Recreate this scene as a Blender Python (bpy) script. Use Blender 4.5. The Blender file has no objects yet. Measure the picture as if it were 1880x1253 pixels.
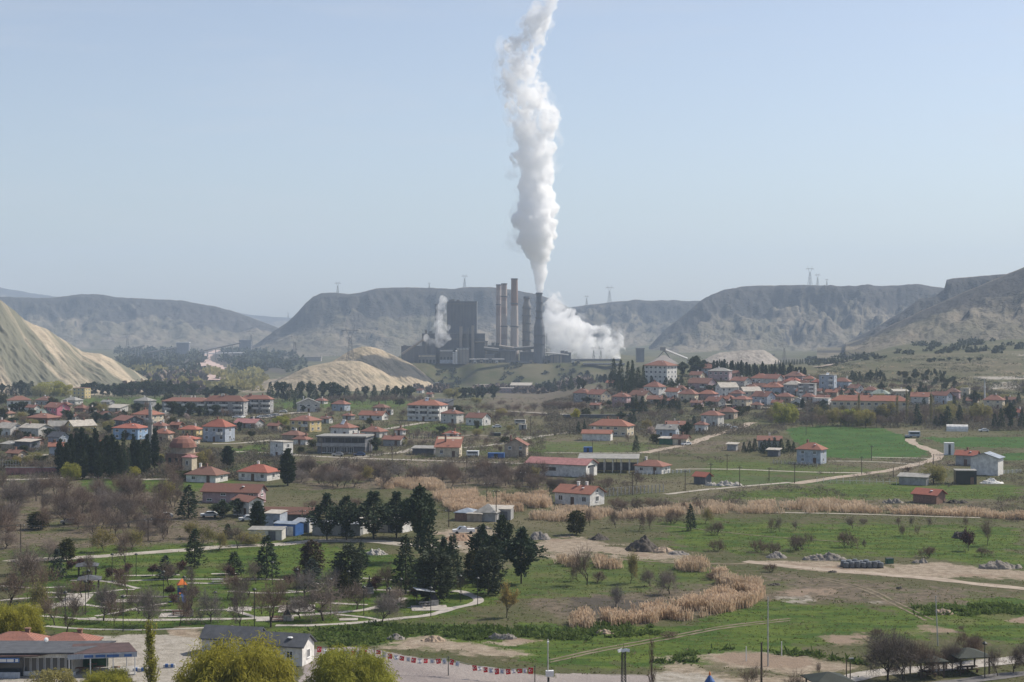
import bpy, math, random
import numpy as np
from mathutils import Matrix, Vector

# ------------------------------------------------------------ camera, light
S = bpy.context.scene
COL = S.collection
F, HZ, CX, CAMH = 3000.0, 592.0, 940.0, 48.0     # focal length and horizon row of the 1880x1253 photograph
cam = bpy.data.cameras.new('camera')
cam_o = bpy.data.objects.new('camera', cam)
COL.objects.link(cam_o)
cam.sensor_width = 36.0
cam.lens = F / 1880.0 * 36.0
cam.shift_y = -(626.5 - HZ) / 1880.0
cam.clip_start, cam.clip_end = 0.5, 60000.0
cam_o.location = (0, 0, CAMH)
cam_o.rotation_euler = (math.radians(90), 0, 0)
S.camera = cam_o

SUN_EL, SUN_AZ = math.radians(46), math.radians(63)   # azimuth clockwise from +Y (the viewing direction)
W = bpy.data.worlds.new('World'); S.world = W; W.use_nodes = True
nt = W.node_tree; nt.nodes.clear()
sky = nt.nodes.new('ShaderNodeTexSky'); sky.sky_type = 'NISHITA'; sky.sun_disc = False
sky.sun_elevation, sky.sun_rotation = SUN_EL, SUN_AZ
sky.altitude, sky.air_density, sky.dust_density, sky.ozone_density = 600, 1.0, 1.6, 1.6
bg = nt.nodes.new('ShaderNodeBackground'); bg.inputs['Strength'].default_value = 0.125
out = nt.nodes.new('ShaderNodeOutputWorld')
hs = nt.nodes.new('ShaderNodeHueSaturation'); hs.inputs['Saturation'].default_value = 0.78; hs.inputs['Hue'].default_value = 0.506
nt.links.new(sky.outputs[0], hs.inputs['Color']); tc = nt.nodes.new('ShaderNodeTexCoord'); mp = nt.nodes.new('ShaderNodeMapping'); mp.inputs['Scale'].default_value = (2.2, 2.2, 16.0)
cn = nt.nodes.new('ShaderNodeTexNoise'); cn.inputs['Scale'].default_value = 2.6; cn.inputs['Detail'].default_value = 6; cn.inputs['Roughness'].default_value = 0.6
cr = nt.nodes.new('ShaderNodeMapRange'); cr.inputs[1].default_value = 0.50; cr.inputs[2].default_value = 0.78; cr.inputs[4].default_value = 0.22
cm = nt.nodes.new('ShaderNodeMix'); cm.data_type = 'RGBA'; cm.inputs[7].default_value = (5.6, 5.5, 5.7, 1)     # thin high cloud
nt.links.new(tc.outputs['Generated'], mp.inputs[0]); nt.links.new(mp.outputs[0], cn.inputs['Vector']); nt.links.new(cn.outputs[0], cr.inputs[0])
nt.links.new(cr.outputs[0], cm.inputs[0]); nt.links.new(hs.outputs[0], cm.inputs[6]); nt.links.new(cm.outputs[2], bg.inputs[0]); nt.links.new(bg.outputs[0], out.inputs[0])

sl = bpy.data.lights.new('sun', 'SUN'); sl.energy = 5.0; sl.angle = math.radians(0.53); sl.color = (1.0, 0.925, 0.81)
so = bpy.data.objects.new('sun', sl); COL.objects.link(so)
sd = Vector((math.sin(SUN_AZ) * math.cos(SUN_EL), math.cos(SUN_AZ) * math.cos(SUN_EL), math.sin(SUN_EL)))
so.rotation_euler = sd.to_track_quat('Z', 'Y').to_euler()
so.location = (300, 300, 900)

S.view_settings.view_transform = 'Standard'; S.view_settings.look = 'None'
S.view_settings.exposure = 0.08; S.view_settings.gamma = 1.0; S.view_settings.use_curve_mapping = False
S.render.engine = 'CYCLES'
cy = S.cycles
cy.use_denoising = True
cy.max_bounces = 48; cy.diffuse_bounces = 2; cy.glossy_bounces = 2; cy.transmission_bounces = 4
cy.volume_bounces = 40; cy.transparent_max_bounces = 48
cy.volume_step_rate = 1.0
cy.caustics_reflective = False; cy.caustics_refractive = False
cy.use_adaptive_sampling = True; cy.adaptive_threshold = 0.012

# ------------------------------------------------------------ numeric helpers
def hash2(ix, iy, seed):
    h = (ix.astype(np.int64) * 374761393 + iy.astype(np.int64) * 668265263 + seed * 974711) & 0xffffffff
    h = ((h ^ (h >> 13)) * 1274126177) & 0xffffffff
    return ((h ^ (h >> 16)) & 0xffff) / 65535.0
def vnoise(x, y, seed=0):
    x = np.asarray(x, float); y = np.asarray(y, float)
    ix, iy = np.floor(x), np.floor(y); fx, fy = x - ix, y - iy
    fx = fx * fx * (3 - 2 * fx); fy = fy * fy * (3 - 2 * fy)
    a = hash2(ix, iy, seed); b = hash2(ix + 1, iy, seed); c = hash2(ix, iy + 1, seed); d = hash2(ix + 1, iy + 1, seed)
    return (a * (1 - fx) + b * fx) * (1 - fy) + (c * (1 - fx) + d * fx) * fy * 1.0
def fbm(x, y, seed=0, octv=4):
    s, a, t = 0.0, 1.0, 0.0
    for k in range(octv):
        s = s + a * (vnoise(x * 2 ** k, y * 2 ** k, seed + 17 * k) - 0.5) * 2; t += a; a *= 0.5
    return s / t
def ridged(x, y, seed=0, octv=3):
    s, a, t = 0.0, 1.0, 0.0
    for k in range(octv):
        s = s + a * (1 - abs(2 * vnoise(x * 2 ** k, y * 2 ** k, seed + 31 * k) - 1)); t += a; a *= 0.5
    return s / t
def sstep(a, b, x):
    t = np.clip((np.asarray(x, float) - a) / (b - a), 0, 1)
    return t * t * (3 - 2 * t)

# ------------------------------------------------------------ terrain height, as a function of bearing u and range Y
COLS = [
    (-6000, [(850, 0), (1900, -30), (12000, -30)]),
    (980,   [(850, 0), (1900, -30), (12000, -30)]),
    (1090,  [(830, 0), (1000, 1.5), (1150, 0), (1900, -22), (3000, -30), (12000, -30)]),
    (1200,  [(790, 0), (1000, 7.5), (1160, 12), (1400, 8), (2500, -12), (12000, -25)]),
    (1480,  [(790, 0), (1000, 7.5), (1160, 12), (1400, 10), (2500, -10), (12000, -25)]),
    (1680,  [(800, 0), (1000, 4.5), (1200, 10.5), (1500, 18), (2100, 22), (12000, 22)]),
    (1900,  [(800, 0), (1000, 4), (1200, 10), (1500, 19), (2000, 27), (12000, 30)]),
    (8000,  [(800, 0), (1000, 4), (1200, 10), (1500, 19), (2000, 27), (12000, 30)]),
]
def Gz(u, Y):
    u = np.asarray(u, float); Y = np.asarray(Y, float)
    us = [c[0] for c in COLS]
    prof = [np.interp(Y, [p[0] for p in c[1]], [p[1] for p in c[1]]) for c in COLS]
    z = np.zeros(np.broadcast(u, Y).shape)
    for k in range(len(us) - 1):
        m = (u >= us[k]) & (u < us[k + 1])
        t = sstep(us[k], us[k + 1], u)
        z = np.where(m, prof[k] * (1 - t) + prof[k + 1] * t, z)
    X = (u - CX) * Y / F
    und = sstep(900, 1500, Y)
    z = z + und * 2.0 * fbm(X / 160, Y / 160, 5, 3)
    # power station platform
    edge = 1940 + 40 * fbm(u / 60, u * 0, 9, 2)
    pl = sstep(0, 1, (Y - edge) / 110) * sstep(690, 745, u) * (1 - sstep(1130, 1230, u)) * (1 - sstep(2600, 3000, Y))
    z = z * (1 - pl) + (-3.0) * pl
    # the viewer's own hillside
    z = z + np.interp(Y, [0, 5, 40, 130, 140], [46, 46, 30, 0, 0])
    return z
_YS = np.exp(np.linspace(math.log(150), math.log(9000), 3500))
def at(px, py, dz=0.0):
    """ground point seen at pixel (px, py) of the photograph"""
    g = Gz(np.full_like(_YS, px), _YS)
    d = (CAMH - (py - HZ) * _YS / F) - g
    k = np.nonzero(d <= 0)[0]
    if len(k) == 0:
        Y = 6000.0
    else:
        k = k[0]; Y = _YS[k] if k == 0 else _YS[k - 1] + (_YS[k] - _YS[k - 1]) * d[k - 1] / (d[k - 1] - d[k])
    z = float(Gz(np.array([px]), np.array([Y]))[0])
    return Vector(((px - CX) * Y / F, Y, z + dz))
def gxy(x, y):
    return float(Gz(np.array([CX + x * F / y]), np.array([y]))[0])

# ------------------------------------------------------------ object helpers
def tag(o, label=None, cat=None, group=None, kind=None):
    if label: o['label'] = label
    if cat: o['category'] = cat
    if group: o['group'] = group
    if kind: o['kind'] = kind
    return o
def empty(name, loc, rz=0.0, label=None, cat=None, group=None):
    o = bpy.data.objects.new(name, None); COL.objects.link(o)
    o.location = loc; o.rotation_euler = (0, 0, rz); o.empty_display_size = 0.5
    return tag(o, label, cat, group)
def link(name, me, parent=None, loc=(0, 0, 0), rz=0.0):
    o = bpy.data.objects.new(name, me); COL.objects.link(o)
    if parent is not None: o.parent = parent
    o.location = loc; o.rotation_euler = (0, 0, rz)
    return o
def copy_tree(o, parent=None):
    c = o.copy(); COL.objects.link(c); c.parent = parent
    for ch in o.children:
        copy_tree(ch, c)
    return c
def np_mesh(name, V, Fq, mats=(), mi=None, smooth=False, n=4):
    """mesh from numpy arrays; Fq is (k, n) indices"""
    me = bpy.data.meshes.new(name)
    V = np.asarray(V, np.float32); Fq = np.asarray(Fq, np.int32)
    me.vertices.add(len(V)); me.vertices.foreach_set('co', V.ravel())
    me.loops.add(Fq.size); me.loops.foreach_set('vertex_index', Fq.ravel())
    me.polygons.add(len(Fq)); me.polygons.foreach_set('loop_start', np.arange(0, Fq.size, Fq.shape[1], dtype=np.int32))
    if mi is not None: me.polygons.foreach_set('material_index', np.asarray(mi, np.int32))
    if smooth: me.polygons.foreach_set('use_smooth', np.ones(len(Fq), bool))
    for m in mats: me.materials.append(m)
    me.update(calc_edges=True)
    return me
def grid_faces(nr, nc):
    i = np.arange(nr * nc).reshape(nr, nc)
    return np.stack([i[:-1, :-1], i[:-1, 1:], i[1:, 1:], i[1:, :-1]], -1).reshape(-1, 4)

class MB:
    """collects simple shapes and links them as ONE mesh object"""
    def __init__(self): self.v, self.f, self.m = [], [], []
    def poly(self, pts, mi=0):
        b = len(self.v); self.v += [tuple(p) for p in pts]; self.f.append(tuple(range(b, b + len(pts)))); self.m.append(mi)
    def solid(self, verts, faces, mi=0):
        b = len(self.v); self.v += [tuple(p) for p in verts]
        for f in faces: self.f.append(tuple(b + i for i in f)); self.m.append(mi)
    def box(self, x0, x1, y0, y1, z0, z1, mi=0, rz=0.0, c=(0, 0)):
        vs = [(x, y, z) for z in (z0, z1) for x, y in ((x0, y0), (x1, y0), (x1, y1), (x0, y1))]
        if rz:
            ca, sa = math.cos(rz), math.sin(rz)
            vs = [(c[0] + (x - c[0]) * ca - (y - c[1]) * sa, c[1] + (x - c[0]) * sa + (y - c[1]) * ca, z) for x, y, z in vs]
        self.solid(vs, [(3, 2, 1, 0), (4, 5, 6, 7), (0, 1, 5, 4), (1, 2, 6, 5), (2, 3, 7, 6), (3, 0, 4, 7)], mi)
    def bar(self, a, b, r0, r1=None, n=6, mi=0, cap=True):
        a, b = Vector(a), Vector(b); r1 = r0 if r1 is None else r1
        d = (b - a).normalized(); q = Vector((0, 0, 1)).rotation_difference(d) if d.z > -0.9999 else Matrix.Rotation(math.pi, 3, 'X').to_quaternion()
        ra = [a + q @ Vector((r0 * math.cos(2 * math.pi * k / n), r0 * math.sin(2 * math.pi * k / n), 0)) for k in range(n)]
        rb = [b + q @ Vector((r1 * math.cos(2 * math.pi * k / n), r1 * math.sin(2 * math.pi * k / n), 0)) for k in range(n)]
        fs = [(k, (k + 1) % n, n + (k + 1) % n, n + k) for k in range(n)]
        if cap: fs += [tuple(range(n - 1, -1, -1)), tuple(range(n, 2 * n))]
        self.solid(ra + rb, fs, mi)
    def lathe(self, prof, c=(0, 0, 0), n=16, mi=0):
        """prof: list of (r, z)"""
        vs, fs = [], []
        for r, z in prof:
            vs += [(c[0] + r * math.cos(2 * math.pi * k / n), c[1] + r * math.sin(2 * math.pi * k / n), c[2] + z) for k in range(n)]
        for j in range(len(prof) - 1):
            fs += [(j * n + k, j * n + (k + 1) % n, (j + 1) * n + (k + 1) % n, (j + 1) * n + k) for k in range(n)]
        fs.append(tuple(range(n - 1, -1, -1))); fs.append(tuple((len(prof) - 1) * n + k for k in range(n)))
        self.solid(vs, fs, mi)
    def mesh(self, name, mats):
        me = bpy.data.meshes.new(name); me.from_pydata(self.v, [], self.f)
        for m in (mats if isinstance(mats, (list, tuple)) else [mats]): me.materials.append(m)
        me.polygons.foreach_set('material_index', self.m); me.update()
        return me
    def build(self, name, mats, parent=None, loc=(0, 0, 0), rz=0.0):
        return link(name, self.mesh(name, mats), parent, loc, rz)
# ------------------------------------------------------------ materials
class NT:
    def __init__(self, name):
        self.m = bpy.data.materials.new(name); self.m.use_nodes = True
        self.t = self.m.node_tree; self.t.nodes.clear()
        self.out = self.t.nodes.new('ShaderNodeOutputMaterial')
    def n(self, typ, **kw):
        x = self.t.nodes.new(typ)
        for k, v in kw.items(): setattr(x, k, v)
        return x
    def l(self, a, b): self.t.links.new(a, b)
    def val(self, sock, v):
        if hasattr(v, 'is_linked') or isinstance(v, bpy.types.NodeSocket): self.l(v, sock)
        else: sock.default_value = v
    def math(self, op, a, b=None, c=None, clamp=False):
        x = self.n('ShaderNodeMath', operation=op, use_clamp=clamp)
        for i, v in enumerate((a, b, c)):
            if v is not None: self.val(x.inputs[i], v)
        return x.outputs[0]
    def noise(self, scale, detail=3, vec=None, rough=0.55, dist=0.0):
        x = self.n('ShaderNodeTexNoise'); x.inputs['Scale'].default_value = scale; x.inputs['Detail'].default_value = detail
        x.inputs['Roughness'].default_value = rough; x.inputs['Distortion'].default_value = dist
        if vec is not None: self.l(vec, x.inputs['Vector'])
        return x.outputs[0]
    def ramp(self, fac, lo, hi):
        x = self.n('ShaderNodeMapRange', interpolation_type='SMOOTHSTEP'); self.l(fac, x.inputs[0])
        x.inputs[1].default_value = lo; x.inputs[2].default_value = hi
        return x.outputs[0]
    def mix(self, fac, a, b):
        x = self.n('ShaderNodeMix', data_type='RGBA'); self.val(x.inputs[0], fac)
        for i, v in ((6, a), (7, b)):
            if isinstance(v, tuple): x.inputs[i].default_value = (v[0], v[1], v[2], 1)
            else: self.l(v, x.inputs[i])
        return x.outputs[2]
    def pos(self, scale=(1, 1, 1), obj=False):
        src = self.n('ShaderNodeTexCoord').outputs['Object'] if obj else self.n('ShaderNodeNewGeometry').outputs['Position']
        x = self.n('ShaderNodeMapping'); self.l(src, x.inputs[0]); x.inputs['Scale'].default_value = scale
        return x.outputs[0]
    def attr(self, name):
        x = self.n('ShaderNodeAttribute', attribute_name=name); return x
    def rnd(self): return self.n('ShaderNodeObjectInfo').outputs['Random']
    def done(self, col, rough=0.9, spec=0.2, metal=0.0, bump=None, bdist=0.1, bstr=1.0, trans=None):
        p = self.n('ShaderNodeBsdfPrincipled')
        if isinstance(col, tuple): p.inputs['Base Color'].default_value = (*col, 1)
        else: self.l(col, p.inputs['Base Color'])
        self.val(p.inputs['Roughness'], rough); p.inputs['Specular IOR Level'].default_value = spec; p.inputs['Metallic'].default_value = metal
        if bump is not None:
            b = self.n('ShaderNodeBump'); b.inputs['Distance'].default_value = bdist; b.inputs['Strength'].default_value = bstr
            self.l(bump, b.inputs['Height']); self.l(b.outputs[0], p.inputs['Normal'])
        sh = p.outputs[0]
        if trans is not None:
            t = self.n('ShaderNodeBsdfTranslucent')
            if isinstance(col, tuple): t.inputs[0].default_value = (*col, 1)
            else: self.l(col, t.inputs[0])
            ms = self.n('ShaderNodeMixShader'); ms.inputs[0].default_value = trans
            self.l(sh, ms.inputs[1]); self.l(t.outputs[0], ms.inputs[2]); sh = ms.outputs[0]
        self.l(sh, self.out.inputs['Surface'])
        return self.m

def scaled(c, k): return tuple(min(1, x * k) for x in c)
_pm = {}
def plain(name, c, rough=0.8, spec=0.2, metal=0.0, var=0.32, scale=0.9):
    """solid paint or plaster with weathering"""
    if name in _pm: return _pm[name]
    t = NT(name); v = t.pos(obj=True)
    a = t.noise(scale, 4, v); b = t.noise(scale * 7, 2, t.pos((1, 1, 0.15), True))
    f = t.math('MULTIPLY_ADD', a, 0.65, t.math('MULTIPLY', b, 0.35))
    col = t.mix(t.ramp(f, 0.3, 0.7), scaled(c, 1 - var), scaled(c, 1 + var * 0.5))
    _pm[name] = t.done(col, rough, spec, metal)
    return _pm[name]
def tile_mat(name, c, c2, var=0.6):
    """roof tiles: rows, patches of darker older tiles, per-house tint"""
    if name in _pm: return _pm[name]
    t = NT(name); v = t.pos(obj=True)
    a = t.noise(0.55, 5, v, 0.65); b = t.noise(5.0, 2, v)
    col = t.mix(t.ramp(a, 0.34, 0.68), c, c2)
    col = t.mix(t.ramp(b, 0.45, 0.75), col, scaled(c, 0.62))
    col = t.mix(t.math('MULTIPLY', t.rnd(), var), col, (0.19, 0.105, 0.08))
    w = t.n('ShaderNodeTexWave', wave_type='BANDS', bands_direction='Z'); t.l(v, w.inputs[0]); w.inputs['Scale'].default_value = 2.6
    _pm[name] = t.done(col, 0.85, 0.2, bump=w.outputs[1], bdist=0.05)
    return _pm[name]

M = {}
M['tile_red'] = tile_mat('tile_red', (0.32, 0.15, 0.112), (0.27, 0.138, 0.108))
M['tile_brown'] = tile_mat('tile_brown', (0.24, 0.135, 0.105), (0.30, 0.16, 0.12))
M['tile_orange'] = tile_mat('tile_orange', (0.37, 0.165, 0.115), (0.31, 0.142, 0.10), 0.15)
M['tile_bright'] = tile_mat('tile_bright', (0.40, 0.14, 0.098), (0.33, 0.125, 0.09), 0.1)
M['roof_pink'] = plain('roof_pink', (0.36, 0.17, 0.155), 0.6, 0.3)
M['roof_grey'] = plain('roof_grey', (0.30, 0.29, 0.265), 0.7)
M['roof_pale'] = plain('roof_pale', (0.46, 0.42, 0.36), 0.7)
M['roof_green'] = plain('roof_green', (0.25, 0.29, 0.245), 0.7)
M['roof_dark'] = plain('roof_dark', (0.095, 0.1, 0.11), 0.75)
M['roof_blue'] = plain('roof_blue', (0.27, 0.31, 0.36), 0.5, 0.4)
M['white'] = plain('wall_white', (0.72, 0.70, 0.66))
M['offwhite'] = plain('wall_offwhite', (0.55, 0.53, 0.49))
M['cream'] = plain('wall_cream', (0.60, 0.52, 0.39))
M['yellow'] = plain('wall_yellow', (0.62, 0.49, 0.25))
M['pink'] = plain('wall_pink', (0.62, 0.22, 0.27))
M['rose'] = plain('wall_rose', (0.42, 0.30, 0.31))
M['blue'] = plain('wall_blue', (0.30, 0.42, 0.58))
M['bluegrey'] = plain('wall_bluegrey', (0.40, 0.44, 0.50))
M['grey'] = plain('wall_grey', (0.36, 0.355, 0.35))
M['darkgrey'] = plain('wall_darkgrey', (0.13, 0.135, 0.15))
M['brick'] = plain('wall_brick', (0.26, 0.155, 0.115), var=0.35, scale=2.0)
M['tan'] = plain('wall_tan', (0.42, 0.34, 0.26))
M['concrete'] = plain('concrete', (0.38, 0.365, 0.34), var=0.3)
M['plaza'] = plain('paving', (0.45, 0.42, 0.39), var=0.2, scale=0.12)
M['steel'] = plain('steel', (0.45, 0.46, 0.47), 0.45, 0.5, 0.6)
M['galv'] = plain('galvanised', (0.34, 0.35, 0.36), 0.5, 0.5, 0.4)
M['lattice'] = plain('lattice_steel', (0.16, 0.165, 0.175), 0.6)
M['pole_wood'] = plain('pole_wood', (0.10, 0.078, 0.062))
M['pole_dark'] = plain('pole_dark', (0.03, 0.035, 0.035), 0.5, 0.4)
M['pole_pale'] = plain('pole_pale', (0.5, 0.49, 0.45))
M['frame_white'] = plain('frame_white', (0.75, 0.75, 0.74), 0.4, 0.4, var=0.06)
M['frame_dark'] = plain('frame_dark', (0.08, 0.075, 0.07), 0.5, 0.4)
M['door'] = plain('door_wood', (0.14, 0.085, 0.06), 0.6)
M['black'] = plain('black_paint', (0.022, 0.022, 0.024), 0.5, 0.4)
M['rubber'] = plain('rubber', (0.02, 0.02, 0.02), 0.8)
M['red'] = plain('red_paint', (0.52, 0.035, 0.035), 0.6)
M['bluepaint'] = plain('blue_paint', (0.045, 0.13, 0.36), 0.5, 0.4)
M['orange'] = plain('orange_paint', (0.75, 0.20, 0.045), 0.5)
M['greenpaint'] = plain('green_paint', (0.05, 0.14, 0.085), 0.6)
M['cartwhite'] = plain('vehicle_white', (0.74, 0.74, 0.73), 0.3, 0.5, var=0.05)
M['carsilver'] = plain('vehicle_silver', (0.42, 0.43, 0.44), 0.3, 0.5, 0.5, var=0.05)
M['carred'] = plain('vehicle_red', (0.35, 0.04, 0.035), 0.3, 0.5, var=0.05)
M['carblue'] = plain('vehicle_blue', (0.05, 0.09, 0.20), 0.3, 0.5, var=0.05)
M['carblack'] = plain('vehicle_black', (0.025, 0.027, 0.03), 0.3, 0.5, var=0.05)
M['cloth_white'] = plain('flag_white', (0.75, 0.74, 0.72), var=0.05)
M['cloth_red'] = plain('flag_red', (0.62, 0.03, 0.035), var=0.08)
M['bark'] = plain('bark', (0.062, 0.05, 0.042), var=0.35, scale=3)
M['bark_grey'] = plain('bark_grey', (0.175, 0.155, 0.14), var=0.3, scale=3)
M['rubble'] = plain('rubble', (0.27, 0.24, 0.205), var=0.5, scale=2.2)
M['stone_pale'] = plain('stone_pale', (0.42, 0.395, 0.355), var=0.5, scale=2.2)
M['gazebo_roof'] = plain('gazebo_roof', (0.035, 0.042, 0.034), 0.7)
def glass_mat():
    t = NT('glass'); a = t.noise(0.35, 2, t.pos(obj=True))
    return t.done(t.mix(a, (0.025, 0.03, 0.036), (0.07, 0.08, 0.09)), 0.12, 0.6)
M['glass'] = glass_mat()

def leaf_mat(name, dark, light, trans=0.25, var=0.35, clump=0.9):
    t = NT(name); v = t.pos(obj=True)
    a = t.noise(clump, 3, v); b = t.noise(6.0, 1, v)
    f = t.math('MULTIPLY_ADD', a, 0.6, t.math('MULTIPLY', b, 0.4))
    col = t.mix(t.ramp(f, 0.36, 0.64), dark, light)
    col = t.mix(t.math('MULTIPLY', t.rnd(), var), col, tuple(0.5 * (x + y) * k for x, y, k in zip(dark, light, (1.5, 1.1, 0.8))))
    return t.done(col, 0.75, 0.15, trans=trans)
M['needle'] = leaf_mat('needles_dark', (0.026, 0.044, 0.025), (0.062, 0.090, 0.048), 0.16)
M['needle_blue'] = leaf_mat('needles_blue', (0.026, 0.042, 0.038), (0.058, 0.086, 0.074), 0.12)
M['needle_grey'] = leaf_mat('needles_greygreen', (0.038, 0.052, 0.032), (0.075, 0.095, 0.058), 0.1)
M['needle_brown'] = leaf_mat('needles_browning', (0.035, 0.036, 0.020), (0.105, 0.07, 0.05), 0.1, clump=0.5)
M['needle_olive'] = leaf_mat('needles_olive', (0.045, 0.055, 0.016), (0.085, 0.09, 0.03), 0.12)
M['willow'] = leaf_mat('willow_leaf', (0.19, 0.205, 0.032), (0.42, 0.41, 0.075), 0.45, clump=0.6)
M['lime'] = leaf_mat('spring_leaf', (0.22, 0.24, 0.045), (0.38, 0.38, 0.09), 0.42)
M['spring_dull'] = leaf_mat('spring_leaf_dull', (0.20, 0.195, 0.07), (0.32, 0.30, 0.125), 0.4)
M['yellowbush'] = leaf_mat('forsythia_yellow', (0.30, 0.28, 0.03), (0.50, 0.45, 0.06), 0.3)
M['goldleaf'] = leaf_mat('gold_leaf', (0.26, 0.21, 0.07), (0.46, 0.36, 0.13), 0.4)
M['plum'] = leaf_mat('plum_leaf', (0.055, 0.025, 0.028), (0.11, 0.055, 0.055), 0.2)
M['blossom'] = leaf_mat('blossom', (0.42, 0.35, 0.33), (0.58, 0.50, 0.47), 0.2)
M['twig'] = leaf_mat('twigs', (0.115, 0.095, 0.083), (0.185, 0.158, 0.14), 0.0, 0.5)
M['twig_brown'] = leaf_mat('twigs_brown', (0.13, 0.103, 0.084), (0.20, 0.162, 0.134), 0.0, 0.4)
M['twig_grey'] = leaf_mat('twigs_grey', (0.15, 0.135, 0.125), (0.25, 0.225, 0.21), 0.0, 0.4)
M['reed'] = leaf_mat('reed_straw', (0.44, 0.34, 0.235), (0.64, 0.51, 0.375), 0.42, 0.1, clump=0.15)
M['weed'] = leaf_mat('weeds', (0.06, 0.10, 0.025), (0.12, 0.165, 0.045), 0.4, 0.2, clump=0.35)
M['grass'] = leaf_mat('grass_blades', (0.085, 0.115, 0.03), (0.17, 0.19, 0.06), 0.5, 0.1, clump=0.08)
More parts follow.
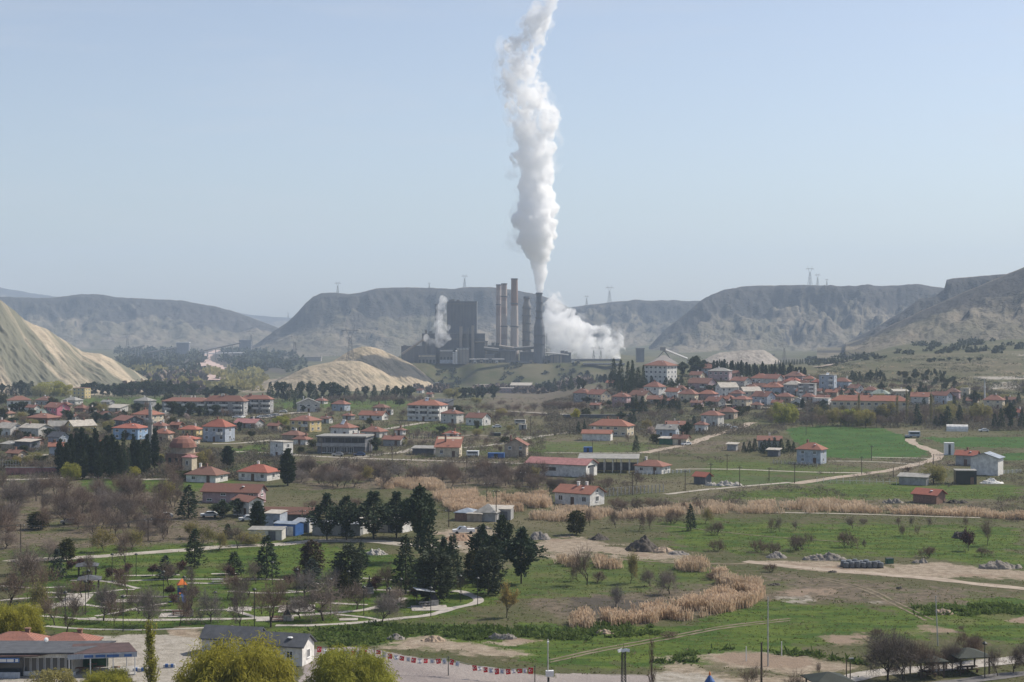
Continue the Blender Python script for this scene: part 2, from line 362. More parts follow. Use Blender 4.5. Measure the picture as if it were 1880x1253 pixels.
# ------------------------------------------------------------ ground sheet with a cover map (which plants or soil grow where)
ZONES = [  # (channel, strength, raggedness in pixels, polygon in pixels of the photograph)
    ('dry', 0.8, 8, [(-60, 880), (330, 885), (420, 960), (420, 1000), (-60, 1015)]),
    ('dry', 0.85, 8, [(520, 838), (1000, 842), (1010, 895), (540, 900)]),
    ('dry', 0.7, 5, [(700, 790), (960, 795), (930, 812), (720, 815)]),
    ('dry', 0.7, 6, [(990, 800), (1180, 815), (1420, 800), (1400, 830), (1200, 835), (1000, 825)]),
    ('dry', 0.6, 6, [(1440, 860), (1600, 838), (1800, 850), (1640, 880)]),
    ('dry', 0.75, 6, [(1000, 1075), (1320, 1065), (1330, 1130), (1050, 1140), (960, 1120)]),
    ('dark', 0.7, 8, [(1030, 1095), (1260, 1100), (1230, 1128), (1040, 1135)]),
    ('dry', 0.8, 8, [(1400, 1050), (1700, 1075), (1880, 1090), (1880, 1105), (1600, 1110), (1390, 1100)]),
    ('dry', 0.8, 6, [(1030, 700), (1230, 725), (1060, 760), (960, 770), (880, 745), (900, 725)]),
    ('dry', 0.45, 7, [(1420, 690), (1640, 665), (1900, 650), (1900, 690), (1560, 705)]),
    ('dry', 0.55, 6, [(1100, 925), (1300, 905), (1880, 905), (1880, 935), (1300, 945), (1100, 960)]),
    ('lush', 0.9, 8, [(20, 1010), (520, 990), (700, 1008), (900, 1070), (900, 1110), (640, 1165), (40, 1160)]),
    ('lush', 1.0, 9, [(560, 1150), (700, 1140), (1000, 1150), (1240, 1150), (1420, 1105), (1640, 1120), (1900, 1090), (1900, 1185), (1600, 1160), (1440, 1200), (1240, 1225), (1000, 1225), (860, 1190), (600, 1185)]),
    ('lush', 0.85, 9, [(1200, 955), (1880, 965), (1900, 1050), (1700, 1025), (1240, 1010)]),
    ('lush', 0.6, 9, [(960, 1022), (1300, 1030), (1380, 1060), (1260, 1085), (900, 1110), (880, 1060)]),
    ('lush', 0.6, 5, [(1280, 840), (1460, 848), (1640, 860), (1640, 870), (1300, 880)]),
    ('lush', 0.75, 5, [(1340, 905), (1560, 885), (1880, 890), (1880, 920), (1300, 918)]),
    ('lush', 0.7, 4, [(700, 780), (900, 775), (900, 792), (720, 795)]),
    ('lush', 0.75, 4, [(400, 825), (500, 812), (520, 838), (400, 842)]),
    ('lush', 0.8, 4, [(500, 733), (760, 735), (740, 752), (500, 752)]),
    ('lush', 0.8, 4, [(0, 732), (320, 728), (320, 742), (0, 745)]),
    ('lush', 0.9, 5, [(150, 880), (420, 878), (430, 900), (150, 905)]),
    ('lush', 0.6, 5, [(1000, 808), (1240, 812), (1180, 835), (960, 835)]),
    ('crop', 1.0, 2.2, [(1440, 786), (1500, 782), (1612, 786), (1660, 800), (1705, 822), (1700, 838), (1620, 842), (1512, 838), (1460, 812)]),
    ('crop', 1.0, 1.5, [(1690, 803), (1900, 803), (1900, 822), (1760, 822)]),
    ('crop', 0.8, 1.5, [(1838, 832), (1900, 832), (1900, 846), (1840, 846)]),
    ('crop', 0.5, 2, [(1290, 868), (1640, 888), (1300, 896)]),
    ('dirt', 0.9, 6.0, [(690, 1192), (760, 1172), (790, 1170), (850, 1182), (930, 1186), (1000, 1205), (940, 1212), (830, 1196), (740, 1192), (700, 1200)]),
    ('dirt', 0.9, 3.5, [(880, 1182), (960, 1172), (1000, 1176), (940, 1186)]),
    ('dirt', 0.85, 6, [(985, 988), (1060, 986), (1150, 1000), (1240, 1016), (1300, 1026), (1200, 1030), (1090, 1015), (1000, 1018), (975, 1005)]),
    ('dirt', 1.0, 3, [(1000, 1022), (1070, 1012), (1080, 1020), (1010, 1030)]),
    ('dirt', 0.85, 6, [(800, 972), (880, 970), (930, 985), (940, 1010), (850, 1015), (800, 1000)]),
    ('dirt', 1.0, 3.5, [(1380, 1032), (1500, 1030), (1640, 1038), (1720, 1034), (1900, 1052), (1900, 1068), (1800, 1058), (1700, 1062), (1600, 1055), (1480, 1048)]),
    ('clay', 0.8, 5, [(1440, 1080), (1545, 1080), (1530, 1092), (1450, 1094)]),
    ('pale', 0.6, 6, [(1425, 1094), (1500, 1090), (1505, 1104), (1470, 1110), (1430, 1103)]),
    ('pale', 0.5, 6, [(1560, 1104), (1620, 1098), (1640, 1108), (1580, 1112)]),
    ('clay', 0.7, 5, [(1495, 1165), (1585, 1162), (1600, 1180), (1520, 1188)]),
    ('clay', 0.7, 5, [(1670, 1150), (1755, 1150), (1770, 1165), (1690, 1168)]),
    ('dirt', 0.9, 3, [(1845, 1140), (1900, 1130), (1900, 1150)]),
    ('pale', 0.7, 6, [(1190, 1232), (1260, 1228), (1330, 1245), (1400, 1262), (1180, 1265)]),
    ('dirt', 0.7, 7, [(1200, 1210), (1280, 1212), (1340, 1240), (1500, 1240), (1560, 1262), (1220, 1262)]),
    ('dirt', 0.75, 5.0, [(1255, 1208), (1330, 1196), (1400, 1196), (1480, 1206), (1590, 1222), (1560, 1232), (1480, 1240), (1340, 1228)]),
    ('clay', 0.9, 4, [(1285, 1207), (1335, 1198), (1400, 1199), (1500, 1215), (1470, 1228), (1360, 1222)]),
    ('gravel', 1.0, 2.0, [(560, 1195), (640, 1186), (700, 1196), (800, 1212), (900, 1226), (1020, 1245), (1100, 1275), (1100, 1340), (480, 1340), (560, 1240)]),
    ('pale', 1.0, 2.0, [(165, 1168), (290, 1166), (370, 1172), (375, 1215), (420, 1260), (420, 1340), (-60, 1340), (-60, 1240), (120, 1240), (240, 1190)]),
    ('dirt', 0.7, 4, [(300, 1155), (375, 1150), (380, 1185), (300, 1178)]),
    ('gravel', 1.0, 2.0, [(1020, 1236), (1200, 1240), (1200, 1340), (1000, 1340)]),
    ('dirt', 0.8, 4, [(430, 700), (560, 690), (600, 712), (440, 722)]),
    ('pale', 0.8, 3, [(1850, 700), (1880, 708), (1860, 716), (1790, 712)]),
    ('pale', 0.9, 2, [(1780, 692), (1900, 692), (1900, 697), (1800, 697)]),
    ('pale', 0.8, 2, [(1680, 700), (1712, 698), (1712, 704), (1690, 705)]),
    ('pale', 0.6, 3, [(1830, 650), (1900, 648), (1900, 656)]),
    ('dark', 0.8, 6, [(235, 640), (540, 640), (540, 690), (420, 680), (355, 672), (300, 690), (250, 680)]),
    ('dark', 0.6, 5, [(1410, 652), (1550, 664), (1550, 672), (1420, 668)]),
]
CH = {'dirt': (0, 0), 'lush': (0, 1), 'dry': (0, 2), 'crop': (1, 0), 'gravel': (1, 1), 'dark': (1, 2), 'pale': (2, 0), 'clay': (2, 1)}
def inpoly(px, py, poly):
    r = np.zeros(px.shape, bool); n = len(poly)
    for i in range(n):
        x0, y0 = poly[i]; x1, y1 = poly[(i + 1) % n]
        c = (y0 > py) != (y1 > py)
        if y1 != y0:
            r ^= c & (px < (x1 - x0) * (py - y0) / (y1 - y0) + x0)
    return r
def cover(u, v, jit=4):
    """cover channels for points seen at pixels (u, v)"""
    out = [np.zeros(u.shape + (3,)) for _ in range(3)]
    rs = np.random.RandomState(3)
    for ch, st, rag, poly in ZONES:
        xs = [p[0] for p in poly]; ys = [p[1] for p in poly]
        m = (u > min(xs) - 30) & (u < max(xs) + 30) & (v > min(ys) - 12) & (v < max(ys) + 12)
        if not m.any(): continue
        uu, vv = u[m], v[m]; acc = np.zeros(uu.shape)
        sc = np.maximum(4.0, (vv - HZ) / 22.0)
        for k in range(jit):
            n1 = fbm(uu / (sc * 1.6), vv / (sc * 0.4), 11 + 7 * k, 3); n2 = fbm(uu / (sc * 1.6), vv / (sc * 0.4), 91 + 7 * k, 3)
            acc += inpoly(uu + n1 * rag * 9.0 + rs.randn() * rag * 0.5, vv + n2 * rag * 2.6 + rs.randn() * rag * 0.15, poly)
        a, b = CH[ch]
        t = out[a][..., b]; t[m] = np.maximum(t[m], st * acc / jit)
    return out

us = np.concatenate([np.linspace(-5200, -800, 30)[:-1], np.linspace(-800, -70, 60)[:-1], np.arange(-70, 1951, 2.0), np.linspace(1953, 2700, 60), np.linspace(2720, 7000, 30)])
vs = np.arange(1262, 762, -1.0)
Ys = np.concatenate([[2, 4, 6, 9, 13, 18, 24, 32, 42, 55, 70, 85, 100, 115, 130, 145, 160, 175, 190, 203, 212], CAMH * F / (vs - HZ), np.exp(np.linspace(math.log(850), math.log(2700), 230)), np.exp(np.linspace(math.log(2725), math.log(12000), 70))])
U, YY = np.meshgrid(us, Ys)
ZZ = Gz(U, YY)
XX = (U - CX) * YY / F
near = (YY > 205) & (YY < 900)
ZZ = ZZ + near * 0.03 * fbm(XX / 3.1, YY / 3.1, 21, 3)
VV = HZ + F * (CAMH - ZZ) / YY
cov = cover(U, VV)
mats_g = NT('ground')
def ground_material(t):
    p = t.pos()
    big = t.noise(0.012, 4, p); mid = t.noise(0.07, 5, p, 0.6); fine = t.noise(0.6, 4, p, 0.65); vfine = t.noise(2.6, 3, p, 0.7)
    streak = t.noise(0.25, 4, t.pos((0.35, 1.0, 1.0)), 0.6)
    c0 = t.n('ShaderNodeSeparateColor'); t.l(t.attr('cover_a').outputs['Color'], c0.inputs[0])
    c1 = t.n('ShaderNodeSeparateColor'); t.l(t.attr('cover_b').outputs['Color'], c1.inputs[0])
    c2 = t.n('ShaderNodeSeparateColor'); t.l(t.attr('cover_c').outputs['Color'], c2.inputs[0])
    brk = t.math('MULTIPLY_ADD', fine, 0.55, t.math('MULTIPLY', mid, 0.45))         # breaks up every border
    def eff(s, soft=0.30, k=0.9):
        return t.ramp(t.math('ADD', s, t.math('MULTIPLY', t.math('SUBTRACT', brk, 0.5), k)), 0.5 - soft, 0.5 + soft)
    # default: rough pasture, olive with straw and bare earth
    col = t.mix(t.ramp(mid, 0.38, 0.62), (0.092, 0.086, 0.044), (0.064, 0.074, 0.028))
    col = t.mix(t.ramp(fine, 0.5, 0.72), col, (0.135, 0.113, 0.072))
    col = t.mix(t.ramp(big, 0.46, 0.62), col, (0.125, 0.112, 0.066))
    col = t.mix(t.math('MULTIPLY', t.ramp(vfine, 0.52, 0.7), 0.5), col, (0.045, 0.055, 0.020))
    dry = t.mix(t.ramp(fine, 0.36, 0.64), (0.090, 0.076, 0.055), (0.165, 0.132, 0.095))
    dry = t.mix(t.ramp(mid, 0.52, 0.66), dry, (0.085, 0.092, 0.038))
    col = t.mix(eff(c0.outputs[2]), col, dry)
    lush = t.mix(t.ramp(streak, 0.36, 0.62), (0.042, 0.082, 0.013), (0.090, 0.124, 0.022))
    lush = t.mix(t.math('MULTIPLY', t.ramp(fine, 0.5, 0.72), 0.8), lush, (0.030, 0.050, 0.014))
    lush = t.mix(t.math('MULTIPLY', t.ramp(mid, 0.55, 0.68), 0.7), lush, (0.118, 0.115, 0.050))
    col = t.mix(eff(c0.outputs[1]), col, lush)
    dk = t.mix(fine, (0.05, 0.045, 0.038), (0.10, 0.085, 0.068))
    col = t.mix(eff(c1.outputs[2]), col, dk)
    crop = t.mix(t.ramp(mid, 0.35, 0.65), (0.030, 0.080, 0.014), (0.052, 0.108, 0.020))
    crop = t.mix(t.math('MULTIPLY', t.ramp(t.noise(0.9, 2, t.pos((0.05, 1, 1))), 0.5, 0.7), 0.5), crop, (0.075, 0.10, 0.03))
    col = t.mix(t.ramp(t.math('ADD', c1.outputs[0], t.math('MULTIPLY', t.math('SUBTRACT', fine, 0.5), 0.3)), 0.3, 0.7), col, crop)
    dirt = t.mix(t.ramp(fine, 0.3, 0.7), (0.215, 0.17, 0.125), (0.335, 0.28, 0.215))
    dirt = t.mix(t.math('MULTIPLY', t.ramp(mid, 0.52, 0.7), 0.7), dirt, (0.20, 0.135, 0.095))
    col = t.mix(eff(c0.outputs[0]), col, dirt)
    pale = t.mix(t.ramp(fine, 0.35, 0.65), (0.27, 0.245, 0.205), (0.36, 0.33, 0.285))
    col = t.mix(eff(c2.outputs[0]), col, pale)
    grav = t.mix(t.ramp(mid, 0.35, 0.65), (0.235, 0.205, 0.195), (0.30, 0.265, 0.245))
    grav = t.mix(t.math('MULTIPLY', t.ramp(vfine, 0.5, 0.75), 0.4), grav, (0.2, 0.175, 0.16))
    col = t.mix(eff(c1.outputs[1], 0.2, 0.4), col, grav)
    clay = t.mix(fine, (0.20, 0.15, 0.112), (0.275, 0.21, 0.155))
    col = t.mix(eff(c2.outputs[1], 0.25, 0.4), col, clay)
    return t.done(col, 0.95, 0.1, bump=t.math('ADD', fine, t.math('MULTIPLY', vfine, 0.5)), bdist=0.35, bstr=0.8)
g_mat = ground_material(mats_g)
gm = np_mesh('ground', np.stack([XX, YY, ZZ], -1).reshape(-1, 3), grid_faces(len(Ys), len(us)), [g_mat], smooth=True)
for i, nm in enumerate(('cover_a', 'cover_b', 'cover_c')):
    a = gm.attributes.new(nm, 'FLOAT_COLOR', 'POINT')
    c = np.ones((U.size, 4), np.float32); c[:, :3] = cov[i].reshape(-1, 3)
    a.data.foreach_set('color', c.ravel())
tag(link('ground', gm), kind='structure')

# ------------------------------------------------------------ roads, tracks and paths: ribbons laid on the ground
def smooth_line(pts, step):
    P = [Vector(p) for p in pts]; out = []
    for i in range(len(P) - 1):
        p0, p1, p2, p3 = P[max(i - 1, 0)], P[i], P[i + 1], P[min(i + 2, len(P) - 1)]
        n = max(1, int((p2 - p1).length / step))
        for k in range(n):
            t = k / n
            out.append(0.5 * ((2 * p1) + (p2 - p0) * t + (2 * p0 - 5 * p1 + 4 * p2 - p3) * t * t + (3 * p1 - p0 - 3 * p2 + p3) * t ** 3))
    out.append(P[-1]); return out
_rib = [0]
def ribbon(name, pix, w, mat, dz=0.0, step=None, label=None, edge=0.2):
    pts = [at(*p) for p in pix]; Ym = sum(p.y for p in pts) / len(pts)
    step = step or max(1.2, Ym / 260)
    _rib[0] += 1
    L = smooth_line([(p.x, p.y, 0) for p in pts], step); V, seed = [], _rib[0] * 13
    nc = 3
    for i, p in enumerate(L):
        d = (L[min(i + 1, len(L) - 1)] - L[max(i - 1, 0)]).normalized(); nrm = Vector((-d.y, d.x, 0))
        for k in range(nc):
            e = 1 if k != 1 else 0
            wob = 1 + e * edge * 2 * float(fbm(np.array([i * step / (w * 1.5)]), np.array([k * 9.0]), seed, 2)[0])
            q = p + nrm * w * (k / (nc - 1) - 0.5) * wob
            zz = max(gxy(q.x, q.y), 0 if q.y < 780 else -99)
            V.append((q.x, q.y, zz + dz + 0.004 * (_rib[0] % 9) + (0.03 if Ym < 780 else 0.4)))
    me = np_mesh(name, V, grid_faces(len(L), nc), [mat], smooth=True)
    return tag(link(name, me), kind='structure')
def road_mat(name, a, b, sc=0.35):
    t = NT(name); p = t.pos(); f = t.noise(sc, 5, p, 0.65)
    c = t.mix(t.ramp(f, 0.35, 0.65), a, b)
    g = t.noise(sc * 3, 3, t.pos((1, 1, 1)))
    c = t.mix(t.math('MULTIPLY', t.ramp(g, 0.55, 0.75), 0.5), c, scaled(a, 0.65))
    return t.done(c, 0.95, 0.1)
M['track'] = road_mat('track_soil', (0.29, 0.235, 0.185), (0.40, 0.335, 0.27))
M['lane'] = road_mat('lane_gravel', (0.30, 0.27, 0.225), (0.40, 0.365, 0.315))
M['footpath'] = road_mat('footpath_paving', (0.33, 0.30, 0.265), (0.44, 0.41, 0.37), 0.8)
M['rut'] = road_mat('wheel_rut_soil', (0.15, 0.125, 0.085), (0.22, 0.185, 0.13), 0.6)
M['highway'] = road_mat('highway_soil', (0.46, 0.33, 0.28), (0.54, 0.42, 0.37), 0.05)
M['asphalt'] = road_mat('asphalt', (0.13, 0.125, 0.12), (0.18, 0.17, 0.165), 0.5)
ribbon('road', [(20, 1032), (48, 1029), (179, 1022), (332, 1011), (398, 1005), (450, 1002), (516, 999), (583, 994), (677, 994), (741, 1000), (843, 1005)], 4.6, M['lane'])
ribbon('dirt_track', [(1368, 1031), (1480, 1043), (1580, 1052), (1700, 1062), (1790, 1072), (1900, 1083)], 3.6, M['track'])
ribbon('dirt_track', [(1180, 832), (1212, 826), (1265, 815), (1300, 803), (1360, 785), (1376, 778), (1384, 776)], 4.6, M['track'])
ribbon('dirt_track', [(1460, 889), (1520, 879), (1620, 866), (1672, 855), (1712, 845), (1722, 838), (1716, 830), (1695, 822), (1676, 814), (1670, 806)], 4.0, M['track'])
ribbon('dirt_track', [(540, 836), (660, 842), (760, 845), (880, 849), (970, 852), (1060, 856)], 3.2, M['lane'])
ribbon('dirt_track', [(655, 840), (700, 834), (745, 830), (760, 824)], 5.0, M['lane'])
ribbon('dirt_track', [(848, 823), (930, 814), (975, 804), (1010, 799), (1050, 794)], 4.0, M['lane'])
ribbon('dirt_track', [(705, 789), (750, 781), (782, 776)], 4.0, M['lane'])
ribbon('dirt_track', [(900, 755), (960, 758), (1025, 762), (1090, 764)], 5.0, M['lane'])
ribbon('dirt_track', [(480, 769), (520, 762), (556, 758)], 6.0, M['lane'])
ribbon('dirt_track', [(390, 815), (440, 814), (500, 808)], 3.5, M['lane'])
ribbon('dirt_track', [(1222, 908), (1290, 900), (1370, 893), (1450, 886)], 2.4, M['lane'])
ribbon('dirt_track', [(1240, 862), (1340, 862), (1480, 867), (1600, 869)], 2.4, M['lane'])
ribbon('dirt_track', [(1520, 847), (1600, 848), (1690, 853)], 2.2, M['lane'])
ribbon('dirt_track', [(1600, 840), (1660, 841), (1720, 843)], 2.2, M['lane'])
ribbon('dirt_track', [(760, 802), (870, 800), (1000, 803)], 2.0, M['lane'])
ribbon('dirt_track', [(1000, 832), (1100, 832), (1180, 832)], 2.0, M['lane'])
ribbon('dirt_track', [(0, 837), (60, 836), (105, 835)], 5.0, M['lane'])
ribbon('dirt_track', [(-40, 882), (60, 880), (150, 876), (240, 880), (330, 880)], 4.5, M['lane'])
ribbon('dirt_track', [(380, 833), (450, 830), (560, 837)], 3.5, M['lane'])
ribbon('dirt_track', [(1500, 676), (1535, 669), (1562, 662)], 7, M['track'], dz=0.6)
ribbon('dirt_track', [(1330, 745), (1400, 751), (1470, 755)], 4.5, M['lane'], dz=0.5)
ribbon('dirt_track', [(1400, 941), (1560, 944), (1720, 949), (1800, 951)], 1.6, M['lane'])
ribbon('road', [(1500, 1262), (1560, 1246), (1660, 1232), (1760, 1224), (1830, 1216), (1900, 1205)], 3.8, M['footpath'])
ribbon('road', [(1700, 1262), (1800, 1246), (1900, 1236)], 2.6, M['asphalt'])
ribbon('road', [(400, 644), (384, 652), (376, 662), (384, 668), (402, 676), (404, 690), (400, 700)], 20, M['highway'], dz=1.0)
ribbon('road', [(372, 652), (376, 660), (366, 670), (378, 676), (381, 686), (378, 700)], 22, M['highway'], dz=1.3)
for k, (pts, w_) in enumerate((([(1010, 1212), (1100, 1192), (1220, 1170), (1330, 1150), (1450, 1136)], .55), ([(1010, 1217), (1100, 1197), (1220, 1175), (1330, 1154), (1450, 1140)], .55), ([(1500, 1062), (1580, 1082), (1640, 1110), (1700, 1140)], .5), ([(1510, 1061), (1592, 1081), (1652, 1109), (1714, 1139)], .5), ([(960, 1016), (1100, 1024), (1240, 1034), (1372, 1036)], 1.3), ([(1100, 960), (1240, 968), (1400, 985), (1560, 996)], .6))):
    ribbon('dirt_track', pts, w_, M['rut'], edge=0.45)
PATHS = [[(64, 1088), (100, 1089), (143, 1092)], [(70, 1087), (137, 1091), (184, 1088), (230, 1083), (248, 1083)], [(130, 1066), (194, 1068), (255, 1081)],
         [(194, 1068), (296, 1065), (319, 1064), (480, 1064), (560, 1066)], [(209, 1057), (278, 1057), (330, 1056)], [(388, 1054), (439, 1054)], [(344, 1071), (393, 1072), (420, 1071)],
         [(222, 1094), (300, 1096), (340, 1095)], [(143, 1109), (194, 1116), (230, 1120), (286, 1121), (342, 1121)], [(176, 1132), (212, 1126), (242, 1119), (278, 1113), (306, 1108)],
         [(66, 1131), (153, 1137), (176, 1135)], [(145, 1137), (268, 1139), (383, 1137), (460, 1136), (524, 1132), (593, 1127), (654, 1122), (690, 1116), (718, 1108), (743, 1098)],
         [(84, 1150), (153, 1155), (255, 1157), (378, 1153), (430, 1150)], [(367, 1121), (429, 1119), (498, 1115), (560, 1110)], [(429, 1121), (470, 1134), (500, 1137)],
         [(506, 1149), (582, 1148), (654, 1144), (697, 1140), (741, 1135), (792, 1129), (830, 1118), (863, 1111), (879, 1103), (868, 1095), (848, 1087), (833, 1085)],
         [(618, 1129), (672, 1134), (697, 1139)], [(580, 1107), (639, 1109)], [(613, 1109), (675, 1111)], [(664, 1062), (728, 1066)], [(529, 1085), (562, 1088)],
         [(748, 1116), (792, 1117), (833, 1116)], [(460, 1117), (498, 1114)], [(0, 1076), (60, 1080), (120, 1078)], [(0, 1103), (64, 1098), (140, 1097)], [(10, 1120), (80, 1110), (143, 1108)], [(640, 1082), (700, 1084), (760, 1085)],
         [(420, 1086), (500, 1090), (590, 1084)], [(560, 1070), (620, 1074), (664, 1072)]]
for k, p in enumerate(PATHS): ribbon('footpath', p, 1.0 if k not in (11, 15) else 1.7, M['footpath'])
def apron(name, c, w, d, rz, mat):
    p = at(*c); b = MB(); b.box(-w / 2, w / 2, -d / 2, d / 2, -0.2, 0.085)
    return tag(b.build(name, mat, None, p, rz), kind='structure')
for c, w, d in [((138, 1103), 4.5, 12), ((225, 1104), 6, 3), ((322, 1130), 5, 4), ((545, 1118), 6, 7), ((640, 1138), 3, 2), ((788, 1117), 6, 5), ((505, 1137), 6, 4), ((440, 1119), 4, 4), ((75, 1115), 5, 4), ((660, 1087), 5, 5)]:
    apron('paving', c, w, d, 0.1, M['footpath'])
# ------------------------------------------------------------ hills
def hill_mat(name, soil_a, soil_b, green, rock, green_amt=0.5, rock_lo=0.45, streak=None, sc=0.010, band=None):
    """soil on gentle slopes with thin green cover, bare rock where steep, streaks along the fall line"""
    t = NT(name); p = t.pos(); big = t.noise(sc, 5, p, 0.6); mid = t.noise(sc * 6, 5, p, 0.65); fine = t.noise(sc * 40, 3, p, 0.6)
    col = t.mix(t.ramp(mid, 0.35, 0.65), soil_a, soil_b)
    col = t.mix(t.math('MULTIPLY', t.ramp(big, 0.42, 0.6), green_amt), col, green)
    at_ = t.attr('fall')                      # x: across the gullies, y: 0 foot .. 1 crest
    if streak:
        mp = t.n('ShaderNodeMapping'); t.l(at_.outputs['Vector'], mp.inputs[0]); mp.inputs['Scale'].default_value = (streak[0], streak[1], 1)
        s = t.noise(1.0, 4, mp.outputs[0], 0.6, 0.4)
        col = t.mix(t.math('MULTIPLY', t.ramp(s, streak[2], streak[2] + 0.1), streak[3]), col, green)
        s2 = t.noise(2.7, 3, mp.outputs[0], 0.6, 0.3)
        col = t.mix(t.math('MULTIPLY', t.ramp(s2, 0.52, 0.66), 0.55), col, scaled(green, 0.62))
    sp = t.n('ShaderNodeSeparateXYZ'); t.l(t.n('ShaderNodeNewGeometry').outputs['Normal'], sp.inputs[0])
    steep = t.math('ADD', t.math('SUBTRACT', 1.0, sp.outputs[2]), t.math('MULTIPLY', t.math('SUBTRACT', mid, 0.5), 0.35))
    sx = t.n('ShaderNodeSeparateXYZ'); t.l(p, sx.inputs[0])
    strata = t.noise(1.0, 3, t.pos((0.002, 0.002, 0.09)), 0.7)
    if band: col = t.mix(t.math('MULTIPLY', t.ramp(t.noise(1.0, 3, t.pos((0.001, 0.001, 0.13)), 0.6), 0.45, 0.62), 0.4), col, scaled(soil_a, 0.66))
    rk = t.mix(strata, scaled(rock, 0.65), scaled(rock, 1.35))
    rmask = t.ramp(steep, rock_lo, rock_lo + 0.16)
    if band:                              # rock band under the rim, coloured darker for the cliff's shade
        sy = t.n('ShaderNodeSeparateXYZ'); t.l(at_.outputs['Vector'], sy.inputs[0])
        q = t.math('ADD', sy.outputs[1], t.math('MULTIPLY', t.math('SUBTRACT', t.noise(sc * 1.6, 4, p, 0.6), 0.5), 0.75))
        bm_ = t.math('MULTIPLY', t.ramp(q, band[0] - .05, band[0] + .05), t.math('SUBTRACT', 1.0, t.ramp(sy.outputs[1], band[1] - .04, band[1] + .02)))
        rmask = t.math('MAXIMUM', t.math('MULTIPLY', bm_, 0.85), rmask)
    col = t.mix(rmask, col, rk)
    col = t.mix(t.math('MULTIPLY', t.ramp(fine, 0.55, 0.72), 0.35), col, scaled(green, 0.5))
    return t.done(col, 0.95, 0.05, bump=t.math('ADD', mid, t.math('MULTIPLY', fine, 0.4)), bdist=16.0 if sc < 0.03 else 2.0, bstr=0.8)
MESA = [(0, 0), (0.25, 0.12), (0.5, 0.32), (0.7, 0.56), (0.78, 0.72), (0.86, 0.93), (0.93, 0.985), (1.0, 1.0)]
ROUND = [(0, 0), (0.2, 0.15), (0.5, 0.52), (0.75, 0.82), (0.9, 0.96), (1, 1)]
SLOPE = [(0, 0), (0.15, 0.12), (0.5, 0.5), (0.85, 0.88), (1, 1)]
def hill(sky, Yf, Yr, base, mat, prof=MESA, du=2.0, nt=110, gul=0.16, fu=90.0, ft=0.8, seed=1, rough=0.0, back=0.5, backdrop=0.25, spur=0.0, fall=(1, 0), step=0.0, slant=0.0):
    sx = [p[0] for p in sky]; sy = [p[1] for p in sky]
    u = np.arange(sx[0], sx[-1] + du, du); t = np.concatenate([np.linspace(0, 1, nt), 1 + np.linspace(0.02, back, 24)])
    Uh, T = np.meshgrid(u, t)
    fr = np.array([(0.0, 0.0)])
    ydisp = np.interp(Uh, sx, sy) + 1.2 * fbm(Uh / 18, Uh * 0, seed + 3, 3)
    Yf_ = Yf + spur * (fbm(Uh / fu, Uh * 0, seed + 5, 3))
    Y = Yf_ + T * (Yr - Yf_)
    H = CAMH + (HZ - ydisp) * Yr / F - base
    lat = (Uh + slant * T - CX) * Yr / F
    warp = fbm(lat / 130, T * 2.2, seed + 8, 3)
    g = ridged(lat / fu + 0.55 * warp, T * ft, seed, 4) - 0.55
    fine = fbm(lat / (fu * 0.16), T * 9, seed + 2, 4)
    amp = gul * np.sin(np.pi * np.clip(T, 0, 1)) ** 0.7
    tt = np.clip(T + amp * g + 0.55 * amp * fine, 0, 1)
    h = np.interp(tt, [p[0] for p in prof], [p[1] for p in prof])
    if step: h = h + step * np.sin(tt * 40 + 3 * warp) * np.sin(np.pi * np.clip(T, 0, 1))
    h = np.where(T > 1, 1 - backdrop * (T - 1) / back, np.minimum(h, 1))
    Z = base + np.maximum(H, 0) * h + rough * fine * np.sin(np.pi * np.clip(T, 0, 1)) - 6.0 * (T <= 0)
    Z = np.where(H <= 0, base - 8, Z)
    X = (Uh - CX) * Y / F
    me = np_mesh('hill', np.stack([X, Y, Z], -1).reshape(-1, 3), grid_faces(len(t), len(u)), [mat], smooth=True)
    a = me.attributes.new('fall', 'FLOAT_VECTOR', 'POINT')
    fv = np.stack([lat / 30.0 + 0.25 * warp, T, np.zeros_like(T)], -1).astype(np.float32)
    a.data.foreach_set('vector', fv.ravel())
    return tag(link('hill', me), kind='structure')
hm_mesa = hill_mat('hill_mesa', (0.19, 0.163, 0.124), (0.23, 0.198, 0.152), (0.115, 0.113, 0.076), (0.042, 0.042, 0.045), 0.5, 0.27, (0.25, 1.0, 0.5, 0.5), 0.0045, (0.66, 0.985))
hm_light = hill_mat('hill_chalk', (0.43, 0.35, 0.25), (0.53, 0.44, 0.325), (0.175, 0.17, 0.125), (0.30, 0.26, 0.2), 0.25, 0.75, (0.55, 0.35, 0.46, 1.0), 0.03)
hm_mound = hill_mat('hill_sand', (0.41, 0.325, 0.22), (0.50, 0.41, 0.29), (0.20, 0.185, 0.125), (0.3, 0.26, 0.2), 0.25, 0.85, (0.9, 2.2, 0.55, 0.6), 0.05)
hm_spoil = hill_mat('spoil', (0.34, 0.30, 0.26), (0.45, 0.405, 0.355), (0.26, 0.235, 0.2), (0.3, 0.26, 0.2), 0.4, 0.85, (0.6, 1.5, 0.5, 0.5), 0.05)
# very far ridges
hill([(-900, 540), (-300, 532), (0, 528), (50, 537), (100, 545), (200, 556), (400, 568), (470, 580), (540, 584), (640, 590), (900, 585), (1300, 565), (1700, 540), (2100, 520), (2900, 520)], 7600, 9600, -30, hm_mesa, ROUND, du=6, gul=0.1, fu=400, seed=40, rough=10)
# left mesa
hill([(-900, 560), (-400, 545), (0, 545), (60, 548), (110, 546), (150, 540), (180, 541), (215, 546), (270, 549), (330, 552), (375, 559), (420, 569), (460, 583), (490, 594), (515, 604), (560, 622), (600, 640)], 4600, 5400, -30, hm_mesa, MESA, gul=0.17, fu=300, seed=3, rough=6, spur=160, slant=30)
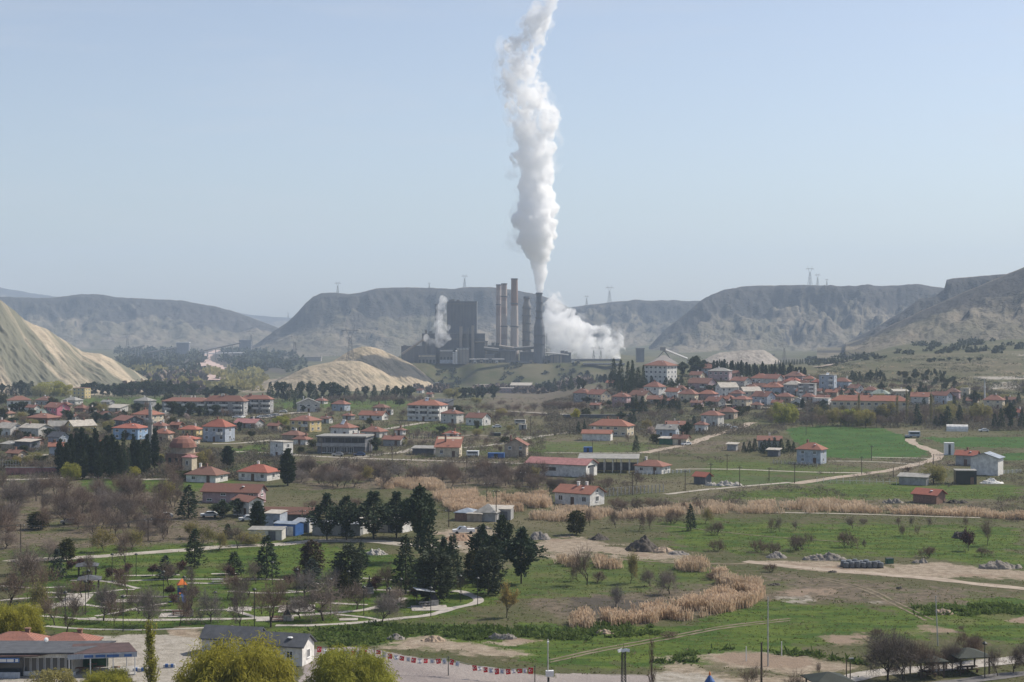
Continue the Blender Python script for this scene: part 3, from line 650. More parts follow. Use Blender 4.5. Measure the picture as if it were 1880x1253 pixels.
# central mesa behind the power station
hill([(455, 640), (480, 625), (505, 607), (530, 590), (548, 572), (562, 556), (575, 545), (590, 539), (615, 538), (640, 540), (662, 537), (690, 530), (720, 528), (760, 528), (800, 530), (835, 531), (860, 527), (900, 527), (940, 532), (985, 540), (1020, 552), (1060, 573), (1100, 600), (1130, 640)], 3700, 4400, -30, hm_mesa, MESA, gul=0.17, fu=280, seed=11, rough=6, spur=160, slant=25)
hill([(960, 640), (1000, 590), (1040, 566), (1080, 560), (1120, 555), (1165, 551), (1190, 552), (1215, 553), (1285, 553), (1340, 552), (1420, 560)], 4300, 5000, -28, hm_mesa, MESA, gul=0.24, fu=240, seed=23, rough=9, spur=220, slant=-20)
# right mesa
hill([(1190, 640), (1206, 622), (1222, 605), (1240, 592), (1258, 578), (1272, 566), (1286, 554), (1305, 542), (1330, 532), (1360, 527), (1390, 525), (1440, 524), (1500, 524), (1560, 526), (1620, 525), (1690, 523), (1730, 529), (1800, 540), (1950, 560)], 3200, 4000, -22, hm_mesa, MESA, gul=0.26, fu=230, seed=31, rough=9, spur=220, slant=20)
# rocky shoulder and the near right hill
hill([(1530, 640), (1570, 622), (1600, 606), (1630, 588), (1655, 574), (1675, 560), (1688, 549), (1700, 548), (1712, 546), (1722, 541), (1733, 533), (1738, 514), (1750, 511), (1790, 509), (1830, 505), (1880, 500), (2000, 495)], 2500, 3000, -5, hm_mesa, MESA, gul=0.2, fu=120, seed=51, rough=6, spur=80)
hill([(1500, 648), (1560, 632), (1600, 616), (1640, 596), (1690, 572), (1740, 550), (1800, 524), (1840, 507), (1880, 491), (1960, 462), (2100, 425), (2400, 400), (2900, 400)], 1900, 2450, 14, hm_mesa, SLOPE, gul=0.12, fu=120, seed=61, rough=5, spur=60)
# pale gullied hillside on the left
hill([(-900, 380), (-400, 430), (-150, 490), (-40, 532), (0, 551), (25, 569), (45, 588), (60, 596), (85, 604), (105, 617), (125, 629), (150, 645), (165, 648), (185, 650), (205, 659), (225, 670), (248, 684), (262, 697), (280, 712), (300, 722)], 1480, 1800, -20, hm_light, SLOPE, du=1.2, nt=160, gul=0.055, fu=34, ft=0.3, slant=150, seed=71, rough=0.9, fall=(0.55, 0.85), spur=20)
# sand coloured mounds in front of the platform
hill([(455, 716), (480, 706), (510, 697), (530, 689), (550, 679), (570, 672), (595, 667), (620, 663), (645, 662), (662, 664), (685, 672), (705, 684), (725, 696), (745, 708), (765, 722)], 1760, 1880, -30, hm_mound, ROUND, du=1.0, nt=90, gul=0.02, fu=20, ft=0.6, slant=90, seed=81, rough=0.7, fall=(0.8, 0.5), back=0.9, backdrop=0.7)
hill([(560, 690), (590, 676), (610, 664), (630, 652), (648, 641), (664, 636), (682, 637), (700, 642), (720, 651), (740, 660), (757, 668), (775, 682), (800, 705), (815, 722)], 1890, 2010, -30, hm_mound, ROUND, du=1.0, nt=90, gul=0.03, fu=24, ft=0.6, slant=70, seed=85, rough=1.2, fall=(0.8, 0.5), back=0.9, backdrop=0.7)
# spoil heap right of the village
hill([(1285, 666), (1300, 656), (1318, 648), (1345, 645), (1375, 643), (1400, 643), (1412, 648), (1424, 657), (1436, 666)], 1720, 1800, 0, hm_spoil, SLOPE, du=1.0, nt=60, gul=0.03, fu=14, ft=0.6, slant=40, seed=91, rough=0.6, back=0.9, backdrop=0.8)
# ------------------------------------------------------------ labels: what a thing looks like and what it stands beside
LM = [(1065, 912, 'the reedside farmhouse'), (276, 795, 'the stone minaret'), (330, 840, 'the domed mosque'), (195, 835, 'the cypress grove'),
      (785, 757, 'the balcony block'), (1213, 688, 'the hilltop block'), (1596, 752, 'the long school'), (1030, 858, 'the pink warehouse'),
      (1120, 790, 'the cream farmstead'), (1490, 835, 'the cropside house'), (1812, 855, 'the white barn'), (380, 745, 'the terraced apartments'),
      (470, 748, 'the terrace end block'), (628, 820, 'the dark modern building'), (517, 825, 'the cube house'), (824, 824, 'the steep roofed house'), (948, 827, 'the brown gabled house'),
      (1412, 818, 'the field conifers'), (430, 908, 'the long workshop'), (520, 985, 'the blue shed'), (330, 1090, 'the playground tower'),
      (430, 1175, 'the grey roofed cabins'), (100, 1200, 'the restaurant'), (1185, 995, 'the dark earth heap'), (1586, 1033, 'the stacked grey pipes'), (1260, 1105, 'the curved reed bed'),
      (1706, 915, 'the brick barn'), (1400, 1215, 'the clay pitch'), (1006, 1210, 'the pale camera mast'), (788, 1105, 'the white picnic shelter'), (105, 757, 'the pink gabled house'),
      (400, 790, 'the bright roofed house'), (1808, 720, 'the slim white minaret'), (885, 948, 'the grey huts'), (920, 712, 'the low pale school'), (1240, 800, 'the grey modern house'),
      (1290, 882, 'the tiny hut'), (1310, 690, 'the rose walled house'), (1480, 718, 'the grey block'), (640, 690, 'the sandy mound'), (900, 1020, 'the tall park pines'),
      (620, 955, 'the cedar row'), (480, 940, 'the lone dark cypress'), (1100, 730, 'the hillside cottages'), (1340, 720, 'the pale roofed house'), (1830, 770, 'the roadside pines'),
      (1570, 810, 'the crop field'), (60, 690, 'the gullied hillside'), (890, 800, 'the middle orchard'), (1780, 1210, 'the park gazebos')]
PEND = []
def pend(o, base, px, py, cat, group=None, rel=True):
    o['category'] = cat
    if group: o['group'] = group
    PEND.append([o, base, px, py, rel])
ORD = ['', 'first', 'second', 'third', 'fourth', 'fifth', 'sixth', 'seventh', 'eighth', 'ninth', 'tenth', 'eleventh', 'twelfth', 'thirteenth', 'fourteenth', 'fifteenth', 'sixteenth', 'seventeenth', 'eighteenth', 'nineteenth', 'twentieth']
def ordn(k): return ORD[k] if k < len(ORD) else ('twenty-' + ORD[k - 20] if k < 30 else 'number %d' % k)
def finish_labels():
    byl = {}
    for e in PEND:
        o, base, px, py, rel = e
        lab = base
        if rel:
            d = sorted((math.hypot(px - a, (py - b) * 2.2), a, b, t) for a, b, t in LM if math.hypot(px - a, py - b) > 6)[0]
            dx, dy = px - d[1], (py - d[2]) * 2.2
            w = ('left of' if dx < 0 else 'right of') if abs(dx) > abs(dy) else ('beyond' if dy < 0 else 'in front of')
            lab = base + ' ' + w + ' ' + d[3]
        byl.setdefault(lab, []).append(e)
    for lab, es in byl.items():
        if len(es) == 1: es[0][0]['label'] = lab
        else:
            es.sort(key=lambda e: e[2])
            for k, e in enumerate(es):
                n = len(es)
                e[0]['label'] = lab + (', leftmost' if k == 0 else ', rightmost' if k == n - 1 else ', %s from left' % ordn(k + 1))
# ------------------------------------------------------------ houses
WN = {'white': 'white', 'offwhite': 'off white', 'cream': 'cream', 'yellow': 'yellow', 'pink': 'pink', 'rose': 'rose', 'blue': 'light blue', 'bluegrey': 'blue grey', 'grey': 'grey', 'darkgrey': 'dark grey', 'brick': 'brick', 'tan': 'tan', 'concrete': 'concrete'}
RN = {'tile_red': 'red', 'tile_brown': 'brown', 'tile_orange': 'orange', 'tile_bright': 'bright red', 'roof_pink': 'pink', 'roof_grey': 'grey', 'roof_pale': 'pale', 'roof_green': 'green', 'roof_dark': 'dark', 'roof_blue': 'blue'}
TN = {'hip': 'hipped', 'gx': 'gabled', 'gy': 'gable fronted', 'flat': 'flat', 'shed': 'sloping'}
_win = {}
def window_mesh(w, h, dark=False, bars=1):
    k = (round(w, 2), round(h, 2), dark, bars)
    if k not in _win:
        f = MB(); t, d = 0.09, 0.07
        f.box(-w / 2, w / 2, -d, 0, 0, t); f.box(-w / 2, w / 2, -d, 0, h - t, h); f.box(-w / 2, -w / 2 + t, -d, 0, t, h - t); f.box(w / 2 - t, w / 2, -d, 0, t, h - t)
        for b in range(bars):
            x = -w / 2 + w * (b + 1) / (bars + 1); f.box(x - 0.035, x + 0.035, -d + 0.01, 0, t, h - t)
        f.box(-w / 2 - 0.08, w / 2 + 0.08, -d - 0.07, 0, -0.08, 0)
        p = MB(); p.box(-w / 2 + t, w / 2 - t, -0.035, 0, t, h - t)
        _win[k] = (f.mesh('window', M['frame_dark' if dark else 'frame_white']), p.mesh('pane', M['glass']))
        q = MB(); q.v, q.f, q.m = list(f.v), list(f.f), list(f.m); b0 = len(q.v)
        q.v += p.v; q.f += [tuple(i + b0 for i in ff) for ff in p.f]; q.m += [1] * len(p.f)
        _win[k] += (q.mesh('window', [M['frame_dark' if dark else 'frame_white'], M['glass']]),)
    return _win[k]
def add_window(parent, loc, rz, w, h, near, dark=False, bars=1):
    a = window_mesh(w, h, dark, bars)
    if near:
        o = link('window', a[0], parent, loc, rz); link('pane', a[1], o)
    else:
        o = link('window', a[2], parent, loc, rz)
    return o
def wall_prism(b, x0, x1, y0, y1, h, kind, rise, mi=0):
    b.box(x0, x1, y0, y1, -1.2, h, mi)
    cx, cyy = (x0 + x1) / 2, (y0 + y1) / 2
    if kind == 'gx':
        for s in ((x0, x0 + 0.25), (x1 - 0.25, x1)):
            b.solid([(s[0], y0, h), (s[1], y0, h), (s[1], y1, h), (s[0], y1, h), (s[0], cyy, h + rise), (s[1], cyy, h + rise)], [(0, 4, 3), (1, 2, 5), (0, 1, 5, 4), (2, 3, 4, 5)], mi)
    elif kind == 'gy':
        for s in ((y0, y0 + 0.25), (y1 - 0.25, y1)):
            b.solid([(x0, s[0], h), (x0, s[1], h), (x1, s[1], h), (x1, s[0], h), (cx, s[0], h + rise), (cx, s[1], h + rise)], [(0, 3, 4), (2, 1, 5), (0, 4, 5, 1), (3, 2, 5, 4)], mi)
def roof_shape(b, x0, x1, y0, y1, h, kind, rise, ov=0.5, th=0.16, mi=0):
    X0, X1, Y0, Y1 = x0 - ov, x1 + ov, y0 - ov, y1 + ov
    cx, cyy = (x0 + x1) / 2, (y0 + y1) / 2
    k = rise / max(0.5, min(x1 - x0, y1 - y0) / 2); z0 = h - ov * k * 0.6 + 0.04
    if kind == 'hip':
        w, d = X1 - X0, Y1 - Y0; m = min(w, d) / 2
        r = [(X0 + m, cyy), (X1 - m, cyy)] if w >= d else [(cx, Y0 + m), (cx, Y1 - m)]
        if abs(w - d) < 0.05: r = [(cx - .05, cyy), (cx + .05, cyy)]; w = d + 1
        e = [(X0, Y0), (X1, Y0), (X1, Y1), (X0, Y1)]
        vs = [(x, y, z0) for x, y in e] + [(x, y, z0 + th) for x, y in e] + [(x, y, h + rise + th) for x, y in r]
        top = [(4, 5, 9, 8), (5, 6, 9), (6, 7, 8, 9), (7, 4, 8)] if w >= d else [(4, 5, 8), (5, 6, 9, 8), (6, 7, 9), (7, 4, 8, 9)]
        b.solid(vs, [(3, 2, 1, 0), (0, 1, 5, 4), (1, 2, 6, 5), (2, 3, 7, 6), (3, 0, 4, 7)] + top, mi)
    elif kind in ('gx', 'gy'):
        if kind == 'gx': q = [(X0, Y0, 0), (X1, Y0, 0), (X1, cyy, 1), (X0, cyy, 1), (X1, Y1, 0), (X0, Y1, 0)]
        else: q = [(X1, Y0, 0), (X1, Y1, 0), (cx, Y1, 1), (cx, Y0, 1), (X0, Y1, 0), (X0, Y0, 0)]
        lo = [(x, y, (h + rise if t else z0)) for x, y, t in q]; hi = [(x, y, z + th) for x, y, z in lo]
        b.solid(lo + hi, [(3, 2, 1, 0), (5, 4, 2, 3), (6, 7, 8, 9), (9, 8, 10, 11), (0, 1, 7, 6), (4, 5, 11, 10), (1, 2, 8, 7), (2, 4, 10, 8), (5, 3, 9, 11), (3, 0, 6, 9)], mi)
    elif kind == 'shed':
        vs = [(X0, Y0, h), (X1, Y0, h), (X1, Y1, h + rise), (X0, Y1, h + rise)]; vs += [(x, y, z + th) for x, y, z in vs]
        b.solid(vs, [(3, 2, 1, 0), (4, 5, 6, 7), (0, 1, 5, 4), (1, 2, 6, 5), (2, 3, 7, 6), (3, 0, 4, 7)], mi)
    else:
        b.box(X0, X1, Y0, Y1, h + 0.02, h + 0.02 + max(th, rise), mi)
def house(px, base, wpx, top, eave, kind='hip', rc='tile_red', wc='white', yaw=-26, ratio=0.72, label=None, storeys=None, wins=True, balc=0, chim=1, cat='house', ov=0.55, heater=False, door=True, loc=None, dim=None, name='house', group=None, side='cream', bars=1, what='house', dish=False, extra=None):
    R_ = random.Random(int(px * 31 + base * 7))
    if loc is None:
        p = at(px, base)
    else: p = Vector(loc)
    s = F / p.y
    a = math.radians(yaw); app = wpx / s
    # bearing of the line of sight changes how much of each side shows
    th = math.atan2(p.x, p.y); ra = a + th
    if dim: w, d, h, rise = dim
    else:
        w = app / (abs(math.cos(ra)) + ratio * abs(math.sin(ra))); d = w * ratio
        h = max(2.3, (base - eave) / s)
        tilt = (base - HZ) / p.y
        rise = ((eave - top) - 0.5 * d * tilt) / s
        rise = min(max(rise, 0.17 * d), 0.36 * d) if kind in ('hip', 'gx') else (min(max(rise, 0.17 * w), 0.34 * w) if kind == 'gy' else max(0.25, min(rise, 0.3 * d)))
        if kind == 'flat': rise = 0.3
        p = Vector((p.x, p.y + 0.5 * (d * abs(math.cos(a)) + w * abs(math.sin(a))), 0)); p.x = (px - CX) * p.y / F
        p.z = min(gxy(p.x, p.y), gxy(p.x, p.y - d * .4))
    root = empty(name, p, a)
    x0, x1, y0, y1 = -w / 2, w / 2, -d / 2, d / 2
    wb = MB(); wall_prism(wb, x0, x1, y0, y1, h, kind, rise); wb.build('wall', M[wc], root)
    if kind == 'shed':
        g = MB(); g.solid([(x0, y0, h - .02), (x1, y0, h - .02), (x1, y1, h - .02), (x0, y1, h - .02), (x1, y1, h + rise), (x0, y1, h + rise)], [(0, 1, 4, 5), (1, 2, 4), (2, 3, 5, 4), (3, 0, 5)]); g.build('gable', M[wc], root)
    rb = MB(); roof_shape(rb, x0, x1, y0, y1, h, kind, rise, ov if kind != 'flat' else 0.15); ro = rb.build('roof', M[rc], root)
    if kind == 'hip' and s > 3.2:
        pass
    for k in range(chim):
        cb = MB(); cxx = R_.uniform(-0.28, 0.28) * w; cyv = R_.uniform(-0.05, 0.2) * d; cz = h + rise * 0.55
        cb.box(cxx - .3, cxx + .3, cyv - .3, cyv + .3, cz, h + rise + 0.9); cb.box(cxx - .38, cxx + .38, cyv - .38, cyv + .38, h + rise + 0.9, h + rise + 1.05)
        cb.build('chimney', M['white' if R_.random() < .5 else 'brick'], ro)
    if heater:
        hb = MB(); hb.bar((-0.8, 0, h + rise + 1.0), (0.8, 0, h + rise + 1.0), 0.32, n=8); hb.poly([(-.9, -1.6, h + rise * .6 + .2), (.9, -1.6, h + rise * .6 + .2), (.9, -.2, h + rise + .8), (-.9, -.2, h + rise + .8)])
        hb.build('solar_heater', M['frame_white'], ro)
    near = s > 4.2
    st = storeys or max(1, int(round(h / 3.0))); fh = h / st
    if wins:
        ww = min(1.5, max(1.0, w / 8)); wh = min(1.35, fh * 0.45)
        for f in range(st):
            z = f * fh + fh * 0.33
            nx = max(1, int((w - 0.8) / 3.1)); gap = w / nx
            for i in range(nx):
                if door and f == 0 and i == nx // 2: continue
                if R_.random() < 0.1 and st < 3: continue
                add_window(root, (x0 + gap * (i + .5), y0, z), 0, ww, wh, near, bars=bars)
            ny = max(1, int((d - 0.8) / 3.6)); gp = d / ny
            sx, rz = (x1, math.pi / 2) if ra < 0.12 else (x0, -math.pi / 2)
            for i in range(ny):
                add_window(root, (sx, y0 + gp * (i + .5), z), rz, ww, wh, near, bars=bars)
        if kind == 'gx' and rise > 1.6: add_window(root, (x1 if ra < 0.12 else x0, 0, h + 0.15), math.pi / 2 if ra < 0.12 else -math.pi / 2, 0.9, 0.9, near)
        if door:
            db = MB(); nx = max(1, int((w - 0.8) / 3.1)); gap = w / nx; dx = x0 + gap * (nx // 2 + .5)
            db.box(dx - .55, dx + .55, y0 - .06, y0, 0, 2.1); db.build('door', M['door'], root)
    for f in range(1, st if balc else 0):
        for bx in ([0.28] if balc == 1 else [-0.30, 0.30] if balc == 2 else [-.36, 0, .36]):
            bb = MB(); c = bx * w; bw = min(4.2, w * 0.26); z = f * fh
            bb.box(c - bw / 2, c + bw / 2, y0 - 1.3, y0 - .001, z - .12, z + .03)
            bb.box(c - bw / 2, c + bw / 2, y0 - 1.3, y0 - 1.22, z + .03, z + 1.0); bb.box(c - bw / 2, c - bw / 2 + .08, y0 - 1.22, y0 - .002, z + .03, z + 1.0); bb.box(c + bw / 2 - .08, c + bw / 2, y0 - 1.22, y0 - .002, z + .03, z + 1.0)
            bb.build('balcony', M['white'], root)
            ob = MB(); ob.box(c - bw / 2 + .25, c + bw / 2 - .25, y0 - .03, y0, z + .05, z + 2.2); ob.build('balcony_door', M['glass'], root)
    if s > 2.6 and R_.random() < 0.35:
        q = MB(); q.lathe([(0.42, 0), (0.36, 0.1), (0.02, 0.16)], (0.2 * w, -0.25 * d, h + rise * .75), 8); q.build('satellite_dish', M['frame_white'], ro)
    if label: root['label'] = label; root['category'] = cat
    else:
        sw = {1: 'low', 2: 'two storey', 3: 'three storey', 4: 'four storey'}.get(st, 'tall')
        pend(root, '%s %s with %s %s roof' % (WN[wc], what, RN[rc], TN[kind]), px, base, cat, group)
    root['group'] = group or ('buildings of the left village' if px < 700 else 'buildings of the middle village' if px < 1050 else 'buildings of the hillside village')
    return root, (w, d, h, rise)
TR, TB, TO, TX = 'tile_red', 'tile_brown', 'tile_orange', 'tile_bright'
HOUSES = [
    # left village, back rows
    (35, 755, 42, 727, 735, 'hip', TR, 'white', dict(yaw=20)), (84, 744, 38, 728, 735, 'hip', TB, 'grey', {}), (134, 744, 36, 729, 735, 'hip', 'roof_grey', 'offwhite', {}),
    (150, 732, 32, 711, 713, 'flat', TB, 'yellow', dict(chim=0, yaw=-20)), (223, 722, 28, 704, 709, 'hip', TB, 'tan', {}), (150, 757, 26, 745, 751, 'hip', TR, 'brick', {}),
    (168, 760, 20, 748, 754, 'gx', TB, 'tan', {}), (215, 757, 40, 744, 750, 'shed', 'roof_pale', 'offwhite', dict(chim=0)), (266, 748, 40, 730, 736, 'hip', 'roof_grey', 'grey', {}),
    (78, 768, 46, 752, 759, 'hip', 'roof_green', 'grey', {}), (80, 781, 60, 760, 768, 'hip', TR, 'brick', {}), (272, 781, 56, 753, 762, 'hip', TO, 'cream', dict(balc=1)),
    (235, 784, 54, 764, 773, 'gx', TR, 'darkgrey', dict(yaw=-50)), (240, 808, 64, 778, 787, 'hip', TX, 'blue', dict(yaw=-18)), (294, 792, 30, 775, 782, 'hip', TR, 'tan', {}),
    (300, 812, 36, 788, 796, 'hip', TO, 'tan', dict(yaw=-15)), (148, 797, 54, 772, 783, 'gx', 'roof_pale', 'yellow', dict(yaw=42)), (108, 795, 36, 772, 783, 'gx', 'roof_grey', 'grey', dict(chim=0, yaw=12)), (66, 804, 58, 779, 787, 'gx', 'roof_pale', 'offwhite', dict(yaw=-30)),
    (18, 803, 48, 777, 787, 'gx', 'roof_pale', 'white', dict(yaw=-35)), (108, 818, 38, 792, 803, 'gx', 'roof_dark', 'bluegrey', dict(yaw=-35, chim=0)), (104, 838, 26, 807, 820, 'gx', TO, 'bluegrey', dict(yaw=10)),
    (60, 820, 40, 803, 809, 'gx', TB, 'brick', dict(yaw=-30)), (50, 829, 44, 808, 812, 'shed', 'roof_pale', 'darkgrey', dict(chim=0, wins=False)), (176, 838, 52, 806, 822, 'gx', TX, 'brick', dict(yaw=-10)),
    (350, 800, 42, 782, 789, 'hip', TX, 'yellow', dict(yaw=-14)), (344, 818, 46, 801, 807, 'hip', TX, 'tan', dict(yaw=-10)), (457, 787, 54, 771, 779, 'gx', 'roof_pink', 'grey', dict(yaw=-22)),
    (388, 747, 22, 728, 733, 'hip', TR, 'cream', {}), (476, 884, 76, 854, 868, 'hip', TX, 'white', dict(yaw=-24)), (380, 887, 76, 858, 873, 'hip', TB, 'white', dict(yaw=-20, chim=2)),
    (566, 757, 42, 731, 741, 'gy', 'roof_grey', 'offwhite', dict(yaw=10)), (626, 755, 34, 735, 742, 'hip', TR, 'bluegrey', {}), (561, 794, 58, 764, 773, 'hip', TR, 'yellow', dict(yaw=-32, balc=1)),
    (632, 803, 50, 777, 786, 'hip', TR, 'white', dict(yaw=-28, heater=True)), (541, 810, 46, 792, 800, 'hip', TB, 'tan', {}), (555, 818, 34, 802, 809, 'hip', TR, 'white', {}), (560, 752, 24, 738, 744, 'hip', TB, 'grey', {}),
    (686, 772, 54, 756, 764, 'gx', TO, 'white', dict(yaw=-24, ratio=.5)), (700, 756, 32, 744, 750, 'hip', TB, 'tan', {}), (716, 762, 12, 751, 753, 'flat', 'roof_pale', 'white', dict(chim=0)), (687, 804, 48, 784, 793, 'hip', TR, 'offwhite', {}),
    (724, 820, 42, 801, 808, 'gx', TR, 'grey', dict(yaw=-20)), (812, 750, 42, 733, 739, 'shed', 'roof_dark', 'darkgrey', dict(chim=0, wins=False)), (830, 778, 42, 753, 760, 'hip', TR, 'offwhite', dict(yaw=-30)),
    (878, 782, 46, 759, 768, 'gx', TR, 'white', dict(yaw=-34)), (829, 808, 30, 792, 798, 'hip', TX, 'grey', {}), (830, 808, 26, 799, 800, 'flat', 'roof_pale', 'offwhite', dict(chim=0, yaw=-8)),
    (780, 836, 46, 822, 826, 'shed', 'roof_grey', 'darkgrey', dict(chim=0, wins=False, yaw=-10)), (772, 722, 14, 714, 717, 'gx', TR, 'white', {}), (790, 730, 14, 720, 724, 'gx', TO, 'tan', {}),
    # hillside village
    (1070, 738, 34, 714, 722, 'hip', TR, 'grey', dict(yaw=-30)), (1100, 740, 44, 716, 725, 'gx', TR, 'cream', dict(yaw=-48)), (1141, 747, 34, 722, 729, 'hip', TR, 'rose', {}), (1177, 740, 44, 718, 727, 'gx', TB, 'cream', dict(yaw=-44)),
    (1206, 742, 36, 727, 734, 'gx', TR, 'tan', dict(yaw=-15)), (1122, 711, 18, 696, 703, 'gx', TO, 'tan', {}), (1202, 731, 40, 699, 711, 'hip', TR, 'white', dict(yaw=-38)), (1238, 733, 32, 713, 720, 'gx', TO, 'white', dict(yaw=-38)),
    (1264, 738, 38, 715, 724, 'hip', TR, 'cream', dict(balc=1)), (1300, 737, 36, 717, 724, 'hip', TO, 'rose', {}), (1314, 747, 38, 730, 738, 'gx', TR, 'offwhite', dict(yaw=-48)), (1334, 730, 42, 703, 712, 'gx', 'roof_pale', 'white', dict(yaw=18)),
    (1290, 721, 52, 695, 705, 'gx', TB, 'rose', dict(yaw=-40, balc=1)), (1280, 697, 28, 682, 689, 'gx', TR, 'cream', dict(yaw=-35)), (1300, 692, 40, 669, 677, 'hip', TR, 'bluegrey', {}), (1322, 700, 44, 676, 682, 'hip', 'roof_grey', 'rose', dict(yaw=-20)),
    (1361, 715, 38, 693, 700, 'gx', TR, 'offwhite', dict(yaw=-46)), (1397, 705, 36, 685, 695, 'hip', TO, 'white', {}), (1420, 708, 36, 687, 696, 'gx', TR, 'offwhite', dict(yaw=-40)), (1460, 701, 38, 683, 691, 'hip', TB, 'rose', {}),
    (1456, 708, 32, 694, 700, 'hip', TX, 'cream', {}), (1457, 726, 36, 700, 707, 'hip', 'roof_pale', 'grey', dict(balc=1)), (1420, 725, 42, 703, 712, 'hip', TO, 'bluegrey', dict(storeys=2)), (1354, 737, 26, 716, 723, 'hip', TR, 'grey', {}),
    (1377, 735, 40, 711, 719, 'gx', 'roof_pale', 'cream', dict(yaw=14)), (1363, 750, 36, 728, 734, 'hip', TR, 'cream', dict(yaw=-40)), (1402, 747, 42, 719, 729, 'gx', TR, 'bluegrey', dict(yaw=-46)), (1441, 740, 34, 722, 729, 'hip', TR, 'tan', {}),
    (1465, 747, 24, 731, 740, 'gy', 'roof_grey', 'white', dict(yaw=-10)), (1509, 745, 34, 731, 733, 'flat', 'roof_pale', 'white', dict(chim=0)), (1520, 719, 32, 688, 690, 'flat', 'roof_grey', 'bluegrey', dict(chim=0, heater=True, balc=1)), (1500, 709, 20, 696, 702, 'hip', TX, 'brick', {}),
    (1546, 714, 34, 694, 701, 'hip', TR, 'bluegrey', {}), (1571, 722, 28, 703, 713, 'gx', TB, 'white', dict(yaw=-52)), (1599, 725, 26, 710, 717, 'hip', TR, 'offwhite', {}), (1616, 731, 38, 716, 724, 'hip', 'roof_green', 'offwhite', {}), (1650, 731, 34, 715, 719, 'gx', 'roof_pale', 'cream', dict(yaw=12)),
    (1690, 744, 34, 721, 729, 'gx', TO, 'offwhite', dict(yaw=-20)), (1732, 743, 32, 716, 727, 'gx', TR, 'bluegrey', dict(yaw=-48)), (1750, 734, 26, 713, 720, 'hip', TB, 'rose', {}), (1772, 728, 18, 711, 714, 'flat', 'roof_pale', 'cream', dict(chim=0)), (1478, 712, 18, 697, 703, 'gx', TR, 'tan', {}),
    (1512, 741, 26, 726, 732, 'gx', TR, 'tan', {}), (1825, 751, 38, 726, 735, 'hip', TR, 'cream', {}), (1868, 768, 26, 751, 758, 'hip', TX, 'bluegrey', {}), (1786, 744, 22, 730, 737, 'gx', TB, 'cream', {}), (1485, 737, 26, 722, 729, 'hip', TR, 'white', {}),
    (1336, 770, 36, 748, 757, 'hip', TB, 'tan', {}), (1308, 784, 42, 755, 763, 'hip', TR, 'offwhite', dict(yaw=-34)), (1288, 795, 24, 773, 780, 'hip', TR, 'white', dict(yaw=-34)), (1240, 790, 34, 776, 783, 'gx', TR, 'tan', dict(yaw=-6)),
    (1251, 818, 32, 799, 806, 'gx', TB, 'cream', {}), (1226, 817, 32, 806, 809, 'shed', 'roof_pale', 'greenpaint', dict(chim=0, wins=False)), (1097, 810, 56, 790, 797, 'gx', TO, 'white', dict(yaw=-12, ratio=.5, wins=False, door=False)),
    (1413, 828, 42, 801, 809, 'gx', TR, 'grey', dict(yaw=-8)), (1345, 828, 20, 817, 820, 'shed', 'roof_pale', 'grey', dict(chim=0, wins=False)), (1421, 839, 24, 828, 831, 'shed', 'roof_pale', 'darkgrey', dict(chim=0, wins=False)),
    (1386, 741, 26, 725, 731, 'hip', TR, 'cream', {}), (1330, 741, 24, 727, 733, 'gx', TO, 'rose', {}), (1474, 728, 24, 712, 719, 'gx', TR, 'offwhite', dict(yaw=-40)), (1440, 716, 26, 701, 707, 'gx', TR, 'cream', {}), (1380, 722, 26, 706, 712, 'hip', TB, 'grey', {}), (1340, 716, 22, 704, 709, 'gx', TR, 'cream', {}), (1250, 722, 24, 708, 714, 'hip', TR, 'white', {}),
    (1528, 729, 24, 716, 721, 'gx', TO, 'tan', {}), (1562, 730, 24, 716, 722, 'hip', TR, 'white', {}), (1486, 704, 22, 690, 696, 'hip', TO, 'cream', {}), (1415, 735, 24, 722, 728, 'hip', TR, 'rose', {}), (1180, 728, 26, 714, 720, 'hip', TR, 'offwhite', {}), (1152, 736, 22, 724, 729, 'gx', TB, 'cream', {}), (1350, 694, 24, 681, 686, 'gx', TR, 'tan', {}),
    (120, 750, 24, 739, 744, 'hip', TB, 'tan', {}), (190, 770, 28, 757, 763, 'gx', TR, 'offwhite', {}), (12, 768, 30, 754, 760, 'hip', TB, 'cream', {}), (198, 745, 24, 735, 739, 'gx', 'roof_grey', 'grey', {}), (325, 790, 24, 778, 783, 'gx', TO, 'brick', {}), (505, 792, 26, 780, 785, 'gx', TR, 'tan', {}), (590, 742, 24, 731, 736, 'hip', TR, 'offwhite', {}), (760, 752, 22, 743, 747, 'gx', TR, 'grey', {}), (20, 828, 36, 814, 819, 'shed', 'roof_grey', 'tan', dict(chim=0, wins=False)),
    (1276, 708, 22, 696, 701, 'gx', TR, 'cream', {}), (1338, 738, 20, 727, 732, 'hip', TR, 'grey', {}), (1396, 716, 22, 704, 709, 'gx', TB, 'white', {}), (1432, 701, 20, 690, 695, 'gx', TR, 'rose', {}), (1500, 726, 20, 714, 719, 'gx', TR, 'offwhite', {}), (1540, 724, 20, 713, 718, 'hip', TB, 'cream', {}), (1585, 735, 22, 724, 729, 'gx', TR, 'grey', {}), (1428, 748, 22, 737, 742, 'gx', TR, 'offwhite', {}), (1390, 752, 22, 741, 746, 'hip', TB, 'cream', {}), (1370, 727, 18, 717, 721, 'gx', TO, 'white', {}),
    (1232, 744, 24, 733, 738, 'hip', TR, 'grey', {}), (1280, 748, 24, 738, 742, 'gx', TB, 'rose', {}), (1095, 752, 22, 742, 746, 'gx', TR, 'tan', {}), (1715, 732, 20, 721, 726, 'hip', TR, 'offwhite', {}), (1855, 742, 22, 731, 736, 'gx', TB, 'tan', {}),
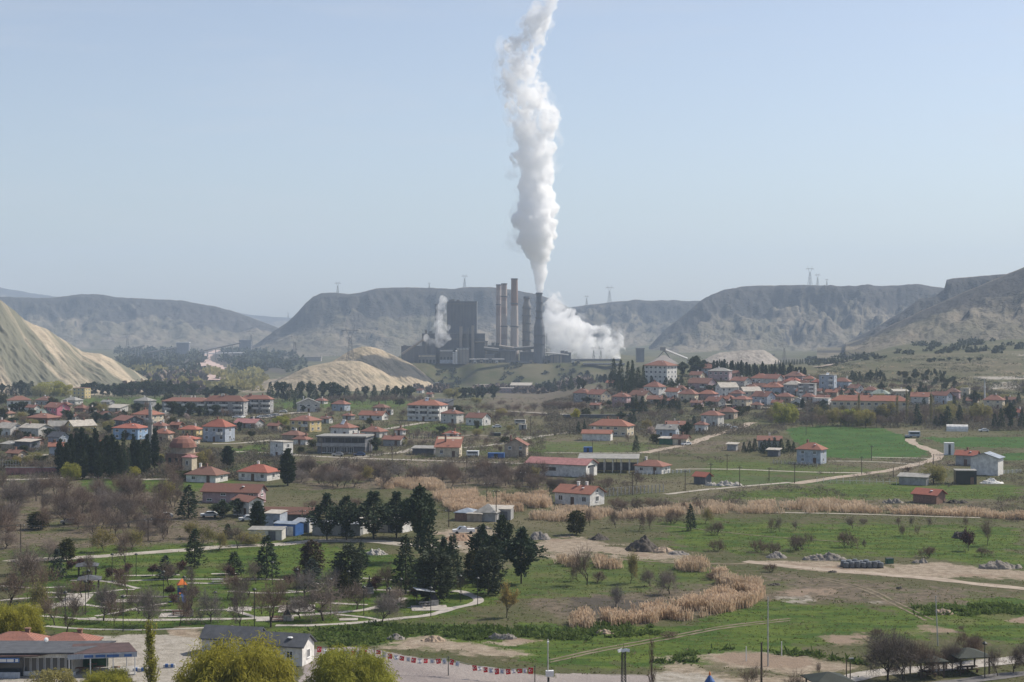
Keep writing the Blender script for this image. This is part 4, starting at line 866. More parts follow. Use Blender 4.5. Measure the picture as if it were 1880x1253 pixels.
    (60, 756, 26, 745, 750, 'gx', TR, 'offwhite', {}), (5, 786, 28, 773, 778, 'hip', TR, 'tan', {}), (135, 774, 22, 764, 768, 'gx', TB, 'grey', {}), (222, 768, 24, 758, 762, 'hip', TR, 'cream', {}), (300, 770, 22, 760, 764, 'gx', 'roof_grey', 'offwhite', {}), (420, 798, 24, 788, 792, 'gx', TR, 'brick', {}), (600, 778, 22, 768, 772, 'gx', TB, 'offwhite', {}), (640, 772, 22, 762, 766, 'hip', TR, 'grey', {}), (660, 812, 24, 801, 806, 'gx', TR, 'cream', {}), (735, 800, 20, 791, 795, 'hip', TB, 'white', {}), (330, 826, 26, 814, 819, 'gx', TR, 'brick', {}), (30, 845, 34, 832, 838, 'gx', TB, 'tan', {}),
    (1776, 856, 42, 828, 837, 'gx', TX, 'grey', dict(yaw=-30)),
]
WN['greenpaint'] = 'green'
for h in HOUSES: house(h[0], h[1], h[2], h[3], h[4], h[5], h[6], h[7], **h[8])
# buildings with a label of their own
house(105, 768, 46, 740, 749, 'gx', TR, 'pink', yaw=-40, label='small house with pink gable wall and red tiled roof')
r, q = house(402, 812, 58, 769, 784, 'hip', TX, 'bluegrey', yaw=-22, storeys=2, label='two storey light blue house with bright red hipped roof', balc=1)
house(517, 842, 42, 810, 813, 'flat', 'roof_pale', 'white', yaw=-38, chim=0, label='plain white cube house with flat roof beside the lane', wins=True)
for px, bs, w, t, e, lab in ((345, 759, 94, 730, 737, 'three storey apartment terrace, leftmost of the three'), (415, 764, 80, 727, 737, 'three storey apartment terrace in the middle with cream end wall'), (471, 760, 62, 726, 733, 'three storey apartment block at the right end of the terrace')):
    house(px, bs, w, t, e, 'hip', TR, 'grey', yaw=-9, ratio=.34, storeys=3, balc=3, label=lab, cat='apartment block', name='apartment_block', chim=3)
house(785, 774, 74, 735, 745, 'hip', TO, 'white', yaw=-20, ratio=.6, storeys=3, balc=3, label='white three storey apartment block with balconies and orange roof', cat='apartment block', name='apartment_block', chim=3, heater=True)
house(1213, 706, 60, 663, 672, 'hip', TR, 'white', yaw=-36, ratio=.75, storeys=4, label='large white four storey block with red hipped roof on hilltop', cat='building', name='hilltop_block', chim=0, ov=0.9)
house(1482, 733, 34, 704, 706, 'flat', 'roof_grey', 'grey', yaw=-20, storeys=4, balc=2, chim=0, label='grey four storey block with white balconies in hillside village', cat='apartment block', name='apartment_block')
house(1596, 775, 138, 727, 737, 'hip', TO, 'cream', yaw=-13, ratio=.22, storeys=3, label='long school with orange red roof and cream walls', cat='school', name='school', chim=2, door=False)
house(824, 838, 46, 806, 820, 'shed', TO, 'cream', yaw=-7, ratio=.6, label='cream house whose whole steep red roof faces the camera', dim=(8.6, 6.0, 3.3, 3.4))
house(948, 840, 44, 805, 818, 'gy', TR, 'tan', yaw=-8, ratio=.8, storeys=2, label='brown two storey house with wide red gable toward the camera')
house(1123, 802, 82, 771, 783, 'hip', TO, 'cream', yaw=-24, ratio=.5, storeys=2, label='large cream farmstead with orange red hipped roof', chim=2, balc=0, cat='farmhouse', name='farmhouse')
house(1226, 805, 42, 780, 789, 'gx', 'roof_grey', 'bluegrey', yaw=-20, storeys=1, label='grey modern house with grey roof and broad glazed front')
house(1198, 871, 66, 846, 857, 'hip', TR, 'white', yaw=-30, ratio=.7, label='white low office house with red hipped roof beside warehouse')
house(1290, 890, 32, 866, 877, 'gx', TX, 'darkgrey', yaw=-44, label='tiny dark hut with red gabled roof beside a stone pile', chim=0, wins=False)
house(1490, 853, 54, 814, 826, 'hip', TO, 'bluegrey', yaw=-30, ratio=.7, storeys=2, label='two storey grey house with orange hipped roof by crop field')
house(1812, 874, 58, 832, 842, 'gy', 'roof_blue', 'white', yaw=-32, ratio=.7, storeys=2, label='tall white barn with pale blue gabled roof', cat='barn', name='barn', chim=0, wins=False)
r, q = house(1064, 930, 92, 893, 908, 'gx', TO, 'white', yaw=-36, ratio=.62, label='white farmhouse with orange red gabled roof among the reeds', cat='farmhouse', name='farmhouse', chim=2)
house(1706, 926, 58, 903, 914, 'gx', TX, 'brick', yaw=-44, ratio=.7, label='half ruined brick barn with red roof amid scrap heaps', cat='barn', name='barn', chim=0, wins=False)
house(1678, 892, 54, 875, 881, 'shed', 'roof_grey', 'grey', yaw=-25, ratio=.5, label='low shed with pale lean-to roof beside the lime bush', cat='shed', name='shed', chim=0, wins=False)
r, q = house(430, 926, 116, 890, 905, 'gx', TR, 'rose', yaw=-14, ratio=.34, storeys=2, label='long rose walled workshop with red roof and window row', cat='workshop', name='workshop', chim=0)
house(456, 950, 56, 912, 922, 'gx', TR, 'white', yaw=-48, ratio=.6, label='small white annexe with red roof before the long workshop', chim=0)
house(534, 962, 96, 938, 950, 'gx', TB, 'darkgrey', yaw=-6, ratio=.3, label='low building with long faded brown roof behind blue sheds', chim=0, wins=False, cat='building', name='low_building')
house(922, 722, 70, 708, 713, 'flat', 'roof_pale', 'rose', yaw=-8, ratio=.3, label='long low pale school building below the power station', cat='school', name='school', chim=0, door=False)
house(957, 721, 40, 703, 708, 'shed', 'roof_pale', 'tan', yaw=-10, ratio=.4, label='cream wing at the right end of the low school', cat='school', name='school', chim=0, door=False)
house(890, 716, 34, 703, 707, 'flat', 'roof_pale', 'tan', yaw=-8, ratio=.4, label='flat roofed wing at the left end of the low school', cat='school', name='school', chim=0, door=False)
# pink roofed warehouse and its open carport
r, q = house(1031, 877, 132, 843, 855, 'gx', 'roof_pink', 'white', yaw=-26, ratio=.42, label='long warehouse with pink metal roof and white gable end', cat='warehouse', name='warehouse', chim=0, wins=False, door=False)
w, d, h, rise = q
b = MB()
for y in (-.22, .0, .22): b.box(w / 2, w / 2 + .06, y * d - .9, y * d + .9, h - .9, h - .2)
b.build('window', M['glass'], r)
b = MB(); b.box(w / 2 + .002, w / 2 + .08, -1.6, 1.6, 0, 3.0); b.build('door', M['darkgrey'], r)
b = MB(); b.box(-.12 * w, .0 * w, -d / 2 - .06, -d / 2, h * .45, h * .75); b.build('window', M['glass'], r)
p = at(1120, 869); r = empty('carport', (p.x, p.y + 6, 0), math.radians(-6), 'open grey steel carport between warehouse and white office house', 'carport')
b = MB(); roof_shape(b, -9.5, 9.5, -4.5, 4.5, 4.4, 'shed', 0.8, .3); b.build('roof', M['roof_grey'], r)
for k in range(8):
    x = -9.3 + 18.6 * k / 7
    for y in (-4.4, 4.4):
        b = MB(); b.box(x - .12, x + .12, y - .12, y + .12, -.3, 4.5 + (.7 if y > 0 else 0)); b.build('post', M['white'], r)
b = MB(); b.box(-9.2, 9.2, 4.3, 4.38, 0, 2.6); b.build('back_wall', M['darkgrey'], r)
# dark modern building
p = at(630, 834); r = empty('modern_building', (p.x, p.y + 7, 0), math.radians(-9), 'dark modern flat roofed building with pale roof edge and glass front', 'building')
b = MB(); b.box(-9, 9, -5.5, 5.5, -.5, 6.0); b.build('wall', M['darkgrey'], r)
b = MB(); b.box(-9.6, 9.6, -6.4, 6.0, 6.02, 6.5); b.build('roof', M['roof_grey'], r)
b = MB(); b.box(-9.3, 9.3, -6.2, -5.55, 2.7, 3.9); b.build('canopy', M['grey'], r)
for k in range(7): add_window(r, (-7.4 + 2.5 * k, -5.5, 4.1), 0, 2.1, 1.6, True, True, 2)
for k in range(5): add_window(r, (-6.5 + 2.5 * k, -5.5, .3), 0, 2.1, 2.2, True, False, 2)
# mosque with a red faceted dome, stone minarets
def minaret(px, base, top, wpx, mat, label, Y=None):
    p = at(px, base); s = F / p.y; H = (base - top) / s; R0 = wpx / s / 2
    r = empty('minaret', p, 0, label, 'minaret')
    b = MB(); b.lathe([(R0 * 1.35, -1), (R0 * 1.35, H * .16), (R0, H * .22), (R0 * .94, H * .62)], n=14); b.build('shaft', M[mat], r)
    b = MB(); b.lathe([(R0 * .95, H * .60), (R0 * 1.45, H * .635), (R0 * 1.5, H * .68), (R0 * 1.35, H * .68), (R0 * 1.3, H * .64)], n=14); b.build('balcony', M[mat], r)
    b = MB(); b.lathe([(R0 * .75, H * .62), (R0 * .72, H * .82), (R0 * .82, H * .83)], n=14); b.build('upper_shaft', M[mat], r)
    b = MB(); b.lathe([(R0 * .85, H * .83), (R0 * .35, H * .92), (.06, H * .985), (.03, H)], n=14); b.build('spire', M['galv'], r)
    return r
minaret(276, 850, 733, 9.5, 'concrete', 'tall grey stone minaret rising over the dark cypresses')
minaret(1808, 742, 695, 3.2, 'white', 'slim white minaret on the far right hillside')
p = at(330, 866); s = F / p.y; r = empty('mosque', (p.x, p.y + 5, 0), math.radians(-20), 'mosque with low red tiled dome and brown stone walls', 'mosque')
b = MB(); b.box(-4.0, 4.0, -4.0, 4.0, -.5, 5.6); b.build('wall', M['brick'], r)
b = MB(); b.lathe([(4.0, 5.5), (4.0, 7.6), (3.9, 7.7)], n=8); b.build('drum', M['tan'], r)
b = MB(); b.lathe([(4.5, 7.55), (4.4, 7.75), (3.9, 9.0), (2.8, 10.2), (1.5, 10.9), (.12, 11.2), (.05, 12.2)], n=12); b.build('dome', M['tile_red'], r)
for x in (-2.4, 0, 2.4): add_window(r, (x, -4.0, 2.0), 0, 1.0, 2.2, True, True)
for y in (-2.2, 2.2): add_window(r, (4.0, y, 2.0), math.pi / 2, 1.0, 2.2, True, True)
p = at(346, 872); r = empty('mosque_porch', (p.x, p.y + 2, 0), math.radians(-20), 'pinkish stone tower annexe right of the red domed mosque', 'building')
b = MB(); b.box(-1.7, 1.7, -1.6, 1.6, -.5, 5.4); b.build('wall', M['cream'], r)
b = MB(); roof_shape(b, -1.7, 1.7, -1.6, 1.6, 5.4, 'hip', .8, .3); b.build('roof', M['roof_pink'], r)
add_window(r, (0, -1.6, 3.0), 0, 1.0, 1.4, True)
# corrugated sheds beside the cedar row
def shed(px, base, w, d, h, rise, kind, rc, wc, yaw, label, **kw):
    p = at(px, base); r = empty('shed', (p.x, p.y + d / 2, gxy(p.x, p.y)), math.radians(yaw), label, 'shed')
    b = MB(); wall_prism(b, -w / 2, w / 2, -d / 2, d / 2, h, kind, rise); b.build('wall', M[wc], r)
    b = MB(); roof_shape(b, -w / 2, w / 2, -d / 2, d / 2, h, kind, rise, .2, .08); b.build('roof', M[rc], r)
    b = MB(); b.box(w * .1, w * .1 + min(1.6, w * .3), -d / 2 - .05, -d / 2, 0, min(2.1, h * .9)); b.build('door', M[kw.get('door', 'darkgrey')], r)
    return r
shed(620, 984, 11, 5, 2.6, .5, 'gx', 'galv', 'galv', -8, 'grey corrugated metal shed under the cedar row')
shed(662, 982, 2.6, 4, 3.2, .5, 'shed', 'roof_pale', 'white', -30, 'narrow white metal shed at the end of grey shed')
shed(528, 984, 5.4, 4, 2.6, .4, 'gx', 'roof_blue', 'bluepaint', -20, 'small blue walled shed with white roof edge', door='white')
shed(504, 972, 4.0, 4, 3.6, .4, 'shed', 'roof_pale', 'bluegrey', -18, 'blue grey shed with white sloping roof behind blue shed')
shed(556, 978, 4.0, 4, 2.4, .4, 'shed', 'galv', 'offwhite', -12, 'off white shed with metal roof right of blue shed')
shed(488, 992, 7.5, 4, 2.2, .3, 'shed', 'roof_grey', 'offwhite', -5, 'low pale concrete store left of the blue shed')
shed(735, 978, 3.6, 4, 2.6, .5, 'gx', 'roof_pale', 'white', -30, 'small white shed half hidden by the right cedars')
shed(710, 978, 4.0, 3, 2.2, .4, 'shed', 'roof_pale', 'concrete', -6, 'grey concrete shed between the cedar trunks')
def tent(px, base, w, h, wall, mat, wc, label):
    p = at(px, base); r = empty('hut', (p.x, p.y + w / 2, 0), math.radians(-15), label, 'hut')
    b = MB(); b.box(-w / 2, w / 2, -w / 2, w / 2, -.1, wall); b.build('wall', M[wc], r)
    b = MB(); roof_shape(b, -w / 2, w / 2, -w / 2, w / 2, wall, 'hip', h - wall, .3); b.build('canopy', M[mat], r)
tent(896, 958, 5.2, 3.9, 2.1, 'roof_grey', 'grey', 'grey pyramid roofed hut beside the reed bed')
tent(858, 957, 5.0, 2.8, 1.9, 'roof_blue', 'brick', 'low hut with blue grey roof left of pyramid hut')
tent(874, 958, 3.6, 2.3, 1.8, 'roof_pale', 'tan', 'small tan hut between the blue and pyramid huts')
shed(918, 955, 6, 4, 2.6, .5, 'shed', 'roof_pale', 'grey', -10, 'open fronted shed with white sloping roof right of huts')
# hoop greenhouse, tall black block, container, bus-like trailer
p = at(1762, 793); r = empty('greenhouse', (p.x, p.y + 4, p.z), math.radians(-15), 'white hoop greenhouse in front of the roadside pines', 'greenhouse')
b = MB(); n = 9
for x in (-4.6, 4.6): pass
pr = [(-2.6 * math.cos(math.pi * k / n), 2.9 * math.sin(math.pi * k / n) ** .8) for k in range(n + 1)]
b.solid([(-4.6, y, z) for y, z in pr] + [(4.6, y, z) for y, z in pr], [(k, k + 1, n + 2 + k, n + 1 + k) for k in range(n)] + [tuple(range(n + 1)), tuple(range(2 * n + 1, n, -1))]); b.build('cover', M['white'], r)
b = MB(); b.box(4.6, 4.66, -.6, .6, 0, 2.0); b.build('door', M['grey'], r)
p = at(1777, 890); r = empty('storage_block', (p.x, p.y + 3, 0), math.radians(-8), 'flat roofed black windowless block before the white barn', 'building')
b = MB(); b.box(-3, 3, -2.5, 2.5, -.3, 3.9); b.build('wall', M['carblack'], r)
b = MB(); b.box(-3.15, 3.15, -2.65, 2.65, 3.92, 4.15); b.build('roof', M['roof_grey'], r)
b = MB(); b.box(1.2, 2.2, -2.56, -2.5, 0, 2.1); b.build('door', M['brick'], r)
# ------------------------------------------------------------ power station on its platform
M['plant_dark'] = plain('plant_cladding_dark', (0.18, 0.185, 0.20), 0.6, var=0.18, scale=0.05)
M['plant_mid'] = plain('plant_cladding', (0.215, 0.21, 0.205), 0.6, var=0.2, scale=0.05)
M['plant_tan'] = plain('plant_concrete', (0.34, 0.30, 0.265), 0.8, var=0.15, scale=0.05)
M['shaft_tan'] = plain('chimney_concrete', (0.45, 0.39, 0.355), 0.8, var=0.12, scale=0.04)
M['shaft_red'] = plain('chimney_band_red', (0.39, 0.32, 0.295), 0.8, var=0.2, scale=0.04)
M['shaft_brown'] = plain('chimney_top_brown', (0.30, 0.215, 0.185), 0.8, var=0.2, scale=0.04)
M['plant_white'] = plain('plant_white', (0.62, 0.60, 0.57), 0.6, var=0.1, scale=0.1)
def X_(u, Y): return (u - CX) * Y / F
def Z_(v, Y): return CAMH + (HZ - v) * Y / F
GZ = -4.5
def block(name, u0, u1, top, Y, depth, mat, label, cat='building', ribs=0, bands=(), roofbits=0, louv=0, bot=None, group='power station buildings'):
    x0, x1, z1 = X_(u0, Y), X_(u1, Y), Z_(top, Y); r = empty(name, ((x0 + x1) / 2, Y + depth / 2, GZ), 0, label, cat, group)
    w, h = x1 - x0, z1 - GZ
    b = MB(); b.box(-w / 2, w / 2, -depth / 2, depth / 2, 0, h); b.build('wall', M[mat], r)
    b = MB(); b.box(-w / 2 - .5, w / 2 + .5, -depth / 2 - .5, depth / 2 + .5, h + .01, h + 1.0); ro = b.build('roof', M['plant_dark'], r)
    R_ = random.Random(int(u0 * 7 + top))
    for k in range(roofbits):
        b = MB(); x = R_.uniform(-.42, .42) * w; q = R_.uniform(1, 2.6); b.box(x - q, x + q, -q, q, h + 1.0, h + 1.0 + R_.uniform(1.2, 3.5)); b.build('roof_vent', M['plant_mid'], ro)
    if ribs:
        b = MB()
        for k in range(ribs + 1):
            x = -w / 2 + w * k / ribs; b.box(x - .22, x + .22, -depth / 2 - .35, -depth / 2, .3, h)
        b.build('ribs', M['plant_mid' if mat == 'plant_dark' else 'plant_dark'], r)
    for z0_, z1_, m in bands:
        b = MB(); b.box(-w / 2 + .5, w / 2 - .5, -depth / 2 - .18, -depth / 2, h * z0_, h * z1_); b.build('window_band', M[m], r)
    for k in range(louv):
        b = MB(); x = -w / 2 + w * (k + .5) / louv; b.box(x - w / louv * .28, x + w / louv * .28, -depth / 2 - .12, -depth / 2, h * .12, h * .5); b.build('opening', M['carblack'], r)
    return r
block('boiler_house', 821, 875, 555, 2105, 45, 'plant_dark', 'tall windowless dark boiler house towering over the power station', 'boiler house', ribs=9, bands=((.96, .985, 'plant_mid'), (.34, .36, 'plant_mid')), roofbits=5)
block('stair_tower', 799, 804, 560, 2125, 8, 'plant_dark', 'thin dark stack beside small steam plume', 'stack', ribs=0)
block('turbine_hall', 775, 890, 614, 2075, 28, 'plant_dark', 'broad dark turbine hall at the foot of boiler house', 'turbine hall', ribs=16, bands=((.80, .86, 'plant_mid'),), roofbits=6)
block('bunker_hall', 737, 800, 637, 2070, 30, 'plant_dark', 'lower dark hall at left end of power station', 'hall', ribs=8, roofbits=2)
block('pump_house', 768, 800, 653, 2058, 10, 'plant_mid', 'grey shed with pale pinkish roof strip before dark hall', 'shed', bands=((.86, 1.0, 'cream'),), louv=5)
block('switch_house', 807, 832, 643, 2056, 12, 'plant_mid', 'grey building with white parapet before turbine hall', 'building', bands=((.9, 1.02, 'plant_white'), (.05, .3, 'bluegrey')), louv=4)
block('control_tower', 838, 861, 640, 2054, 14, 'plant_tan', 'pale block with white top before turbine hall', 'building', bands=((.93, 1.03, 'plant_white'),), ribs=4)
for u, t, lab in ((833, 648, 'white storage tank, left of the pair before turbine hall'), (837.5, 645, 'white storage tank, right of the pair before turbine hall')):
    x = X_(u, 2052); r = empty('storage_tank', (x, 2052, GZ), 0, lab, 'tank', 'white storage tanks of the power station'); b = MB(); b.lathe([(1.5, 0), (1.5, Z_(t, 2052) - GZ), (.9, Z_(t, 2052) - GZ + .8), (.1, Z_(t, 2052) - GZ + 1.1)], n=14); b.build('shell', M['plant_white'], r)
    b = MB(); b.lathe([(1.62, Z_(t, 2052) - GZ - 1), (1.62, Z_(t, 2052) - GZ - .6)], n=14); b.build('rim', M['plant_mid'], r)
block('workshop', 890, 925, 636, 2085, 30, 'plant_dark', 'dark low workshop behind the striped chimneys', 'building', ribs=5, roofbits=3)
block('workshop', 892, 906, 653, 2056, 10, 'plant_mid', 'grey hut right of turbine hall foot', 'building', louv=3)
block('dust_filter', 918, 946, 646, 2075, 20, 'plant_mid', 'grey filter house at the chimney feet', 'building', ribs=6, roofbits=4)
block('dust_filter', 955, 980, 648, 2080, 18, 'plant_dark', 'dark filter house between scaffolded chimneys', 'building', ribs=6, roofbits=3)
block('long_shed', 930, 972, 665, 2046, 8, 'plant_mid', 'flat pale roofed shed along platform edge', 'shed', bands=((.6, 1.0, 'concrete'),))
block('pump_station', 993, 1011, 655, 2052, 14, 'plant_dark', 'dark box building right of the steaming chimney', 'building', louv=2)
block('pump_station', 1010, 1032, 653, 2060, 14, 'plant_tan', 'tan box building right of dark box building', 'building', ribs=4)
block('pump_station', 1030, 1048, 649, 2066, 12, 'plant_dark', 'dark raised building left of the cooling bank', 'building', ribs=3, roofbits=2)
block('cooling_bank', 1071, 1138, 661, 2140, 22, 'plant_tan', 'long low tan cooling tower bank under the steam', 'cooling tower', bands=((.82, .98, 'plant_dark'),), louv=14)
block('cooling_bank', 1046, 1074, 661, 2130, 16, 'plant_dark', 'dark low building joining the cooling tower bank', 'cooling tower', louv=5)
block('retaining_hall', 1072, 1147, 669, 2010, 14, 'plant_tan', 'long hall with dark roof below cooling tower bank', 'hall', bands=((.72, 1.0, 'plant_dark'),), louv=16)
block('silo_tower', 1169, 1183, 641, 2150, 18, 'plant_dark', 'grey square tower right of the cooling bank', 'tower', bands=((.93, 1.0, 'plant_mid'),))
def chimney(u, top, Y, w0, w1, bands, label, rings=(), base=None, lattice=False, mat='shaft_tan', bm='shaft_red'):
    r = empty('chimney', (X_(u, Y), Y, GZ), 0, label, 'chimney', 'chimneys of the power station'); k = Y / F; H = Z_(top, Y) - GZ
    def rad(z): return (w0 + (w1 - w0) * z / H) * k / 2
    if base:
        zb = Z_(base[0], Y) - GZ; z2 = Z_(base[0] - base[2], Y) - GZ
        b = MB(); b.lathe([(base[1] * k / 2 * 1.06, -3), (base[1] * k / 2, zb), (rad(z2) * 1.05, z2)], n=20); b.build('lower_shaft', M[mat], r)
    cuts = sorted(set([0.0, 1.0] + [c for b_ in bands for c in b_])); 
    for c0, c1 in zip(cuts[:-1], cuts[1:]):
        red = any(abs(c0 - b_[0]) < 1e-6 for b_ in bands)
        b = MB(); z0, z1 = H * c0 - (3 if c0 == 0 else 0), H * c1; b.lathe([(rad(max(z0, 0)), z0), (rad(z1), z1)], n=20); b.build('band' if red else 'shaft', M[bm if red else mat], r)
    b = MB(); b.lathe([(rad(H) * 1.12, H - 1.2), (rad(H) * 1.12, H + .3), (rad(H) * .8, H + .3), (rad(H) * .8, H - .6)], n=20); b.build('rim', M['plant_dark'], r)
    for q in rings:
        z = Z_(q, Y) - GZ; rr = rad(z)
        if base and q > base[0]: rr = base[1] * k / 2
        b = MB(); b.lathe([(rr * 1.0, z - .5), (rr + 1.1, z - .2), (rr + 1.1, z + .9), (rr, z + .9)], n=20); b.build('platform', M['plant_dark'], r)
    if lattice:
        zt = Z_(lattice[1], Y) - GZ; x = lattice[0] * k
        b = MB()
        for sx in (-1.3, 1.3):
            for sy in (-1.3, 1.3): b.box(x + sx - .22, x + sx + .22, sy - .22, sy + .22, -1, zt)
        n = int(zt / 4)
        for j in range(n):
            b.box(x - 1.3, x + 1.3, -1.5, -1.3, 4 * j + 2, 4 * j + 2.5); b.bar((x - 1.3, -1.4, 4 * j + 2), (x + 1.3, -1.4, 4 * j + 6), .16, n=4)
        b.build('lift_tower', M['plant_dark'], r)
    return r
chimney(915.5, 523, 2150, 10, 9, ((.60, .72), (.80, .86), (.93, 1.0)), 'pale chimney with faint red bands, left of the banded pair', (560,))
chimney(925.5, 521, 2110, 12, 10.5, ((.30, .36), (.62, .70), (.78, .84), (.92, 1.0)), 'pale chimney with faint red bands, right of the banded pair', (545, 600))
chimney(944.5, 512, 2095, 15.5, 12, ((.68, 1.0),), 'tallest chimney, tan below and reddish brown at top', (558, 600, 640), bm='shaft_brown')
chimney(967, 545, 2120, 13, 10.5, (), 'dark scaffolded chimney between the tallest and the steaming one', (548, 566, 580, 594, 610, 626, 640), base=(562, 15.5, 8), mat='plant_mid')
chimney(990, 538, 2050, 15, 10.5, (), 'dark chimney pouring out the thick steam column', (540, 556, 572, 584, 600, 616, 632), base=(600, 19.5, 14), lattice=(12, 612), mat='plant_dark')
# ducts, galleries and yard gear between the big blocks
def duct(a, c, Y, r_, mat, label, legs=2, name='flue_duct', cat='duct'):
    x0, z0, x1, z1 = X_(a[0], Y), Z_(a[1], Y), X_(c[0], Y), Z_(c[1], Y); r = empty(name, (x0, Y, GZ), 0, label, cat, 'ducts and galleries of the power station')
    b = MB(); b.bar((0, 0, z0 - GZ), (x1 - x0, 0, z1 - GZ), r_, n=6); b.build('casing', M[mat], r)
    for k in range(legs):
        t = (k + .5) / legs; b = MB(); x = (x1 - x0) * t; b.box(x - .35, x + .35, -.35, .35, 0, (z0 + (z1 - z0) * t) - GZ - r_ * .5); b.build('leg', M['plant_dark'], r)
duct((888, 640), (916, 643), 2062, 2.4, 'plant_mid', 'grey flue duct from turbine hall to the banded chimneys'); duct((916, 636), (944, 640), 2066, 2.0, 'plant_tan', 'tan flue duct leading into the tallest chimney'); duct((946, 641), (980, 638), 2064, 2.2, 'plant_mid', 'grey flue duct between tallest and steaming chimneys'); duct((738, 650), (780, 622), 2052, 1.5, 'plant_tan', 'slanting pale coal gallery rising across the dark left hall', 3, 'coal_gallery', 'gallery')
duct((1000, 648), (1044, 652), 2048, .9, 'plant_white', 'thin white pipe along the tan box building', 4, 'pipe_bridge'); duct((862, 660), (926, 660), 2048, .7, 'plant_white', 'thin white pipe bridge in front of turbine hall', 5, 'pipe_bridge'); duct((872, 628), (890, 628), 2072, 1.2, 'plant_tan', 'short tan duct on turbine hall right corner', 1)
for k, (u, t, w_) in enumerate(((846, 600, 5), (858, 603, 4), (868, 598, 5), (782, 607, 4), (893, 628, 4), (905, 631, 5))):
    block('vent_house', u - w_ / 2, u + w_ / 2, t, 2070 - k, 5, 'plant_mid' if k % 2 else 'plant_tan', ('tan vent house under the boiler house, left of three', 'grey vent house under the boiler house, middle of three', 'tan vent house under the boiler house, right of three', 'grey vent house on the left end of turbine hall', 'tan vent house right of turbine hall roof', 'grey vent house beside the banded chimneys')[k], 'building')
for k, u in enumerate((872, 884, 900, 912, 975, 1002, 1052, 1062)):
    block('yard_hut', u - 2.5, u + 2.5, 662 - (k % 3), 2044, 4, ('plant_white', 'plant_tan', 'plant_mid')[k % 3], '%s yard hut on the platform edge, %s of eight from left' % (('small white', 'small tan', 'small grey')[k % 3], ORD[k + 1]), 'hut', louv=1)
# coal conveyor and A-frame by the hilltop
Yc = 1900.0
r = empty('conveyor', (X_(1235, Yc), Yc, 0), 0, 'inclined pale coal conveyor on slanting legs behind the hilltop block', 'conveyor')
b = MB(); x0, z0, x1, z1 = X_(1217, Yc) - X_(1235, Yc), Z_(641, Yc), X_(1262, Yc) - X_(1235, Yc), Z_(659, Yc)
b.bar((x0, 0, z0), (x1, 0, z1), 1.3, n=4); b.build('gallery', M['plant_white'], r)
b = MB(); b.bar((x0, 0, z0), (x0 + 14, 0, Z_(668, Yc)), .8, n=4); b.bar((x0 + 3, 0, z0), (x0 - 12, 0, Z_(668, Yc)), .5, n=4); b.bar((x1, 0, z1), (x1, 0, z1 - 12), .5, n=4); b.build('legs', M['plant_mid'], r)
b = MB(); b.box(x0 - 3, x0 + 3, -3, 3, z0 - 2, z0 + 2); b.build('head_house', M['plant_mid'], r)
r = empty('coal_store', (X_(1218, 1880), 1880, 0), 0, 'pale triangular coal store roof behind the hilltop block', 'store')
b = MB(); roof_shape(b, -16, 16, -14, 14, Z_(668, 1880), 'hip', 9.5, 1); b.build('roof', M['plant_tan'], r)
b = MB(); b.box(-15, 15, -13, 13, -14, Z_(668, 1880) - .2); b.build('wall', M['plant_mid'], r)
# distant conveyors and sheds on the left valley floor
def far_box(name, u0, u1, top, bot, Y, mat, label, cat, roof='plant_white'):
    x0, x1 = X_(u0, Y), X_(u1, Y); zb = Z_(bot, Y); zt = Z_(top, Y); r = empty(name, ((x0 + x1) / 2, Y, zb), 0, label, cat)
    b = MB(); b.box((x0 - x1) / 2, (x1 - x0) / 2, -8, 8, -30, zt - zb); b.build('wall', M[mat], r)
    b = MB(); b.box((x0 - x1) / 2 - 1, (x1 - x0) / 2 + 1, -9, 9, zt - zb + .01, zt - zb + 2.0); b.build('roof', M[roof], r)
far_box('transfer_house', 325, 348, 630, 650, 4000, 'plant_dark', 'far grey transfer house with white edge beyond the pale road', 'building')
far_box('transfer_house', 440, 462, 626, 649, 4050, 'plant_dark', 'far dark transfer house right of the pale road', 'building', 'plant_dark')
far_box('billboard_house', 329, 347, 674, 683, 2570, 'plant_mid', 'far pale box building left of the pale road', 'building', 'plant_mid')
far_box('far_shed', 474, 496, 655, 661, 3390, 'plant_white', 'far low white shed right of the pale road', 'shed')
far_box('far_hall', 548, 590, 657, 664, 3250, 'plant_tan', 'far low brownish hall behind the sandy mounds', 'hall', 'plant_tan')
for a, c, Y, lab in (((365, 650), (448, 648), 3600, 'far pale conveyor bridge crossing above the pale road'), ((236, 641), (266, 635), 3300, 'far short conveyor ramp left of the pale road'), ((270, 648), (325, 638), 3200, 'far long conveyor ramp rising to transfer house'), ((365, 646), (442, 630), 3350, 'far thin conveyor ramp rising right to dark transfer house')):
    r = empty('conveyor', (X_(a[0], Y), Y, Z_(a[1], Y)), 0, lab, 'conveyor')
    e = (X_(c[0], Y) - X_(a[0], Y), 0, Z_(c[1], Y) - Z_(a[1], Y))
    b = MB(); b.bar((0, 0, 0), e, 1.4, n=4); b.build('gallery', M['plant_white' if 'pale con' in lab else 'plant_mid'], r)
    for k in range(1, 5): b = MB(); b.box(e[0] * k / 5 - .7, e[0] * k / 5 + .7, -.7, .7, -34, e[2] * k / 5); b.build('trestle', M['plant_mid'], r)
far_box('storage_shed', 1362, 1420, 653, 660, 2450, 'plant_mid', 'low grey open shed in front of the spoil heap', 'shed', 'plant_mid')
# brick flue by the low school
p = at(802, 720); r = empty('brick_flue', p, 0, 'short square brick flue standing by the low pale school', 'chimney'); b = MB(); b.box(-2, 2, -2, 2, -1, 9); b.build('shaft', M['brick'], r); b = MB(); b.box(-2.2, 2.2, -2.2, 2.2, 9.01, 9.8); b.build('cap', M['concrete'], r)

